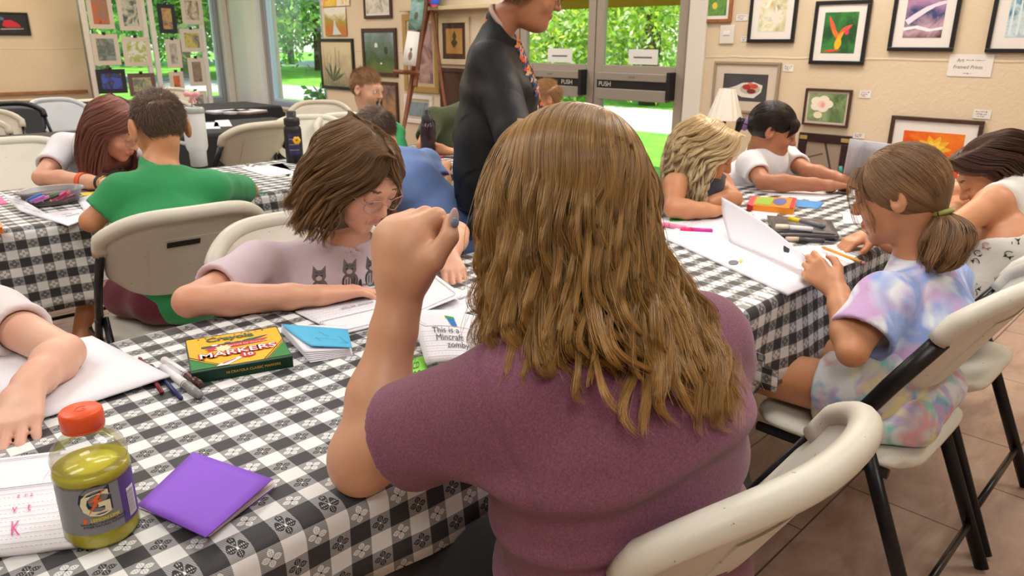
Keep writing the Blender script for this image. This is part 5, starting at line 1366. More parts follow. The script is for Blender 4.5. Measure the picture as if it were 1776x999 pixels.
# ---- girl in tie-dye with a low ponytail
def girl_tiedye():
    s = .94; hc = D(1560, 337, 1.70); hf = (-.16, .92, -.28); x, y = 1.72, .52
    SL = D(1532, 520, 1.62); SR = D(1640, 492, 1.82); nk = D(1590, 440, 1.73); ch = D(1605, 560, 1.72)
    EL = D(1478, 610, 1.57); WL = D(1452, 505, 1.66); ER = A3([2.06, .60, .79]); WR = ZZ(1512, 404, .79)
    hp = [A3((x-.08, y, .53)), A3((x+.09, y, .53))]; kn = [A3((x-.10, y+.40, .50)), A3((x+.10, y+.40, .50))]; an = [A3((x-.10, y+.36, .09)), A3((x+.10, y+.36, .09))]
    P, L, B, b = build_person('person in pastel tie-dye T-shirt and shorts with a low ponytail, turning a page', (x, y, 0), SK_WARM, s, hc, hf, Z_, nk, SL, SR, ch, (x, y-.03, .55), [TIE], ((EL, WL), (ER, WR)), (.74, .70), h=.004, w=.92, seed=101, fold=.0045, hem=(x, y, .60),
        hands=[dict(W=WL, d=D(1418, 472, 1.70)-WL, n=-R0*.6-F0*.4+Z0*.5, side=-1, s=.88, curl=(.45, .5, .55, .6), th=(.3, .3)), dict(W=WR, d=ZZ(1458, 428, .758)-WR, n=Z_+X_*.2, side=1, s=.88, curl=(.35, .35, .4, .45), th=(.3, .3))],
        legs_=(hp, kn, an), eyes='down', shorts=(TIE2, hp, kn, .20), legr=.066, sl_r=(.062, .078), shirth=.005, arm_s=1.03)
    for a in an: shoe(P, a, (0, 1, 0), mat('grey_trainer', '#6d6f74', .6))
    r, fw, up = B[:, 0], B[:, 1], B[:, 2]; tie = D(1634, 368, 1.655)
    f = Field(); R = A3([.083, .102, .093])*s; f.ell(L(0, -.014, .030), R, B, .01)
    f.disc(L(0, .058, .022), B@A3([0, .80, -.60]), .16*s, .01); f.disc(L(0, -.02, -.055), B@A3([0, .3, -1]), .14*s, .01)
    for q in (-1, 1): f.ell(L(q*.08, .022, -.030), A3([.035, .038, .036])*s, B, .01, 'sub')
    f.cone(L(0, -.07, .0), tie, .040*s, .014*s, .03)
    cap_and_strands(P, f, L, B, s, HM_PONY, tie, seed=5, n=6000, rs=.0006)
    k = MB(); ax = unit(tie-L(0, -.08, .0)); e1 = unit(np.cross(ax, Z_)); e2 = np.cross(ax, e1)
    k.tube([tie+(e1*math.cos(a)+e2*math.sin(a))*.019 for a in [2*PI*i/16 for i in range(17)]], .006, 8, caps=False); o = k.build('hair_tie', mat('lime_tie', '#a8ab62', .6), P); o.data.transform(inv_matrix(P))
    q = lambda u, v, d: D(u, v, d)
    w_ = unit(A3([.8, -.3, 0])); lv = [(q(1636, 368, 1.655), R0*.012, F0*.012), (q(1648, 382, 1.645), R0*.034, F0*.034), (q(1646, 406, 1.64), R0*.046, F0*.046), (q(1640, 430, 1.64), R0*.044, F0*.044), (q(1632, 455, 1.64), R0*.032, F0*.032), (q(1622, 472, 1.64), R0*.010, F0*.010)]
    hair(P, rg(*lv), HM_PONY, n=1100, clumps=46, pts=20, wave=.009, wf=1.3, r=.00075, seed=33, lay=.012, tend=(.85, 1.0), clump=.6, name='ponytail', fly=.04)
    # wisps beside the face
    lv = [(L(-.03, .07, .085), r*.01, fw*.01), (L(-.05, .085, .05), r*.018, fw*.016), (L(-.072, .080, .0), r*.022, fw*.020), (L(-.075, .070, -.045), r*.022, fw*.022), (L(-.070, .060, -.08), r*.006, fw*.008)]
    hair(P, rg(*lv), HM_PONY, n=55, clumps=18, pts=14, wave=.005, r=.0004, seed=34, lay=.006, name='loose_wisps', under=False)
    # rolled tie-dye jacket tucked behind her on the seat
    g = Field(); g.cone(A3([x-.06, y-.11, .50]), A3([x+.17, y-.10, .505]), .050, .056, .03, axis=Y_, sc=1.1); g.cone(A3([x-.06, y-.13, .485]), A3([x-.14, y-.04, .475]), .038, .028, .03)
    g.disc((x, y-.1, .452), (0, 0, -1), .5)
    o = g.build('folded_jacket', TIE2, None, .006, disp=folds(.006, (1, .5, .2), 8)); tag(o, 'pastel tie-dye jacket bunched on the chair seat behind the girl in tie-dye', 'jacket')
girl_tiedye()

# ---- girl in white tank top at the right edge, head down on her arm
def girl_tank():
    s = .94; x, y = 2.42, .55; hc = D(1722, 300, 2.20); hf = (-.35, .75, -.62)
    SL = D(1722, 352, 2.02); SR = D(1830, 330, 2.28); nk = D(1762, 318, 2.16); ch = D(1760, 425, 2.06)
    EL = ZZ(1672, 420, .80)+A3([.0, .06, .0]); WL = ZZ(1662, 352, .79); ER = A3([2.90, .80, .79]); WR = A3([2.72, .84, .78])
    P, L, B, b = build_person('person in white sleeveless cat-print top, head bowed on her arm at the right edge', (x, y, 0), SK_WARM, s, hc, hf, Z_, nk, SL, SR, ch, (x-.10, y-.03, .55), [fabric('white_tank', '#dedad3')], ((EL, WL), (ER, WR)), (0, 0), h=.0048, tank=True, w=.96, seed=111, eyes='down',
        shorts=(DARK, [(x-.20, y, .53), (x-.03, y, .53)], [(x-.20, y+.38, .52), (x-.02, y+.38, .52)], .6), legs_=([A3((x-.20, y, .53)), A3((x-.03, y, .53))], [A3((x-.20, y+.38, .52)), A3((x-.02, y+.38, .52))], [A3((x-.2, y+.36, .09)), A3((x-.02, y+.36, .09))]))
    sh = [c for c in P.children if c.name.startswith('shirt')][0]
    bm = bmesh.new(); bm.from_mesh(sh.data); from mathutils.bvhtree import BVHTree
    bv = BVHTree.FromBMesh(bm); mi = inv_matrix(sh); k = MB(); R_ = random.Random(5)
    for i in range(34):
        u, v = R_.uniform(1655, 1776), R_.uniform(395, 520); p0 = mi @ Vector(D(u, v, 1.5)); dr = (mi.to_3x3() @ Vector(ray(u, v))).normalized(); h_ = bv.ray_cast(p0, dr)
        if h_[0] is None: continue
        a0 = R_.uniform(0, 6); M = frameM(h_[0]+h_[1]*.0015, h_[1].cross(Vector((0, 0, 1))), (0, 0, 1)) @ Matrix.Rotation(a0, 4, 'Z'); k.mi = 0 if i % 4 else 1; rr = .011
        k.tube([M @ Vector((rr*math.cos(t), rr*.7*math.sin(t), 0)) for t in [2*PI*j/14*.82 for j in range(15)]], .0011, 5)
        k.poly([(rr*.6, rr*.2, .0), (rr*.9, rr*1.2, .0), (rr*.1, rr*.7, .0)], th=.0006, M=M); k.poly([(-rr*.6, rr*.2, .0), (-rr*.9, rr*1.1, .0), (-rr*.1, rr*.7, .0)], th=.0006, M=M)
    bm.free(); k.build('cat_print', [mat('ink_black', '#2b2a2a', .8), mat('ink_rose', '#c08a8a', .8)], sh)
    r, fw, up = B[:, 0], B[:, 1], B[:, 2]
    lv = rg((L(0, .05, .10), r*.02, fw*.03), (L(0, .0, .104), r*.058, fw*.070), (L(0, -.014, .060), r*.088, fw*.100), (L(0, -.022, .015), r*.092, fw*.095), (L(0, -.04, -.03), r*.088, fw*.080), (L(0, -.05, -.06), r*.06, fw*.05))
    def warp(ph, t):
        a = ((ph-PI/2+PI) % (2*PI))-PI; sg = np.sign(a); m = np.abs(a); lim = 1.1*np.clip(t*3-.6, 0, 1); return PI/2+sg*(lim+(PI-lim)*m/PI)
    hair(P, lv, hairmat('hair_dark_brown', '#3d281e', '#6e4c3a'), n=3500, clumps=80, pts=20, wave=.008, wf=2, r=.0008, phi=(-PI/2+.001, 1.5*PI-.001), seed=39, lay=.02, tend=(.85, 1.0), clump=.7, warp=warp, fly=.06, skull=skull_of(L, B, s))
girl_tank()
# ------------------------------------------------------------------ papers and small things
PAPER = mat('paper_white', '#f1eff6', .7, var=.04, vscale=4); PAPERG = mat('paper_shadowless_grey', '#e4e2e4', .7)
INKG = mat('pencil_grey', '#77757c', .8); INKB = mat('print_black', '#2c2c3c', .7); PINKINK = mat('pink_pencil', '#e0559a', .8)
class Quad:
    def __init__(s, TL, TR, BR, BL, bulge=None): s.c = [A3(q) for q in (TL, TR, BR, BL)]; s.b = bulge
    def p(s, a, b, up=0.0):      # a to the right, b downwards
        q = (s.c[0]*(1-a)+s.c[1]*a)*(1-b)+(s.c[3]*(1-a)+s.c[2]*a)*b
        z = up+(s.b(a, b) if s.b else 0); return q+A3([0, 0, z])
def zq(pts, z): return [ZZ(u, v, z) if not hasattr(z, '__len__') else ZZ(u, v, z[i]) for i, (u, v) in enumerate(pts)]
def sheet(name, label, cat, Q, m, th=.0008, group=None, n=10, parent=None):
    b = MB(); b.grid(lambda a, c: Q.p(a, c), n, n); o = b.build(name, m, parent)
    if parent is not None: o.data.transform(inv_matrix(parent))
    sm = o.modifiers.new('t', 'SOLIDIFY'); sm.thickness = th; sm.offset = 0
    return tag(o, label, cat, group)
def qline(b, Q, a0, b0, a1, b1, w=.004, up=.0012, n=6, dash=0):
    d = A3([a1-a0, b1-b0]); L = np.linalg.norm(d); nn = A3([-d[1], d[0]])/L*w
    segs = n
    for i in range(segs):
        if dash and i % 2: continue
        t0, t1 = i/segs, (i+1)/segs
        P = [(a0+d[0]*t0+nn[0], b0+d[1]*t0+nn[1]), (a0+d[0]*t1+nn[0], b0+d[1]*t1+nn[1]), (a0+d[0]*t1-nn[0], b0+d[1]*t1-nn[1]), (a0+d[0]*t0-nn[0], b0+d[1]*t0-nn[1])]
        b.poly([Q.p(x, y, up) for x, y in P])
def page_frame(b, Q, a0, b0, a1, b1, c=.05):
    for k, w in ((0, .0035), (.022, .0018)):
        P = [(a0+c+k, b0+k), (a1-c-k, b0+k), (a1-k, b0+c+k), (a1-k, b1-c-k), (a1-c-k, b1-k), (a0+c+k, b1-k), (a0+k, b1-c-k), (a0+k, b0+c+k)]
        for i in range(8): qline(b, Q, *P[i], *P[(i+1) % 8], w)
def kid(o, name, b, m):
    k = b.build(name, m, o); k.data.transform(inv_matrix(o)) if o.location.length else None; return k
def qtext(body, Q, a, b, h, m, parent, name='handwriting', aspect=1.0, rot=0, bold=0, shear=.15, up=.0014, flip=False):
    cr, sr = math.cos(rot), math.sin(rot)
    def wp(c):
        x, y = c.x*aspect, -c.y
        if flip: x, y = -x, -y
        return Q.p(a+x*cr-y*sr, b+x*sr+y*cr, up)
    o = text(body, h, m, parent, Matrix.Identity(4), name, 0, 'LEFT', wp, bold, shear)
    if parent is not None and parent.location.length: o.data.transform(inv_matrix(parent))
    return o
def scribble(b, Q, a, c, w, h, n=10, seed=0, lw=.003):
    R_ = random.Random(seed); pa, pb = a, c
    for i in range(n):
        x, y = a+R_.uniform(0, w), c+R_.uniform(0, h); qline(b, Q, pa, pb, x, y, lw, n=1); pa, pb = x, y
T0 = TZ+.0016
# --- big drawing pad under the child's arm
Q = Quad(ZZ(-60, 622, T0+.004), ZZ(160, 584, T0+.004), ZZ(294, 652, T0+.012), ZZ(40, 735, T0+.004))
o = sheet('drawing_pad', 'large white drawing pad under the bare arm at the left edge', 'drawing pad', Q, PAPER, .004)
b = MB(); scribble(b, Q, .45, .45, .2, .12, 9, 2, .0010); kid(o, 'pencil_sketch', b, mat('faint_graphite', '#c9c7d0', .8))
b = MB(); qline(b, Q, .52, .56, .545, .56, .006, n=1); kid(o, 'pencil_mark', b, INKG)
Q = Quad(ZZ(-20, 742, T0+.001), ZZ(45, 728, T0+.001), ZZ(64, 738, T0+.001), ZZ(-20, 765, T0+.001))
sheet('paper_sheet', 'beige sheet corner peeking out under the drawing pad and fingertips', 'paper', Q, mat('paper_beige', '#d9c6ac', .7), .0015)
# --- writing booklet at the bottom left
Q = Quad(ZZ(-110, 812, T0+.006), ZZ(128, 783, T0+.006), ZZ(146, 945, T0+.006), ZZ(-110, 975, T0+.006))
o = sheet('writing_booklet', 'lined writing booklet with pink pencil drawing beside the sports drink', 'booklet', Q, PAPER, .007)
b = MB(); qline(b, Q, .0, .045, .9, .045, .0022, .005); qline(b, Q, .0, .065, .9, .065, .001, .005)
for y, w in ((.385, .003), (.41, .0014)): qline(b, Q, 0, y, 1, y, w, .005)
for i in range(7):
    y = .455+.082*i
    qline(b, Q, 0, y, 1, y, .0012, .005) if i % 2 == 0 or i > 1 else None
    qline(b, Q, 0, y+.04, 1, y+.04, .0012, .005, 60, dash=1)
kid(o, 'ruled_lines', b, mat('line_blue_grey', '#5c5a7c', .7))
b = MB(); scribble(b, Q, .62, .18, .18, .05, 26, 5, .0016)
for L_ in ((.84, .13, .82, .22), (.82, .22, .76, .33), (.88, .16, .97, .14), (.88, .16, .86, .24), (.86, .24, .96, .23), (.80, .30, .90, .28)): qline(b, Q, *L_, .0016, .005)
kid(o, 'pencil_drawing', b, mat('pink_pencil_soft', '#e79bc0', .8))
qtext('K', Q, .50, .82, .20, PINKINK, o, up=.0055, aspect=.5); qtext('v   t', Q, .52, .62, .12, PINKINK, o, up=.0055, aspect=.7); qtext('z  r z', Q, .56, .49, .07, PINKINK, o, up=.0055, aspect=.8)
# --- purple booklet, open a little
zc_ = T0+.012
Q = Quad(ZZ(335, 784, T0+.010), ZZ(473, 831, zc_+.004), ZZ(357, 932, zc_+.004), ZZ(238, 876, T0+.004))
pb = empty('purple_booklet', 'small purple card booklet with white pages beside the sports drink', 'booklet', (Q.p(.5, .5)[0], Q.p(.5, .5)[1], T0))
sheet('cover', None, None, Q, mat('purple_card', '#8a52d6', .6), .0012, parent=pb)
for k, (dx, dz) in enumerate(((4, .002), (3, .004), (1, .007))):
    q2 = Quad(ZZ(336, 787, T0+.001+k*.001), ZZ(474+dx, 842-k*3, T0+dz), ZZ(363, 931-k, T0+dz), ZZ(240, 880, T0+.001+k*.001)); sheet('page', None, None, q2, PAPER, .0006, parent=pb)
b = MB(); b.poly([ZZ(240, 881, T0+.0005), ZZ(474, 848, T0+.0005), ZZ(360, 934, T0+.0005)]); k_ = b.build('back_cover', mat('purple_card', '#8a52d6'), pb); k_.data.transform(inv_matrix(pb))
# --- sports drink bottle
def bottle():
    c = ZZ(181, 922, TZ+.0015); t = empty('drink_bottle', 'clear plastic bottle of yellow sports drink with orange cap and grey label', 'bottle', c, 0)
    S = .765; R = .0388
    prof = [(0, .001), (R*.70, .0005), (R*.92, .003), (R, .010), (R*1.0, .030), (R*.975, .036), (R*.975, .098), (R*1.0, .103), (R*1.02, .112), (R*.985, .120), (R*.93, .123), (R*.985, .127), (R*1.0, .136), (R*.92, .150), (R*.72, .162), (R*.50, .170), (R*.42, .174), (R*.42, .184)]
    m = bpy.data.materials.new('clear_plastic'); N = NT(m); tr = N.n.new('ShaderNodeBsdfTransparent'); tr.inputs[0].default_value = (.95, .96, .96, 1); gl = N.n.new('ShaderNodeBsdfGlossy'); gl.inputs['Roughness'].default_value = .08
    fz = N.n.new('ShaderNodeFresnel'); fz.inputs[0].default_value = 1.5; mx = N.n.new('ShaderNodeMixShader'); N.l(N.math('ADD', N.math('MULTIPLY', fz.outputs[0], .5), .02), mx.inputs[0]); N.l(tr.outputs[0], mx.inputs[1]); N.l(gl.outputs[0], mx.inputs[2]); N.l(mx.outputs[0], N.n['Material Output'].inputs[0])
    MB().lathe([(r, z*S) for r, z in prof], 48, caps=False).build('bottle_wall', m, t)
    lq = mat('lemon_drink', '#d9cf46', .15, spec=.4, sss=.4)
    MB().lathe([(max(r-.0012, .0001), z*S) for r, z in prof if z <= .112]+[(R*.97, .121*S), (.0001, .121*S)], 48, caps=False).build('drink', lq, t)
    rot = math.atan2(-c[1], -c[0])      # direction of the front of the label
    def cyl(x, z, r): a = rot+x/R; return (r*math.cos(a), r*math.sin(a), z*S)
    def band(name, m_, x0, x1, z0, z1, r, par):
        b = MB(); b.grid(lambda a, c2: cyl(x0+(x1-x0)*a, z0+(z1-z0)*c2, r), max(3, int(abs(x1-x0)/.003)), 3); return b.build(name, m_, par)
    LR = R*1.0
    lb = band('label', mat('label_grey', '#84848a', .4), -.055, .052, .030, .106, LR, t)
    band('label_side', mat('label_purple', '#54437c', .4), .023, .053, .030, .106, LR+.0002, lb)
    bc = band('barcode_patch', mat('label_white', '#e8e6e2', .4), .031, .044, .036, .082, LR+.0005, lb)
    b = MB()
    for i in range(16): z = .038+.0026*i; h_ = .0006+.0005*((i*7) % 3)/2; b.grid(lambda a, c2: cyl(.031+.011*a, z+h_*c2, LR+.0008), 4, 2)
    b.build('barcode', INKB, bc)
    cyw = lambda r: (lambda v: cyl(v.x, v.y/S, r+v.z))
    def lab(s_, size, m_, x, z, r, sh=0, bold=0):
        return text(s_, size, m_, lb, Matrix.Identity(4), 'lettering', .0001, 'CENTER', lambda v: cyl(x+v.x, z+v.y/S, LR+r+v.z), bold, sh)
    lab('G', .044, INKB, -.003, .082, .0004, 0, .0026); lab('G', .044, mat('cream_print', '#ece3c0', .4), -.003, .078, .0009, 0, .0008)
    b = MB(); Z = lambda x, z: cyl(-.003+x*1.2, .082+z*1.5, LR+.0014)
    b.mi = 0; b.poly([Z(.0085, .0125), (Z(-.005, .001)), Z(-.0005, .0015), Z(-.0070, -.0125), Z(.0065, .0030), Z(.002, .0025)]); b.build('lightning_bolt', mat('bolt_orange', '#ee6a2a', .4), lb)
    band('flavour_strip', mat('label_lime', '#a9a03a', .4), -.010, .018, .050, .057, LR+.0004, lb)
    band('orange_tick', mat('bolt_orange', '#ee6a2a'), -.018, -.014, .0495, .0575, LR+.0004, lb)
    lab('LEMON LIME', .0052, mat('strip_pale', '#d8d29a', .4), .004, .0535, .0008); lab('NATURALLY FLAVORED WITH\nOTHER NATURAL FLAVORS', .0034, INKB, .002, .0455, .0006)
    b = MB(); 
    b.lathe([(.0001, .206), (R*.50, .206), (R*.545, .2035), (R*.56, .199), (R*.56, .181), (R*.53, .1795)], 48, caps=False); cp = b.build('cap', mat('orange_cap', '#ee5a26', .4, sss=.05), t)
    for o_ in (cp,): o_.data.transform(Matrix.Scale(S, 4, (0, 0, 1)))
    b = MB(); b.lathe([(R*.52, .1765*S), (R*.545, .177*S), (R*.545, .1795*S), (R*.52, .180*S)], 40, caps=False); b.build('tamper_ring', mat('orange_cap', '#ee5a26'), cp)
    text('G', .018, mat('cap_mark', '#d94a1c', .5), cp, Matrix.Translation((0, 0, .2062*S)) @ Matrix.Rotation(rot+PI/2, 4, 'Z'), 'cap_mark', .0002)
bottle()
# --- marker box
def crayon_box():
    zt = T0+.019; P = zq([(313, 592), (472, 568.5), (514, 617), (343, 647)], zt)
    # square it up: fit a rectangle
    ex = unit((P[1]-P[0])+(P[2]-P[3])); w = (np.linalg.norm(P[1]-P[0])+np.linalg.norm(P[2]-P[3]))/2; ey = unit(np.cross(ex, Z_)); h = abs(((P[3]-P[0])@ey+(P[2]-P[1])@ey)/2); ey = ey*np.sign((P[3]-P[0])@ey); c = sum(P)/4
    TL = c-ex*w/2-ey*h/2; Q = Quad(TL, TL+ex*w, TL+ex*w+ey*h, TL+ey*h)
    t = empty('marker_box', 'yellow and green box of ten classic markers lying on the checked cloth', 'marker box', (c[0], c[1], T0))
    def put(o): o.data.transform(inv_matrix(t)); return o
    YEL = mat('box_yellow', '#f0b400', .5, spec=.3); DG = mat('box_green', '#0b3524', .45, spec=.3); G2 = mat('box_mid_green', '#1f7d34', .5, spec=.3); RD = mat('box_red', '#c81f32', .5, spec=.3); WH_ = mat('box_white', '#f4f0ea', .35)
    M = frameM(c-A3([0, 0, .0095]), ex, ey); put(MB().box(-w/2, w/2, -h/2, h/2, -.0095, .0095, .0012, M=M).build('carton', DG, t))
    ct = t.children[0]
    def flat(name, pts, m, up, par=ct): b = MB(); b.poly([Q.p(x, y, up) for x, y in pts]); o = b.build(name, m, par); o.data.transform(inv_matrix(t)); return o
    flat('top_panel', [(.004, .0), (.996, 0), (.996, .93), (.004, .93)], YEL, .0003)
    flat('corner_green', [(.0, .62), (.0, .93), (.30, .93)], G2, .0006); flat('corner_green', [(1, .50), (1, .93), (.77, .93)], G2, .0006)
    for s, q in ((0, 1), (1, -1)):
        for k in (0, 1): y = .60-.055*k if s == 0 else .46-.05*k; flat('stripe', [(s, y), (s, y+.022), (s+q*(.30+.03*k if s == 0 else .25+.03*k), .93), (s+q*(.285+.03*k if s == 0 else .235+.03*k), .93)], DG, .0008)
    n = 24; arc = [(.14+.72*i/n, .215+.085*math.sin(PI*i/n)**.8+.03*(1-i/n)) for i in range(n+1)]; flat('window_cutout', [(.14, .300), (.5, .285), (.86, .205)]+[(x, y+(-.10*(x-.14)/.72)+.105) for x, y in arc[::-1]], BLACKP, .0007)
    for i, (x, cc) in enumerate(((.28, '#e8e8f0'), (.42, '#1d1d28'), (.56, '#e6c21c'), (.68, '#1f9a5a'))):
        pts = [(x+.035*math.cos(a), .325-.10*(x-.14)/.72+.024*math.sin(a)) for a in [2*PI*j/14 for j in range(14)]]; flat('marker_tip', pts, mat('tip_'+cc[1:], cc, .3), .0010)
    cols = ['#5a3a20', '#7a2a3a', '#c63a2a', '#e06a3a', '#efd040', '#2e8a4a', '#2a4aa0', '#5a3a8a', '#e04a8a', '#333']
    for i in range(10):
        x = .13+.078*i; cc = cols[i] if len(cols[i]) == 7 else '#333333'; y = .05-.012*i/9
        flat('marker_end', [(x+.012*math.cos(a), y+.016*math.sin(a)) for a in [2*PI*j/10 for j in range(10)]], mat('end_'+cc[1:], cc, .4), .0009)
    def tx(s_, a, b_, hh, m, up, asp=1.0, bold=0, rot=0, sh=0): o = text(s_, hh, m, ct, Matrix.Identity(4), 'lettering', 0, 'CENTER', lambda v: Q.p(a+v.x*asp*math.cos(rot)+v.y*math.sin(rot)*.0, b_-v.y-v.x*asp*math.sin(rot), up), bold, sh); o.data.transform(inv_matrix(t)); return o
    tx('Crayola', .46, .135, .165, mat('box_text_green', '#0a4a2a', .5), .0016, .98, .006, 0, .02)
    flat('ribbon', [(.17, .40), (.30, .345), (.86, .30), (.80, .36), (.84, .40), (.30, .46), (.17, .48), (.22, .44)], RD, .0010)
    flat('starburst', [(.36+(.10 if j % 2 else .065)*math.cos(PI*j/9), .44+(.11 if j % 2 else .07)*math.sin(PI*j/9)) for j in range(18)], mat('burst_cream', '#f2e2b0', .4), .0013)
    tx('Preferred by teachers!', .60, .385, .060, mat('box_pale', '#f3d8c0', .35), .0014, 1.0, 0)
    tx('MARKERS', .50, .60, .19, RD, .0018, 1.0, .018, .04); tx('MARKERS', .50, .60, .19, WH_, .0023, 1.0, .002, .04)
    flat('ten_oval', [(.58+.085*math.cos(a), .735+.07*math.sin(a)) for a in [2*PI*j/20 for j in range(20)]], RD, .0013); tx('10', .58, .738, .12, WH_, .0020, 1.0, .003)
    flat('marker_picture', [(.24, .93), (.30, .86), (.50, .75), (.52, .79), (.36, .93)], WH_, .0012); flat('marker_picture_line', [(.30, .87), (.45, .79), (.46, .80), (.32, .89)], RD, .0015)
    fr_ = A3(Q.p(.5, 1)); Mf = frameM(fr_+ex*w*.10+ey*.0004-Z_*.0085, ex, Z_); o = text('10 CRAYOLA CLASSIC MARKERS', .0062, mat('box_gold', '#d9a92c', .4), ct, Mf, 'lettering', .0001); o.data.transform(inv_matrix(t))
crayon_box()
# --- pens and pencils: built along a segment
def stick(name, label, cat, A, B, parts, group=None):
    """parts: (name, t0, t1, r0, r1, material)"""
    A, B = A3(A), A3(B); c = (A+B)/2; t = empty(name, label, cat, c); 
    for nm, t0, t1, r0, r1, m, nn in parts:
        b = MB(); b.tube([A+(B-A)*t0, A+(B-A)*(t0+t1)/2, A+(B-A)*t1], r0, nn, radii=[r0, (r0+r1)/2, r1]); o = b.build(nm, m, t); o.data.transform(inv_matrix(t))
    return t
WOOD = mat('pencil_wood', '#d7ab7c', .7); 
def pencil(label, A, B, col, r=.0036, group=None, ferrule=False):
    pm = mat('pencil_'+col[1:], col, .35); P_ = [('barrel', .08, 1 if not ferrule else .93, r, r, pm, 6), ('sharpened_wood', .02, .08, r*.35, r, WOOD, 10), ('lead', 0, .02, .0003, r*.35, pm if not ferrule else INKG, 8)]
    if ferrule: P_ += [('ferrule', .93, .96, r*1.03, r*1.03, STEEL, 12), ('eraser', .96, 1, r, r*.9, mat('eraser_pink', '#e08a8a', .7), 12)]
    return stick('pencil', label, 'pencil', A, B, P_, group)
def marker(label, A, B, cap, body='#eeeef2', r=.0072, group=None):
    bm_ = mat('marker_body_'+body[1:], body, .3); cm = mat('marker_cap_'+cap[1:], cap, .3)
    return stick('marker', label, 'marker', A, B, [('barrel', 0.03, .66, r, r, bm_, 18), ('end_plug', 0, .03, r*.8, r*.85, bm_, 18), ('ring', .62, .635, r*1.03, r*1.03, INKG, 18), ('cap', .66, .98, r*1.12, r*.95, cm, 18), ('cap_end', .98, 1.0, r*.8, r*.7, cm, 18)], group)
zp = T0+.0038
pencil('dark red coloured pencil half under the corner of the drawing pad', ZZ(240, 618, zp), ZZ(281, 681, zp), '#7a1f2c')
pencil('dark blue coloured pencil between the red pencil and the grey-capped marker', ZZ(258, 630, zp), ZZ(314, 691, zp), '#272a66')
marker('white marker with grey cap lying beside the marker box', ZZ(282, 637, T0+.0078), ZZ(347, 686, T0+.0078), '#8c8c8e')
mk = marker('white marker with dark brown cap and brown swirls next to the marker box', ZZ(284, 624, T0+.0078), ZZ(348, 668, T0+.0078), '#4a2424')
A_, B_ = ZZ(284, 624, T0+.0156), ZZ(348, 668, T0+.0156); Qm = Quad(A_, B_, B_+A3([.006, -.006, -.002]), A_+A3([.006, -.006, -.002])); b = MB(); scribble(b, Qm, .10, -.5, .5, 1.0, 16, 4, .010); o = b.build('swirl_print', mat('swirl_brown', '#4a2424'), mk); o.data.transform(inv_matrix(mk))
# --- blue-covered stack of booklets
st = empty('stapled_booklet', 'white booklet stack with curled light blue cover next to the marker box', 'booklet', (ZZ(550, 600, T0)[0], ZZ(550, 600, T0)[1], T0))
for i in range(6):
    z = T0+.001+.0022*i; q = Quad(ZZ(487+i*.3, 577-i*2, z+.001), ZZ(602, 574-i*2, z), ZZ(612-i, 616-i*2.0, z), ZZ(538-i*2, 629-i*3.6, z), bulge=lambda a, c: .003*(1-a)*(1-c)); sheet('page', None, None, q, PAPER, .0007, parent=st)
Q = Quad(ZZ(487, 562, T0+.022), ZZ(603, 571, T0+.016), ZZ(611, 603, T0+.016), ZZ(540, 600, T0+.018), bulge=lambda a, c: -.004*math.sin(PI*c)*(1-a)); cv = sheet('cover', None, None, Q, mat('light_blue_card', '#4eb3dd', .6), .0008, parent=st)
b = MB(); [qline(b, Q, *l_, .004, .0013) for l_ in ((.35, .55, .75, .62), (.35, .55, .40, .72), (.5, .25, .62, .5), (.8, .45, .92, .8), (.75, .8, .95, .75))]; o = b.build('pencil_drawing', mat('blue_ink', '#2c6f93', .8), cv); o.data.transform(inv_matrix(st))
# --- open booklet of the girl with glasses
def bookpage(label, name, Qp, frame=None, lines=None, th=.003, frames2=None, group=None):
    o = sheet(name, label, 'booklet', Qp, PAPER, th, group); b = MB(); u = th/2+.0006
    if frame: page_frame(b, Qp, *frame)
    if lines:
        y0_, y1_, n_ = lines
        for i in range(n_): y = y0_+(y1_-y0_)*i/n_; qline(b, Qp, .02, y, .98, y, .002, u+.0004); qline(b, Qp, .02, y+.5*(y1_-y0_)/n_, .98, y+.5*(y1_-y0_)/n_, .0015, u+.0004, 40, dash=1)
    for v in b.bm.verts: v.co.z += max(0, u-.0012)
    kid(o, 'page_print', b, mat('line_blue_grey', '#5c5a7c')); return o
Q = Quad(ZZ(512, 541, T0+.003), ZZ(640, 512, T0+.003), ZZ(690, 556, T0+.004), ZZ(590, 580, T0+.005))
o = bookpage('open lined booklet under the hand of the girl with the kitten shirt', 'open_booklet', Q, (.0, .52, .96, .95), (.06, .48, 5)); qtext('whatever we have', Q, .95, .30, .13, INKG, o, flip=True, up=.0035, aspect=.5)
Q = Quad(ZZ(702, 520, T0+.010), ZZ(752, 474, T0+.016), ZZ(803, 512, T0+.022), ZZ(715, 548, T0+.014))
bookpage('open white booklet page with a double line frame between fist and fingers', 'open_booklet', Q, (.08, .08, .92, .92), th=.0012)
Q = Quad(ZZ(722, 528, T0+.002), ZZ(815, 500, T0+.002), ZZ(870, 520, T0+.002), ZZ(760, 560, T0+.002))
o = bookpage('flat white booklet below the framed page, faint pencil words on it', 'writing_booklet', Q, None, None, .003); qtext('room up soon', Q, .85, .40, .20, INKG, o, flip=True, up=.003, aspect=.6)
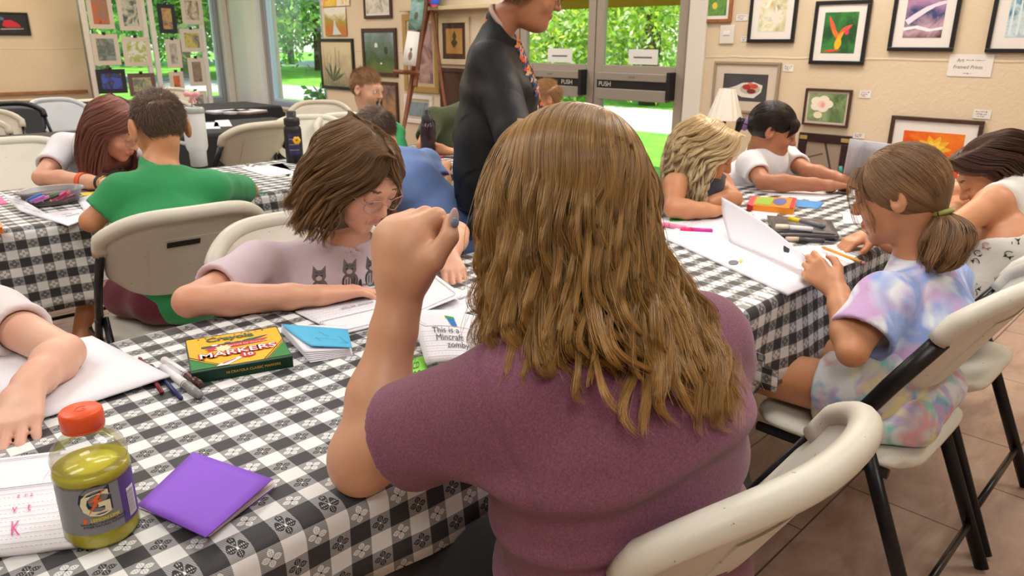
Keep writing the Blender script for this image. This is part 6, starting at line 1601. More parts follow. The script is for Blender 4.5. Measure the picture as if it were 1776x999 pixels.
# --- booklet held by the woman in front
Q = Quad(ZZ(712, 540, T0+.050), ZZ(850, 556, T0+.060), ZZ(872, 640, T0+.024), ZZ(738, 630, T0+.022), bulge=lambda a, c: .010*math.sin(PI*a))
o = sheet('open_booklet', 'raised booklet page with handwriting held by the woman in the maroon shirt', 'booklet', Q, PAPER, .0012)
b = MB(); qline(b, Q, .06, .02, .06, .27, .003); qline(b, Q, .06, .27, .13, .34, .003); qline(b, Q, .13, .34, .98, .36, .003); qline(b, Q, .09, .02, .09, .25, .0015); qline(b, Q, .09, .25, .15, .31, .0015)
for i in range(6): qline(b, Q, .05, .44+.095*i, .98, .45+.095*i, .0015); qline(b, Q, .05, .49+.095*i, .98, .50+.095*i, .0012, n=40, dash=1)
kid(o, 'page_print', b, mat('line_blue_grey', '#5c5a7c'))
for s_, x, y in (('This is a', .20, .44), ('Mincraft', .22, .585), ('zomby.', .34, .73)): qtext(s_, Q, x, y, .17, mat('graphite', '#55535c', .8), o, up=.0022, aspect=.62)
b = MB(); b.poly([Q.p(x, y, .0016) for x, y in ((.42, .13), (.53, .15), (.535, .20), (.425, .18))]); kid(o, 'green_crayon_patch', b, mat('crayon_green', '#3e9a4a', .8))
b = MB(); b.poly([Q.p(x, y, .0016) for x, y in ((.435, .185), (.53, .20), (.545, .34), (.47, .33))]); kid(o, 'blue_crayon_patch', b, mat('crayon_blue', '#2a78c4', .8))
for i, (dx, z) in enumerate(((0, .001), (4, .005), (7, .009))):
    Q = Quad(ZZ(716+dx, 560, T0+z), ZZ(862, 590, T0+z), ZZ(862, 672-i*6, T0+z), ZZ(788-i*10, 662-i*8, T0+z)); sheet('booklet_page', 'loose white page in the pile under the raised handwritten booklet', 'paper', Q, PAPER, .0022, 'pages under the raised booklet')
Q = Quad(ZZ(706, 625, T0+.010), ZZ(737, 617, T0+.012), ZZ(747, 676, T0+.012), ZZ(700, 692, T0+.012)); o = sheet('note_booklet', 'lime green booklet with pencil writing showing beside the raised forearm', 'booklet', Q, mat('lime_card', '#8be04a', .6), .0025)
qtext('ey\nCD\nOO', Q, .30, .25, .26, mat('graphite', '#55535c'), o, up=.0022, aspect=.9)
Q = Quad(ZZ(705, 628, T0+.002), ZZ(742, 640, T0+.002), ZZ(748, 685, T0+.002), ZZ(700, 708, T0+.002)); sheet('note_booklet', 'pale yellow booklet lying under the lime green one', 'booklet', Q, mat('yellow_card', '#f2dc5a', .6), .006)
# ================= right table
T1 = TZ+.0036
Q = Quad(ZZ(1150, 405, T1+.003), ZZ(1300, 382, T1+.003), ZZ(1480, 470, T1+.003), ZZ(1366, 512, T1+.003))
Q = Quad(ZZ(1140, 408, T1+.003), ZZ(1262, 368, T1+.003), ZZ(1432, 482, T1+.003), ZZ(1366, 511, T1+.003))
o = sheet('drawing_pad', 'large open white drawing pad whose page the girl in tie-dye lifts', 'drawing pad', Q, PAPER, .006)
b = MB(); b.poly([ZZ(1272+9*math.cos(a), 455+4*math.sin(a), T1+.0075) for a in [2*PI*j/14 for j in range(14)]]); kid(o, 'dark_blot', b, INKG)
b = MB(); b.poly([ZZ(1285+(5 if j % 2 else 2)*math.cos(PI*j/5), 452.5+(4 if j % 2 else 1.6)*math.sin(PI*j/5), T1+.0078) for j in range(10)]); kid(o, 'yellow_star', b, mat('crayon_yellow', '#ecc93a', .8))
# lifted page: hinge along the far-left edge, curling up to the hand
def lift(a, c):
    # a along the page from hinge side to free side, c from far to near
    far = D(1252, 342, 2.20)*(1-a)+D(1400, 448, 1.80)*a
    near0 = ZZ(1266, 420, T1+.008); near1 = ZZ(1392, 470, T1+.02)
    near = near0*(1-a)+near1*a
    p = far*(1-c)+near*c; p = p+F0*.030*math.sin(PI*c)*(1-a*.5)+Z_*.012*math.sin(PI*a)*(1-c)
    return p
b = MB(); b.grid(lift, 18, 12); o2 = b.build('lifted_page', PAPER, o); sm = o2.modifiers.new('t', 'SOLIDIFY'); sm.thickness = .0006
b = MB(); c0 = A3(lift(.82, .35)); e1 = unit(A3(lift(.86, .35))-c0); e2 = unit(A3(lift(.82, .45))-c0); nn = np.cross(e1, e2); nn = nn*np.sign(nn@(CP-c0))
b.poly([c0+nn*.0012+e1*.014*math.cos(a)+e2*.016*math.sin(a) for a in [2*PI*j/16 for j in range(16)]]); kid(o2, 'dark_blot', b, mat('print_dark', '#3b383b'))
Q = Quad(ZZ(1135, 380, T1), ZZ(1225, 370, T1), ZZ(1262, 378, T1), ZZ(1160, 402, T1)); o = sheet('paper_sheet', 'white paper with green and lilac scribbles before the blonde girl', 'paper', Q, PAPER, .001)
b = MB(); b.poly([ZZ(u, v, T1+.0012) for u, v in ((1160, 380), (1178, 377), (1200, 378), (1198, 382), (1176, 384), (1162, 384))]); kid(o, 'green_stroke', b, mat('marker_green', '#4cae4c', .7))
b = MB(); scribble(b, Q, .35, .3, .4, .5, 12, 6, .004); kid(o, 'lilac_scribble', b, mat('lilac_pencil', '#c9b4dc', .8))
marker('hot pink marker with magenta barrel next to the large drawing pad', ZZ(1236, 401, T1+.008), ZZ(1180, 398, T1+.008), '#ff2f7a', '#d62aa0', .008)
marker('second pink marker, mostly hidden by the long brown hair', ZZ(1190, 396, T1+.008), ZZ(1146, 389, T1+.008), '#ff7aa6', '#ff9ab8', .008)
def box_on_table(name, label, cat, P, z, th, m, top=None):
    Pw = zq(P, z+th); b = MB(); vs = [A3(p) for p in Pw]; b.poly([tuple(p) for p in vs]); b.poly([tuple(p-A3([0, 0, th-.0005])) for p in vs][::-1])
    for i in range(4): p, q = vs[i], vs[(i+1) % 4]; b.poly([tuple(p), tuple(q), tuple(q-A3([0, 0, th-.0005])), tuple(p-A3([0, 0, th-.0005]))])
    bmesh.ops.remove_doubles(b.bm, verts=b.bm.verts, dist=.0002); bmesh.ops.bevel(b.bm, geom=b.bm.edges[:], offset=.0012, segments=1, affect='EDGES')
    o = b.build(name, m); return tag(o, label, cat), Quad(*vs)
o, Q = box_on_table('crayon_box', 'orange and yellow crayon box with a blue badge lying on the right table', 'crayon box', [(1312, 341), (1382, 344), (1376, 362), (1306, 355)], T1, .02, mat('box_orange', '#f0921e', .35))
b = MB(); b.poly([Q.p(x, y, .001) for x, y in ((.04, .1), (.45, .08), (.42, .9), (.03, .9))]); kid(o, 'green_stripe', b, mat('box_lime', '#9cc43a', .4)); b = MB(); b.poly([Q.p(.62+.17*math.cos(a), .45+.36*math.sin(a), .001) for a in [2*PI*j/18 for j in range(18)]]); kid(o, 'blue_badge', b, mat('badge_blue', '#5a68a8', .4))
b = MB(); b.poly([Q.p(x, y, .0014) for x, y in ((.9, 0), (1, 0), (1, 1), (.9, 1))]); kid(o, 'red_edge', b, mat('box_red', '#d62b3a'))
o, Q = box_on_table('eraser_block', 'bright coral block lying at the end of the crayon box', 'eraser', [(1304, 340), (1316, 341), (1306, 357), (1296, 354)], T1, .018, mat('coral_plastic', '#f0485a', .4))
Q = Quad(ZZ(1382, 346, T1+.001), ZZ(1430, 351, T1+.001), ZZ(1420, 362, T1+.001), ZZ(1374, 358, T1+.001)); sheet('blue_card', 'blue paper rectangle next to the crayon box', 'card', Q, mat('blue_card', '#3f8fd2', .6), .001)
Q = Quad(ZZ(1300, 331, T1), ZZ(1390, 329, T1), ZZ(1462, 338, T1), ZZ(1418, 349, T1)); sheet('paper_sheet', 'white sheet on the far side of the right table behind the crayon box', 'paper', Q, PAPER, .001)
Q = Quad(ZZ(1450, 326, T1+.001), ZZ(1490, 326, T1+.001), ZZ(1500, 335, T1+.001), ZZ(1450, 334, T1+.001)); sheet('paper_sheet', 'white sheet under the drawing hands of the dark-haired girl', 'paper', Q, PAPER, .001)
Q = Quad(ZZ(1300, 362, T1), ZZ(1352, 366, T1), ZZ(1342, 382, T1), ZZ(1310, 378, T1)); sheet('paper_sheet', 'crumpled white scrap between the lifted page and the crayon box', 'paper', Q, PAPER, .001)
Q = Quad(ZZ(1462, 370, T1+.001), ZZ(1500, 362, T1+.001), ZZ(1512, 388, T1+.001), ZZ(1462, 388, T1+.001)); sheet('paper_sheet', 'white folded paper in front of the ponytail girl face', 'paper', Q, PAPER, .002)
Q = Quad(ZZ(1375, 428, T1+.001), ZZ(1452, 425, T1+.001), ZZ(1482, 455, T1+.001), ZZ(1436, 472, T1+.001)); o = bookpage('printed worksheet under the pencil hand of the girl in tie-dye', 'worksheet', Q, None, (.08, .5, 3), .0015)
# clear pencil pouch with markers
Q = Quad(ZZ(1330, 376, T1+.012), ZZ(1440, 384, T1+.012), ZZ(1455, 412, T1+.012), ZZ(1345, 408, T1+.012), bulge=lambda a, c: .012*math.sin(PI*a)*math.sin(PI*c)); o = sheet('pencil_pouch', 'see-through grey pencil pouch with zip between the drawing pad and the hands', 'pencil case', Q, mat('smoky_plastic', '#7b777a', .2, trans=.4), .010)
b = MB(); qline(b, Q, .02, .9, .98, .92, .04, .008); kid(o, 'zip', b, mat('zip_grey', '#4c4b50', .5))
marker('marker with yellow cap and grey barrel on top of the clear pouch', ZZ(1430, 393, T1+.030), ZZ(1368, 379, T1+.030), '#f2cf1a', '#6e7076', .0072)
marker('white marker lying along the clear pouch', ZZ(1410, 398, T1+.030), ZZ(1345, 392, T1+.030), '#efe6c8', '#e9e9ea', .0072)
marker('grey marker with pale wooden-coloured cap in front of the pouch', ZZ(1430, 418, T1+.008), ZZ(1362, 414, T1+.008), '#dcc0a4', '#4a4a50', .0068)
pencil('yellow school pencil in the right hand of the girl in tie-dye', ZZ(1424, 428, T1+.012), ZZ(1500, 457, T1+.020), '#eea02c', .0042, ferrule=True)
o = MB(); Qs = [D(1478, 238, 2.75), D(1538, 250, 2.78), D(1524, 330, 2.86), ZZ(1462, 318, T1+.004)]
b = MB(); b.grid(lambda a, c: Quad(D(1474, 240, 2.78), D(1500, 244, 2.86), ZZ(1492, 318, T1+.002), ZZ(1458, 322, T1+.002)).p(a, c), 4, 6); b.grid(lambda a, c: Quad(D(1500, 244, 2.86), D(1550, 250, 2.74), ZZ(1540, 330, T1+.002), ZZ(1492, 318, T1+.002)).p(a, c), 4, 6)
bmesh.ops.remove_doubles(b.bm, verts=b.bm.verts, dist=.001)
o = b.build('standing_folder', mat('pale_card', '#dcdde6', .6)); sm = o.modifiers.new('t', 'SOLIDIFY'); sm.thickness = .002; tag(o, 'white folder standing open behind the head of the girl in tie-dye', 'folder')
marker('teal marker held upright by the dark-haired girl', ZZ(1456, 322, T1+.004), D(1458, 288, 2.94), '#2fa89c', '#2fa89c', .007)
# ================= left tables
def tub():
    c = ZZ(92, 352, TZ+.002); t = empty('pencil_tub', 'clear plastic tub of coloured pencils before the girl with reddish hair', 'tub', c, d2r(8))
    pl = mat('frosted_plastic', '#d9d6da', .25, trans=.7, ior=1.2)
    def pr(rx, z): return (rx, z)
    b = MB(); b.lathe([(.062, .001), (.072, .004), (.082, .042), (.092, .044), (.095, .047), (.092, .050), (.080, .048), (.068, .006), (.0001, .006)], 36, fx=1.18, fy=.88, caps=False); b.build('tub_wall', pl, t)
    b = MB(); R_ = random.Random(3); b.lathe([(.0001, .007), (.064, .008), (.074, .034), (.0001, .037)], 24, fx=1.16, fy=.86, caps=False); o = b.build('crayon_stubs', mat('stub_mix', '#4a4a52', .6, col2='#8a6a66', vscale=70, detail=1), t); o['kind'] = 'stuff'
    return t, c
tb, tc_ = tub()
for i, (col, nm, u0, v0, u1, v1) in enumerate((('#3b78cc', 'blue', 44, 346, 72, 333), ('#b06ad0', 'violet', 52, 348, 77, 337), ('#e07ab8', 'lilac pink', 58, 348, 84, 338), ('#4a7a3a', 'leaf green', 62, 346, 98, 333), ('#22301e', 'dark green', 74, 347, 102, 335), ('#c03a78', 'magenta', 86, 346, 114, 330), ('#cc2f4a', 'crimson', 96, 344, 122, 330), ('#6e2a3c', 'wine red', 108, 345, 130, 335))):
    pencil(f'{nm} coloured pencil sticking up in the clear tub', ZZ(u0, v0+3, TZ+.046+.002*(i % 2)), ZZ(u1, v1+3, TZ+.066+.002*(i % 2)), col, .0048, 'coloured pencils in the clear tub')
Q = Quad(ZZ(-20, 332, T0+.03), ZZ(20, 345, T0+.035), ZZ(118, 391, T0+.004), ZZ(28, 372, T0+.006)); Q = Quad(ZZ(2, 335, T0+.030), ZZ(38, 346, T0+.028), ZZ(116, 391, T0+.006), ZZ(34, 366, T0+.006)); o = sheet('open_booklet', 'half raised booklet with pencil text left of the pencil tub', 'booklet', Q, PAPER, .002)
for k in range(3): qtext('mmn rum am', Q, .1+.1*k, .25+.2*k, .12, INKG, o, aspect=.7)
Q = Quad(ZZ(60, 372, T0), ZZ(140, 362, T0), ZZ(165, 374, T0), ZZ(118, 392, T0)); o = sheet('paper_sheet', 'white sheet with pencil text in front of the pencil tub', 'paper', Q, PAPER, .001); qtext('uno\nnome', Q, .4, .4, .16, INKG, o)
Q = Quad(ZZ(132, 345, T0+.002), ZZ(175, 333, T0+.002), ZZ(215, 345, T0+.002), ZZ(150, 372, T0+.002)); sheet('open_booklet', 'small open white booklet between the tub and the green sleeve', 'booklet', Q, PAPER, .002)
Q = Quad(ZZ(140, 336, T0+.001), ZZ(165, 332, T0+.001), ZZ(168, 337, T0+.001), ZZ(143, 340, T0+.001)); sheet('card', 'bright yellow paper shape beside the orange wristband arm', 'card', Q, mat('yellow_paper', '#f0d024', .6), .002)
Q = Quad(ZZ(-30, 340, T0+.001), ZZ(4, 342, T0+.001), ZZ(12, 354, T0+.001), ZZ(-20, 356, T0+.001)); sheet('card', 'hot pink card at the left edge on the checked cloth', 'card', Q, mat('pink_card', '#f0689c', .6), .002)
o, Q = box_on_table('crayon_box', 'tiny red and yellow carton corner at the left picture edge', 'crayon box', [(-30, 388), (2, 386), (4, 394), (-30, 397)], TZ+.002, .02, mat('box_redyellow', '#d8782a', .4))
o, Q = box_on_table('marker_box', 'yellow and green marker box beyond the green T-shirt', 'marker box', [(378, 306), (400, 306), (416, 315), (386, 319)], TZ+.002, .018, mat('box_green', '#12452f'))
b = MB(); b.poly([Q.p(x, y, .001) for x, y in ((.05, .05), (.95, .05), (.95, .8), (.05, .8))]); kid(o, 'top_panel', b, mat('box_yellow_dull', '#c8b03a', .4))
marker('orange marker with white end next to the green sleeve', ZZ(422, 324, TZ+.010), ZZ(392, 330, TZ+.010), '#f07a22', '#e9e6e6', .0085)
Q = Quad(ZZ(400, 328, TZ+.002), ZZ(440, 327, TZ+.002), ZZ(462, 335, TZ+.002), ZZ(410, 338, TZ+.002)); sheet('card', 'dark green paper by the orange marker', 'card', Q, mat('green_card', '#2e7a44', .6), .0015)
Q = Quad(ZZ(418, 292, TZ+.003), ZZ(490, 283, TZ+.003), ZZ(512, 300, TZ+.003), ZZ(468, 307, TZ+.003)); o = sheet('paper_sheet', 'white sheet with a curled corner before the bone folding chair', 'paper', Q, PAPER, .001)
b = MB(); b.poly([ZZ(428, 294, TZ+.004), ZZ(434, 292, TZ+.004), D(421, 284, float((ZZ(428, 294, TZ)-CP)@FW)-.02)]); kid(o, 'curled_corner', b, PAPER)
# white tumbler with bow
def tumbler():
    c = ZZ(346, 288, TZ+.002); t = empty('tumbler', 'tall white insulated tumbler with handle, straw and pink bow', 'tumbler', c, 0)
    W_ = mat('tumbler_white', '#dfe3e2', .35)
    MB().lathe([(.030, 0), (.036, .002), (.037, .065), (.043, .075), (.0475, .09), (.0485, .235), (.046, .24), (.0001, .24)], 32, caps=False).build('cup', W_, t)
    MB().lathe([(.0495, .236), (.0505, .240), (.0505, .254), (.044, .262), (.020, .264), (.0001, .264)], 32, caps=False).build('lid', mat('clear_lid', '#c7ccca', .15, trans=.4), t)
    a = -R0; pts = [a*.046+Z_*.21, a*.085+Z_*.205, a*.092+Z_*.16, a*.088+Z_*.11, a*.046+Z_*.10]; MB().tube(pts, .009, 10).build('handle', W_, t)
    MB().tube([(0, 0, .262), (.004, -.004, .325)], .0042, 10).build('straw', mat('clear_pink', '#e8c9cc', .2, trans=.3), t)
    b = MB(); P_ = A3([.004, -.004, .315]); r = R0
    for q in (-1, 1):
        f = Field(); f.cone(P_, P_+r*q*.022+Z_*.004, .006, .014, .004); f.cone(P_, P_+r*q*.014-Z_*.03, .004, .006, .004)
        o_ = f.build('bow_loop', mat('pink_bow', '#f0a9b0', .5), None, .002); o_.parent = t
    b.ball(P_, .008); b.build('bow_knot', mat('pink_bow', '#f0a9b0'), t)
tumbler()
def black_bottle():
    c = ZZ(512, 281, TZ+.004); t = empty('water_bottle', 'matt black water bottle with a yellow flower sticker', 'bottle', c, 0)
    MB().lathe([(.036, 0), (.040, .003), (.040, .150), (.038, .160), (.030, .172), (.030, .178)], 32, caps=True).build('flask', mat('matt_black', '#16171a', .5), t)
    MB().lathe([(.034, .172), (.036, .174), (.036, .200), (.030, .206), (.022, .208), (.022, .232), (.018, .236), (.0001, .236)], 28, caps=False).build('lid', mat('matt_black_lid', '#1d1e21', .45), t)
    a0 = math.atan2(-c[1], -c[0])
    b = MB(); b.grid(lambda a, d: (.0405*math.cos(a0-.6+1.3*a), .0405*math.sin(a0-.6+1.3*a), .04+.095*d), 12, 3); st_ = b.build('sticker', mat('sticker_navy', '#2a2d5c', .4), t)
    b = MB()
    for i in range(3): b.grid(lambda a, d: (.0409*math.cos(a0-.5+1.1*a), .0409*math.sin(a0-.5+1.1*a), .06+.025*i+.002*d), 10, 2)
    b.build('sticker_lines', mat('sticker_gold', '#d8b04a', .4), st_)
    f = Field()
    for i in range(6): f.ell(A3([.043*math.cos(a0+.35), .043*math.sin(a0+.35), .105])+A3([-math.sin(a0), math.cos(a0), 0])*.011*math.cos(i*PI/3)+Z_*.011*math.sin(i*PI/3), .008, None, .003)
    o_ = f.build('flower', mat('flower_yellow', '#f0b81c', .5), None, .002); o_.parent = t
black_bottle()
def dark_bottle():
    c = ZZ(743, 272, TZ+.004); t = empty('water_bottle', 'translucent dark purple water bottle with black lid before the olive shirt', 'bottle', c, 0)
    MB().lathe([(.034, 0), (.037, .003), (.037, .14), (.034, .155), (.024, .172), (.024, .178)], 28).build('flask', mat('smoky_purple', '#3d2a34', .15, trans=.25), t)
    MB().lathe([(.028, .165), (.029, .195), (.015, .205), (.015, .225), (.010, .23), (.0001, .23)], 24, caps=False).build('lid', mat('matt_black_lid', '#1d1e21'), t)
    MB().tube([(.03, 0, .18), (.045, 0, .17), (.046, 0, .10), (.036, 0, .09)], .004, 8).build('carry_strap', mat('matt_black_lid', '#1d1e21'), t)
dark_bottle()
cols = [('#e04a6a', 'coral'), ('#f0b0b8', 'pale pink'), ('#d8c23a', 'yellow'), ('#3a7ac0', 'blue')]
for i, (cc, nm) in enumerate(cols):
    pencil(f'{nm} coloured pencil scattered beyond the boy in blue', ZZ(748+i*7, 268+i*5, TZ+.010), ZZ(768+i*3, 272+i*7, TZ+.010), cc, .0045, 'scattered pencils near the dark bottle')
# ================= paper piles at the back
R_ = random.Random(4)
for i, (u, v, w_, nm) in enumerate(((8, 178, .30, 'tall'), (60, 172, .30, 'flat'), (95, 168, .26, 'lower'))):
    c = ZZ(u, v, .76)
    t = empty('paper_pile', f'{nm} pile of magazines and papers on the black table by the yellow wall', 'paper pile', (c[0], 7.62 if i else 7.6, TZ+.002), .1*i)
    for k in range(5 if i == 0 else 3):
        MB().box(-w_/2+R_.uniform(-.02, .02), w_/2, -.11, .11+R_.uniform(-.02, .02), .012*k, .012*k+.011, .001).build('magazine', mat(('mag_grey', 'mag_dark', 'mag_cream', 'mag_blue', 'mag_tan')[k], ('#b9b6b4', '#3a3a40', '#ded6c6', '#8fa6bc', '#a89078')[k], .5), t)
for u, v, la in ((365, 218, 'white sheets on the black table beside the tumbler'), (385, 214, 'second pair of white sheets on the black table near the bone chair')):
    Q = Quad(ZZ(u-12, v-5, TZ+.004), ZZ(u+12, v-6, TZ+.004), ZZ(u+18, v+5, TZ+.004), ZZ(u-14, v+6, TZ+.004)); sheet('paper_sheet', la, 'paper', Q, PAPER, .003)
for i, u in enumerate((402, 424, 446)):
    c = ZZ(u-14, 196, TZ+.003); t = empty('print_folder', f'{("grey", "pale", "brown")[i]} flat folder of prints on the black corner table', 'folder', c, .2*i)
    MB().box(-.12, .12, -.09, .09, 0, .012, .002).build('folder_cover', mat(('fold_grey', 'fold_pale', 'fold_brown')[i], ('#84868a', '#b9bcc0', '#8a705c')[i], .5), t); MB().box(-.11, .115, -.085, .085, .0125, .02, .001).build('print_stack', PAPERG, t)
# ================= art on the walls
def artmat(name, cols, sc=6, dist=1.5, seed=0, vertical=None):
    m = bpy.data.materials.new(name); N = NT(m); N.b.inputs['Roughness'].default_value = .5
    tc = N.n.new('ShaderNodeTexCoord'); mp = N.n.new('ShaderNodeMapping'); mp.inputs['Location'].default_value = (seed*1.7, seed*2.3, seed*.9); N.l(tc.outputs['Object'], mp.inputs[0])
    f = N.noise(sc*.75, 5, dist=dist*.3, vec=mp.outputs[0], rough=.62)
    if vertical:
        sp = N.n.new('ShaderNodeSeparateXYZ'); N.l(tc.outputs['Object'], sp.inputs[0]); f = N.math('ADD', N.math('MULTIPLY', N.math('SUBTRACT', f, .5), .7), N.math('DIVIDE', N.math('ADD', sp.outputs[2], vertical), 2*vertical))
    n = len(cols); st = [(.28+.44*i/(n-1) if not vertical else i/(n-1)*.9+.05, srgb(c)) for i, c in enumerate(cols)]
    N.l(N.ramp(f, st), N.b.inputs['Base Color']); return m
def picture(label, box, frame, fw, matte, mw, art, shapes=(), plane='x', pos=4.85, depth=.022, group=None, name='framed_picture', cat='picture', tilt=0, hook=False):
    uL, vT, uR, vB = box; um, vm = (uL+uR)/2, (vT+vB)/2; G = XX if plane == 'x' else YY
    a0 = G(uL, vm, pos); a1 = G(uR, vm, pos); zt = G(um, vT, pos)[2]; zb = G(um, vB, pos)[2]
    if plane == 'x': w = abs(a0[1]-a1[1]); c = (pos-.002, (a0[1]+a1[1])/2, (zt+zb)/2); ex, rz = (0, -1, 0), -PI/2
    else: w = abs(a0[0]-a1[0]); c = ((a0[0]+a1[0])/2, pos-.002, (zt+zb)/2); ex, rz = (1, 0, 0), 0
    h = zt-zb
    t = empty(name, label, cat, c, rz, group)       # local x along the wall, local -y into the room
    if tilt: t.rotation_euler = (0, tilt, rz)
    b = MB(); W2_, H2 = w/2, h/2
    if fw:
        for x0_, x1_, z0_, z1_ in ((-W2_, W2_, H2-fw, H2), (-W2_, W2_, -H2, -H2+fw), (-W2_, -W2_+fw, -H2+fw, H2-fw), (W2_-fw, W2_, -H2+fw, H2-fw)): b.box(x0_, x1_, -depth, 0, z0_, z1_, .003)
        b.build('frame', frame, t)
    iw, ih = W2_-fw, H2-fw
    if matte: MB().box(-iw, iw, -depth*.5, -.001, -ih, ih).build('mat_board', matte, t)
    aw_, ah = iw-mw, ih-mw
    MB().box(-aw_, aw_, -depth*.5-.0015, -depth*.5, -ah, ah).build('artwork', art, t)
    if shapes:
        ms = []; b = MB(); y = -depth*.5-.002
        for k, (m, pts) in enumerate(shapes):
            if m not in ms: ms.append(m)
            b.mi = ms.index(m); b.poly([(p[0]*aw_, y-.0002*k, p[1]*ah) for p in pts])
        b.build('painted_shapes', ms, t)
    return t
BLK = mat('frame_black', '#161618', .35); BRN = mat('frame_brown', '#4a3024', .45, var=.3, vscale=30); TAN = mat('frame_oak', '#a8683a', .45, var=.3, vscale=30); TPE = mat('frame_taupe', '#9c8a76', .5); GLD = mat('frame_gold', '#b9995e', .4, .3); CRM = mat('frame_cream', '#cdbb98', .5); DKW = mat('frame_dark_carved', '#2c1616', .4, bump=.4, bscale=40, bdist=.01)
MWH = mat('matte_white', '#e9e4df', .7); MTP = mat('matte_beige', '#cfc0ae', .7); MBK = mat('matte_black', '#26262a', .7); MBR = mat('matte_brown', '#6a5246', .7)
def ptl(cx, cy, a, l, w, n=8): return [(cx+math.cos(a)*l*t-math.sin(a)*w*math.sin(PI*t)*s_, cy+math.sin(a)*l*t+math.cos(a)*w*math.sin(PI*t)*s_) for s_, ts in ((1, [i/n for i in range(n+1)]), (-1, [1-i/n for i in range(1, n)])) for t in ts]
def disc_(cx, cy, rx, ry, n=18): return [(cx+rx*math.cos(2*PI*i/n), cy+ry*math.sin(2*PI*i/n)) for i in range(n)]
c_ = lambda h: mat('paint_'+h[1:], h, .6)
picture('small oak-framed picture of green leaves and yellow bloom, highest beside the doors', (1209, -38, 1273, 39), TAN, .022, MWH, .022, artmat('art_leaves', ['#14301c', '#2f6b34', '#6fa04a', '#274a28'], 14, 2, 1), [(c_('#e8c84a'), disc_(.1, -.35, .2, .22)), (c_('#f0ead8'), ptl(-.1, .1, 1.2, .5, .14)), (c_('#f0ead8'), ptl(.3, .0, .8, .5, .12))])
picture('black-framed painting of pale white lilies', (1303, -45, 1385, 74), BLK, .022, MWH, .048, artmat('art_lilies', ['#8a8f6a', '#cfc9a0', '#f0ead0', '#9aa6b0'], 12, 2.5, 2), [(c_('#f2eee0'), ptl(-.2, .4, a, .5, .12)) for a in (.3, 1.4, 2.6, 4.0)]+[(c_('#e8e4da'), ptl(.3, -.3, a, .45, .11)) for a in (.5, 1.8, 3.0, 4.4)]+[(c_('#e0b84a'), disc_(-.1, .2, .08, .1))])
picture('black-framed painting of a red and orange tropical flower on green', (1411, 1, 1507, 112), BLK, .022, MWH, .045, artmat('art_tropic', ['#123a1c', '#1f5a2a', '#3c8a3e', '#1a4622'], 7, 3, 3), [(c_('#e8603a'), ptl(-.1, -.35, 2.05, 1.35, .13)), (c_('#ef5a3c'), ptl(-.1, -.1, .55, .95, .13)), (c_('#f07a2a'), ptl(.0, -.2, 2.5, .6, .12)), (c_('#f2a02a'), ptl(-.2, -.5, .9, .75, .12)), (c_('#f5b81e'), ptl(-.1, -.9, 1.35, .75, .20)), (c_('#e04a34'), ptl(-.9, -.93, .1, 1.1, .06)), (c_('#d8405a'), ptl(.35, -.1, .9, .3, .12))])
picture('black-framed seascape with orange sky and foaming wave', (1551, -55, 1667, 89), BLK, .022, MWH, .052, artmat('art_sea', ['#4a2c30', '#c8a4b4', '#2c3f72', '#b48ab0', '#a85a3c', '#f08a3c'], 9, 2.5, 4, vertical=.16), [(c_('#e9dcea'), [(-1, -.35), (-.5, -.1), (0, .12), (.6, .28), (1, .33), (1, .22), (.5, .12), (.1, -.05), (-.4, -.3), (-.8, -.52)]), (c_('#f2eef2'), [(-1, -.62), (-.3, -.55), (.4, -.68), (1, -.6), (1, -.70), (.3, -.78), (-.4, -.66), (-1, -.74)])])
picture('black-framed painting of blue falling water, cut by the right picture edge', (1722, -45, 1836, 92), BLK, .022, MWH, .058, artmat('art_water', ['#27455c', '#5f93ad', '#cfe0e6', '#6d94a6'], 10, 2, 5), [(c_('#dbe8ec'), [(x, 1), (x+.1, 1), (x+.16, -.9), (x-.02, -.9)]) for x in (-.8, -.3, .2, .6)])
picture('taupe-framed painting of a white bowl of red fruit on dark ground', (1238, 107, 1352, 196), TPE, .018, MTP, .062, artmat('art_dark', ['#38373a', '#4a494c'], 5, 1, 6), [(c_('#ddd6cc'), [(-.75, -.1), (-.4, .1), (-.1, .35), (.4, .42), (.8, .2), (.75, -.3), (.45, -.75), (-.1, -.7), (-.5, -.4)]), (c_('#b8aea2'), disc_(.25, -.1, .46, .38)), (c_('#a83226'), disc_(.1, .05, .2, .2)), (c_('#c44a34'), disc_(.42, .12, .18, .18)), (c_('#7e241e'), disc_(.32, -.25, .2, .18)), (c_('#d8745a'), disc_(.25, .3, .12, .1))])
picture('dark-framed painting of a pale pink blossom on green leaves', (1396, 154, 1476, 219), BRN, .014, MTP, .014, artmat('art_green', ['#3a5236', '#6b8654', '#93a878', '#2e4630'], 9, 2.5, 7), [(c_('#efe2d2'), disc_(-.30+.34*math.cos(a), .25+.30*math.sin(a), .30, .30)) for a in (0, 1.25, 2.5, 3.8, 5.0)]+[(c_('#f0c8bc'), disc_(-.28, .22, .22, .26)), (c_('#e8a49c'), disc_(-.22, .18, .10, .18)), (c_('#e9e0bc'), disc_(-.42, -.55, .24, .24))])
picture('brown-framed painting of a yellow bloom on glowing orange', (1538, 204, 1698, 329), BRN, .022, MWH, .060, artmat('art_orange', ['#c8320e', '#e85c14', '#f08a24', '#d84a14'], 5, 1.5, 8), [(c_('#f0b42c'), ptl(.05, .25, a, .62, .12)) for a in [i*PI/5 for i in range(10)]]+[(c_('#f7cf4a'), ptl(.05, .25, a+.3, .42, .09)) for a in [i*PI/4 for i in range(8)]]+[(c_('#d8842a'), disc_(.05, .25, .14, .16))])
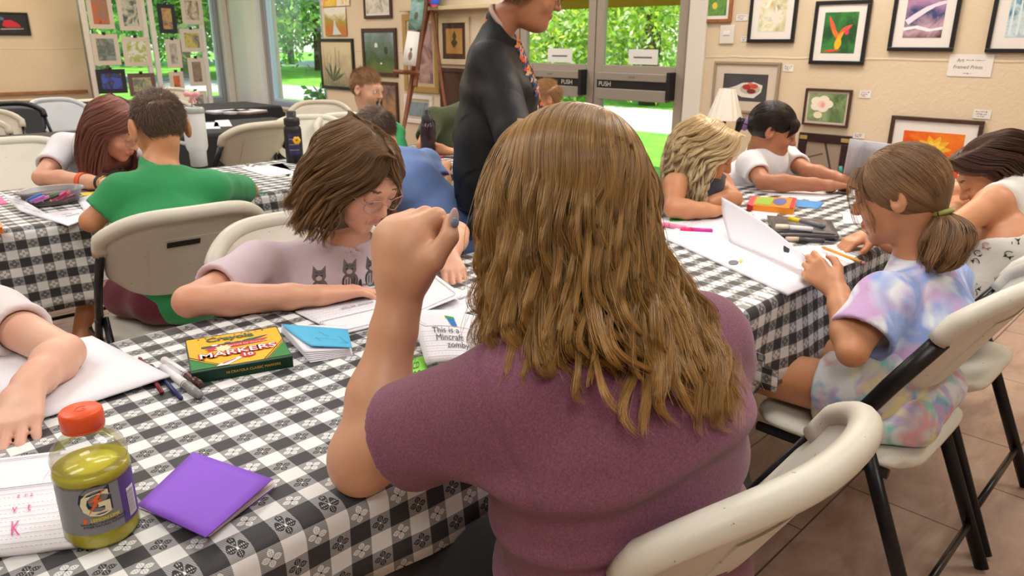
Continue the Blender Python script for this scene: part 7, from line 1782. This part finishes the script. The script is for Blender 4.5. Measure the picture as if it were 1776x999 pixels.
mr = picture('dark carved wooden frame hung low beside the dark-haired girl, painted reflection of a stand', (1383, 232, 1473, 322), DKW, .055, None, 0, mat('mirror_taupe', '#9a8878', .25), [(c_('#3b3a38'), [(.0, 1), (.14, 1), (.62, -.5), (.5, -.5)]), (c_('#4d4844'), [(-.9, .1), (.0, .42), (.02, .34), (-.88, .02)]), (c_('#5a6056'), [(-.9, -.5), (.6, -.42), (.6, -.52), (-.9, -.62)])])  # dark bars on flat taupe paint the reflected stand into the glass
for sx in (-1, 1):
    MB().box(sx*.135-.025, sx*.135+.025, -.027, -.0225, .125, .150, .002).build('gilt_corner', GLD, mr)
def label_card(label, box, lines, m=MWH, pos=4.85, name='price_card', cat='label card', size=.012):
    uL, vT, uR, vB = box; G = XX; a0 = G(uL, (vT+vB)/2, pos); a1 = G(uR, (vT+vB)/2, pos); zt = G((uL+uR)/2, vT, pos)[2]; zb = G((uL+uR)/2, vB, pos)[2]
    w_ = abs(a0[1]-a1[1]); h_ = zt-zb; t = empty(name, label, cat, (pos-.002, (a0[1]+a1[1])/2, (zt+zb)/2), -PI/2)
    MB().box(-w_/2, w_/2, -.002, .0, -h_/2, h_/2).build('card', m, t)
    for i, (s_, sz) in enumerate(lines):
        text(s_, sz, mat('graphite', '#55535c'), t, frameM((-w_*.24 if i == 0 else -.01, -.0025, h_*(.22-.30*i)), (1, 0, 0), (0, 0, 1)), 'lettering', .0001, shear=.15)
    R3 = random.Random(int(uL)); b = MB()       # illegible small writing as pencil strokes
    rows = ((.22, -.10, .32), (-.38, -.12, .06)) if lines else ((.22, -.36, .30), (-.05, -.36, .2), (-.28, -.3, .05))
    for z_, x0_, x1_ in rows:
        x = x0_*w_
        while x < x1_*w_: d_ = R3.uniform(.004, .012); b.box(x, x+d_*.7, -.0027, -.0021, z_*h_+R3.uniform(-.002, .001), z_*h_+R3.uniform(.0015, .006)); x += d_
    b.build('small_writing', mat('faded_ink', '#8a8480', .8), t)
label_card('white wall sign reading Framed Prints under the seascape', (1645, 94, 1722, 133), [('Art', .026), ('Framed Prints', .026)], name='wall_sign', cat='sign')
for la, bx_ in (('small price card right of the highest oak-framed picture', (1277, 25, 1298, 36)), ('small price card right of the bowl of fruit painting', (1359, 112, 1376, 124)), ('small price card right of the pink blossom painting', (1491, 157, 1511, 170)), ('small price card above the right end of the orange painting', (1688, 190, 1719, 206)), ('small price card over the standing folder', (1480, 231, 1500, 240)), ('small price card below the oak frame near the doors', (1286, 63, 1296, 72))):
    label_card(la, bx_, [])
t = empty('thermostat', 'white square wall plate left of the tropical flower painting', 'switch', tuple(XX(1262, 60)-A3([.002, 0, 0])), -PI/2); MB().box(-.055, .055, -.012, 0, -.062, .062, .006).build('plate', WHITE, t); MB().box(-.025, .025, -.017, -.0121, -.004, .022, .002).build('slider', PAPERG, t)
# pictures between window and doors
P2 = 4.85
picture('bright yellow and red abstract canvas at the very top beside the tall window', (558, -30, 607, 11), None, 0, None, 0, artmat('art_yellow', ['#f2c81e', '#f0e8d8', '#e8903a', '#f4d84a', '#d8603a'], 7, 2, 9), name='canvas_painting')
picture('small canvas of an autumn stream between golden trees', (565, 13, 602, 62), None, 0, None, 0, artmat('art_autumn', ['#b88a3a', '#c8702a', '#a8983a', '#e8e2cc', '#ece8dc'], 9, 2.5, 10, vertical=.22), [(c_('#cdd8dc'), [(-.1, .1), (.0, .1), (.05, -.3), (.5, -.9), (-.3, -.95), (-.2, -.4)])], name='canvas_painting')
picture('large black-framed picture of reeds and bare trees on cream', (558, 67, 616, 155), BLK, .035, None, 0, artmat('art_reeds', ['#54604a', '#a89c7c', '#d8c8a0', '#dccba4'], 5, 3, 11, vertical=.4), [(c_('#3f4a3a'), [(x, -.9), (x+.025, -.9), (x+.05+.1*((i % 3)-1), .75-.15*(i % 4)), (x+.04+.1*((i % 3)-1), .75-.15*(i % 4))]) for i, x in enumerate((-.8, -.65, -.5, -.35, -.1, .05))]+[(c_('#56684a'), ptl(-.3, -.8, a, .9, .06)) for a in (.5, .9, 1.3, 1.8, 2.2)])
picture('brown-framed winter trees painting, upper row left of the easel', (632, -45, 680, 32), BRN, .03, MWH, .02, artmat('art_winter', ['#6a6a58', '#c9c4b4', '#e4ded2', '#8a8672'], 10, 3, 12))
picture('dark-framed landscape with white house and green field', (631, 49, 690, 132), BRN, .04, None, 0, artmat('art_field', ['#7a6030', '#6b7a3a', '#3f5c38', '#6d8078', '#8ea6b4', '#b4c4cc'], 5, 2.5, 13, vertical=.42), [(c_('#e6e4e0'), [(-.3, .25), (-.1, .25), (-.1, .42), (-.2, .5), (-.3, .42)]), (c_('#33412c'), disc_(.45, .1, .12, .2)), (c_('#e8e6e2'), disc_(.1, -.55, .07, .05))])
picture('dark brown-framed mauve and ochre picture low behind the boy with open mouth', (662, 142, 692, 212), BRN, .03, None, 0, artmat('art_mauve', ['#5f4a58', '#8a6a5c', '#b08a5a', '#77606c'], 8, 2, 14))
picture('tall gold-framed picture of pink and dark foliage behind the easel', (702, 24, 762, 160), GLD, .06, CRM, .03, artmat('art_pink', ['#3d3a3e', '#8a6a70', '#c9a4a0', '#56504e'], 6, 2.5, 15))
picture('gold-framed small tree study left of the standing woman', (764, 30, 816, 112), CRM, .05, BRN, .05, artmat('art_tree', ['#a8743c', '#b8884a', '#c89a5c'], 4, 1, 16), [(c_('#4a4020'), [(-.1, -.5), (.1, -.5), (.45, -.1), (.2, .1), (.3, .4), (.05, .85), (-.2, .4), (-.1, .15), (-.4, -.1)])])
picture('dark brown panel picture under the small tree study', (766, 118, 810, 190), BRN, .04, None, 0, artmat('art_brown', ['#3a2418', '#54382a'], 8, 1, 17))
picture('white-framed blue-grey print low beside the easel leg', (704, 165, 752, 214), MWH, .04, MTP, .03, artmat('art_bluegrey', ['#5a6c78', '#8fa4ac', '#46545c'], 7, 2, 18))
picture('small black-framed picture of a red figure high on the yellow wall', (-38, 21, 50, 61), BLK, .018, None, 0, artmat('art_night', ['#1a1618', '#262024'], 4, 1, 19), [(c_('#c8283a'), [(-.1, -.2), (.0, .35), (.3, .4), (.6, .05), (.7, -.35), (.1, -.4)]), (c_('#5a6a9a'), disc_(-.08, .5, .10, .18)), (c_('#cfcfd6'), [(-.6, .4), (-.45, -.1), (-.3, -.3), (-.4, -.4), (-.6, -.05), (-.75, .3)]), (c_('#a8a4a8'), [(-.2, -.5), (.8, -.45), (.8, -.55), (-.2, -.62)])], plane='y', pos=10.27)
# picture rail shelf
sh_ = MB().box(P2-.12, P2-.002, 5.0, 6.35, 1.585, 1.62, .004); o = sh_.build('picture_shelf', mat('shelf_cream', '#d4c49c', .5)); tag(o, 'cream wooden shelf above the gold-framed pictures', 'shelf')
# easel with a card and a canvas
def easel():
    y = 6.15; x = 4.1; t = empty('easel', 'brown wooden easel holding a white card and a blue-green canvas', 'easel', (x, y, 0), 0); WD = mat('easel_wood', '#8a4f2c', .5, var=.3, vscale=14)
    def bar(n_, a, b_, w_=.022, m=WD): o_ = MB().tube([a, b_], w_, 4, flat=.6).build(n_, m, t); o_.data.shade_flat() if hasattr(o_.data, 'shade_flat') else None; return o_
    def L_(u, v, d_): return D(u, v, d_)-A3([x, y, 0])
    top = L_(742, -60, 7.0)
    a = L_(745, -10, 7.0); b2 = L_(790, 250, 7.1); bar('leg', a, a+(b2-a)*(a[2]+0)/(a[2]-b2[2]) if b2[2] < 0 else b2*A3([1, 1, 0]))
    a = L_(738, -10, 7.0); b2 = L_(702, 210, 6.9); dd = (b2-a); bar('leg', a, a+dd*(a[2]-.01)/(-dd[2]))
    bar('leg', a+A3([.08, 0, 0]), A3([.42, .1, .01])); bar('tray', L_(682, 124, 6.85), L_(728, 127, 6.85), .02); bar('mast', L_(720, 150, 6.9), L_(745, -40, 6.95), .026)
    return t
easel()
def propped(name, label, cat, P, d_, m, shapes=()):
    Q = Quad(*[D(u, v, d_) for u, v in P]); b = MB(); b.grid(lambda a, c: Q.p(a, c), 3, 3); o = b.build(name, m); sm = o.modifiers.new('t', 'SOLIDIFY'); sm.thickness = .006; tag(o, label, cat)
    for nm, mm, pts in shapes:
        b = MB(); b.poly([Q.p(a, c)-ray(700, 60)*.006 for a, c in pts]); kid(o, nm, b, mm)
    return o
propped('bird_card', 'white card with a small painted bird clipped to the easel', 'card', [(707, 54), (728, 56), (721, 115), (697, 112)], 6.75, MWH, [('painted_bird', c_('#8f7a72'), disc_(.5, .72, .16, .13)), ('bird_head', c_('#4f7a44'), disc_(.5, .53, .09, .06)), ('bird_breast', c_('#d8a09a'), disc_(.5, .72, .08, .09))])
propped('canvas_painting', 'blue-green canvas of a small bird on the top of the easel', 'picture', [(715, -20), (738, -20), (731, 52), (708, 52)], 6.78, artmat('art_teal', ['#5f8a86', '#8fb0a8', '#4a6e5a', '#a8b48a'], 8, 2, 21), [('painted_bird', c_('#7a6a4a'), disc_(.5, .66, .15, .10))])
o = MB(); Q = Quad(D(735, -20, 6.9), D(775, -20, 6.9), D(757, 12, 6.9), D(748, 12, 6.9)); b = MB(); b.grid(lambda a, c: Q.p(a, c), 4, 4); k_ = b.build('paper_kite', mat('kite_blue', '#2f5fe0', .6)); sm = k_.modifiers.new('t', 'SOLIDIFY'); sm.thickness = .004; tag(k_, 'blue kite-shaped ornament with red tip above the easel', 'kite')
b = MB(); b.poly([Q.p(a, c)-ray(750, 5)*.006 for a, c in ((0, .88), (1, .88), (1, 1), (0, 1))]); kid(k_, 'red_tip', b, mat('kite_red', '#e8303c', .6)); b = MB(); b.poly([Q.p(a, c)-ray(750, 5)*.007 for a, c in ((0, 0), (.25, 0), (.1, 1), (0, 1))]); kid(k_, 'red_edge', b, mat('kite_dark_red', '#8a2026', .6))
b = MB(); b.tube([tuple(Q.p(.5, .1)), tuple(A3(Q.p(.5, .1))*[1, 1, 0]+A3([0, 0, 2.74]))], .002, 6); kid(k_, 'hanging_string', b, MWH)
# unidentified white ribbed object behind the blonde girl
t = empty('ribbed_object', 'unidentified ribbed white object standing behind the blonde curls', 'object', tuple(D(1256, 215, 4.9)*A3([1, 1, 0])), 0)
zt_ = D(1256, 152, 4.9)[2]; b = MB(); n = 40
for k, (r_, z_) in enumerate(((.10, zt_-.20), (.055, zt_-.01), (.05, zt_))): pass
b.grid(lambda a, c: ((.115-.065*c)*(1+.04*math.cos(a*2*PI*14))*math.cos(a*2*PI), (.115-.065*c)*(1+.04*math.cos(a*2*PI*14))*math.sin(a*2*PI), zt_-.20+.20*c), 113, 6); b.build('shade', mat('ribbed_white', '#e3ddd2', .5), t)  # tapering ribbed shell of the unidentified object
MB().lathe([(.12, 0), (.12, .02), (.015, .03), (.012, zt_-.18), (.0001, zt_-.05)], 20).build('stand', STEEL, t)
# print stands in front of the left window
YB = 9.72
def xat(u, v): return YY(u, v, YB)
for i, (uL, uR, la) in enumerate(((168, 268, 'wide white print stand hung with matted prints before the window'), (281, 364, 'narrow print stand hung with prints beside the corner window'))):
    xl, xr = xat(uL, 165)[0], xat(uR, 165)[0]; t = empty('print_stand', la, 'display stand', ((xl+xr)/2, YB, 0)); w_ = (xr-xl)/2; m = mat('stand_white', '#d8cfc4', .5)
    for s_ in (-1, 1): MB().box(s_*w_-.028, s_*w_+.028, -.02, .02, .0, 2.2, .004).build('post', m, t); MB().box(s_*w_-.03, s_*w_+.03, -.22, .22, 0, .04, .004).build('foot', m, t)
    MB().box(-w_, w_, -.012, .012, 2.14, 2.2, .003).build('top_rail', m, t); MB().box(-w_, w_, -.012, .012, .42, .48, .003).build('lower_rail', m, t)
    ms_ = MB()
    for k in range(1, 14): zz = .48+1.66*k/14; ms_.tube([(-w_, .0, zz), (w_, .0, zz)], .0018, 5)
    ms_.build('hanging_wires', STEEL, t)
PR = [((151, -14, 195, 50), MTP, ['#5a4030', '#c8642a', '#8a7060', '#e88a3a'], 'orange abstract'), ((204, -8, 246, 53), MTP, ['#2a3230', '#4f5c54', '#c9c2ae', '#23282a'], 'dark woodland'), ((160, 59, 207, 113), MTP, ['#6a7a74', '#8c948a', '#56625e', '#a8a08c'], 'grey lake'), ((213, 64, 261, 115), MTP, ['#e6e0d4', '#9aa83a', '#e2ddd0', '#2f4a4a'], 'green parrots'),
      ((168, 120, 219, 162), MBK, ['#222a5a', '#4a5ab4', '#2a2c30', '#e08a3a'], 'night harbour'), ((223, 127, 270, 166), MBR, ['#8a8468', '#b8ae84', '#5c6a60', '#a89a7c'], 'misty river'), ((274, 7, 305, 58), MBK, ['#3a3c44', '#8a6a60', '#c89a4a', '#5f7c94'], 'sunset boat'), ((314, -6, 351, 42), MTP, ['#5f4a3c', '#8a6a54', '#d4c4ac', '#4a3c34'], 'brown bear'),
      ((288, 68, 314, 118), MTP, ['#6a5c54', '#9a8c84', '#c4b8a8', '#544a48'], 'seated lion'), ((313, 50, 352, 90), MTP, ['#8c8890', '#c9b45a', '#5c5a66', '#e0c84a'], 'grey bird and yellow blooms'), ((294, 124, 319, 158), MTP, ['#274a2c', '#3a6a3a', '#e0603a', '#1f3a24'], 'red tropical bloom'), ((327, 100, 356, 149), MTP, ['#5a4a3c', '#7a6450', '#94806a', '#3f342c'], 'brown owl'), ((322, 158, 360, 200), MTP, ['#8a8078', '#b0a498', '#6f665e', '#c4b8a8'], 'pale lower')]
for i, (bx_, mt_, cs_, nm) in enumerate(PR):
    t = picture(f'{nm} print in a {"dark" if mt_ in (MBK, MBR) else "beige"} mat clipped to the window print stands', bx_, None, 0, mt_, .05, artmat('print_%d' % i, cs_, 10, 2.5, 30+i), plane='y', pos=YB-.022, depth=.006, name='matted_print', cat='print', group='matted prints on the stands')
    bb = [c for c in t.children if c.name.startswith('mat_board')][0]; hh = max(v.co.z for v in bb.data.vertices)
    MB().box(-.018, .018, -.012, .010, hh-.01, hh+.022, .003).build('clip', BLACKP, t)
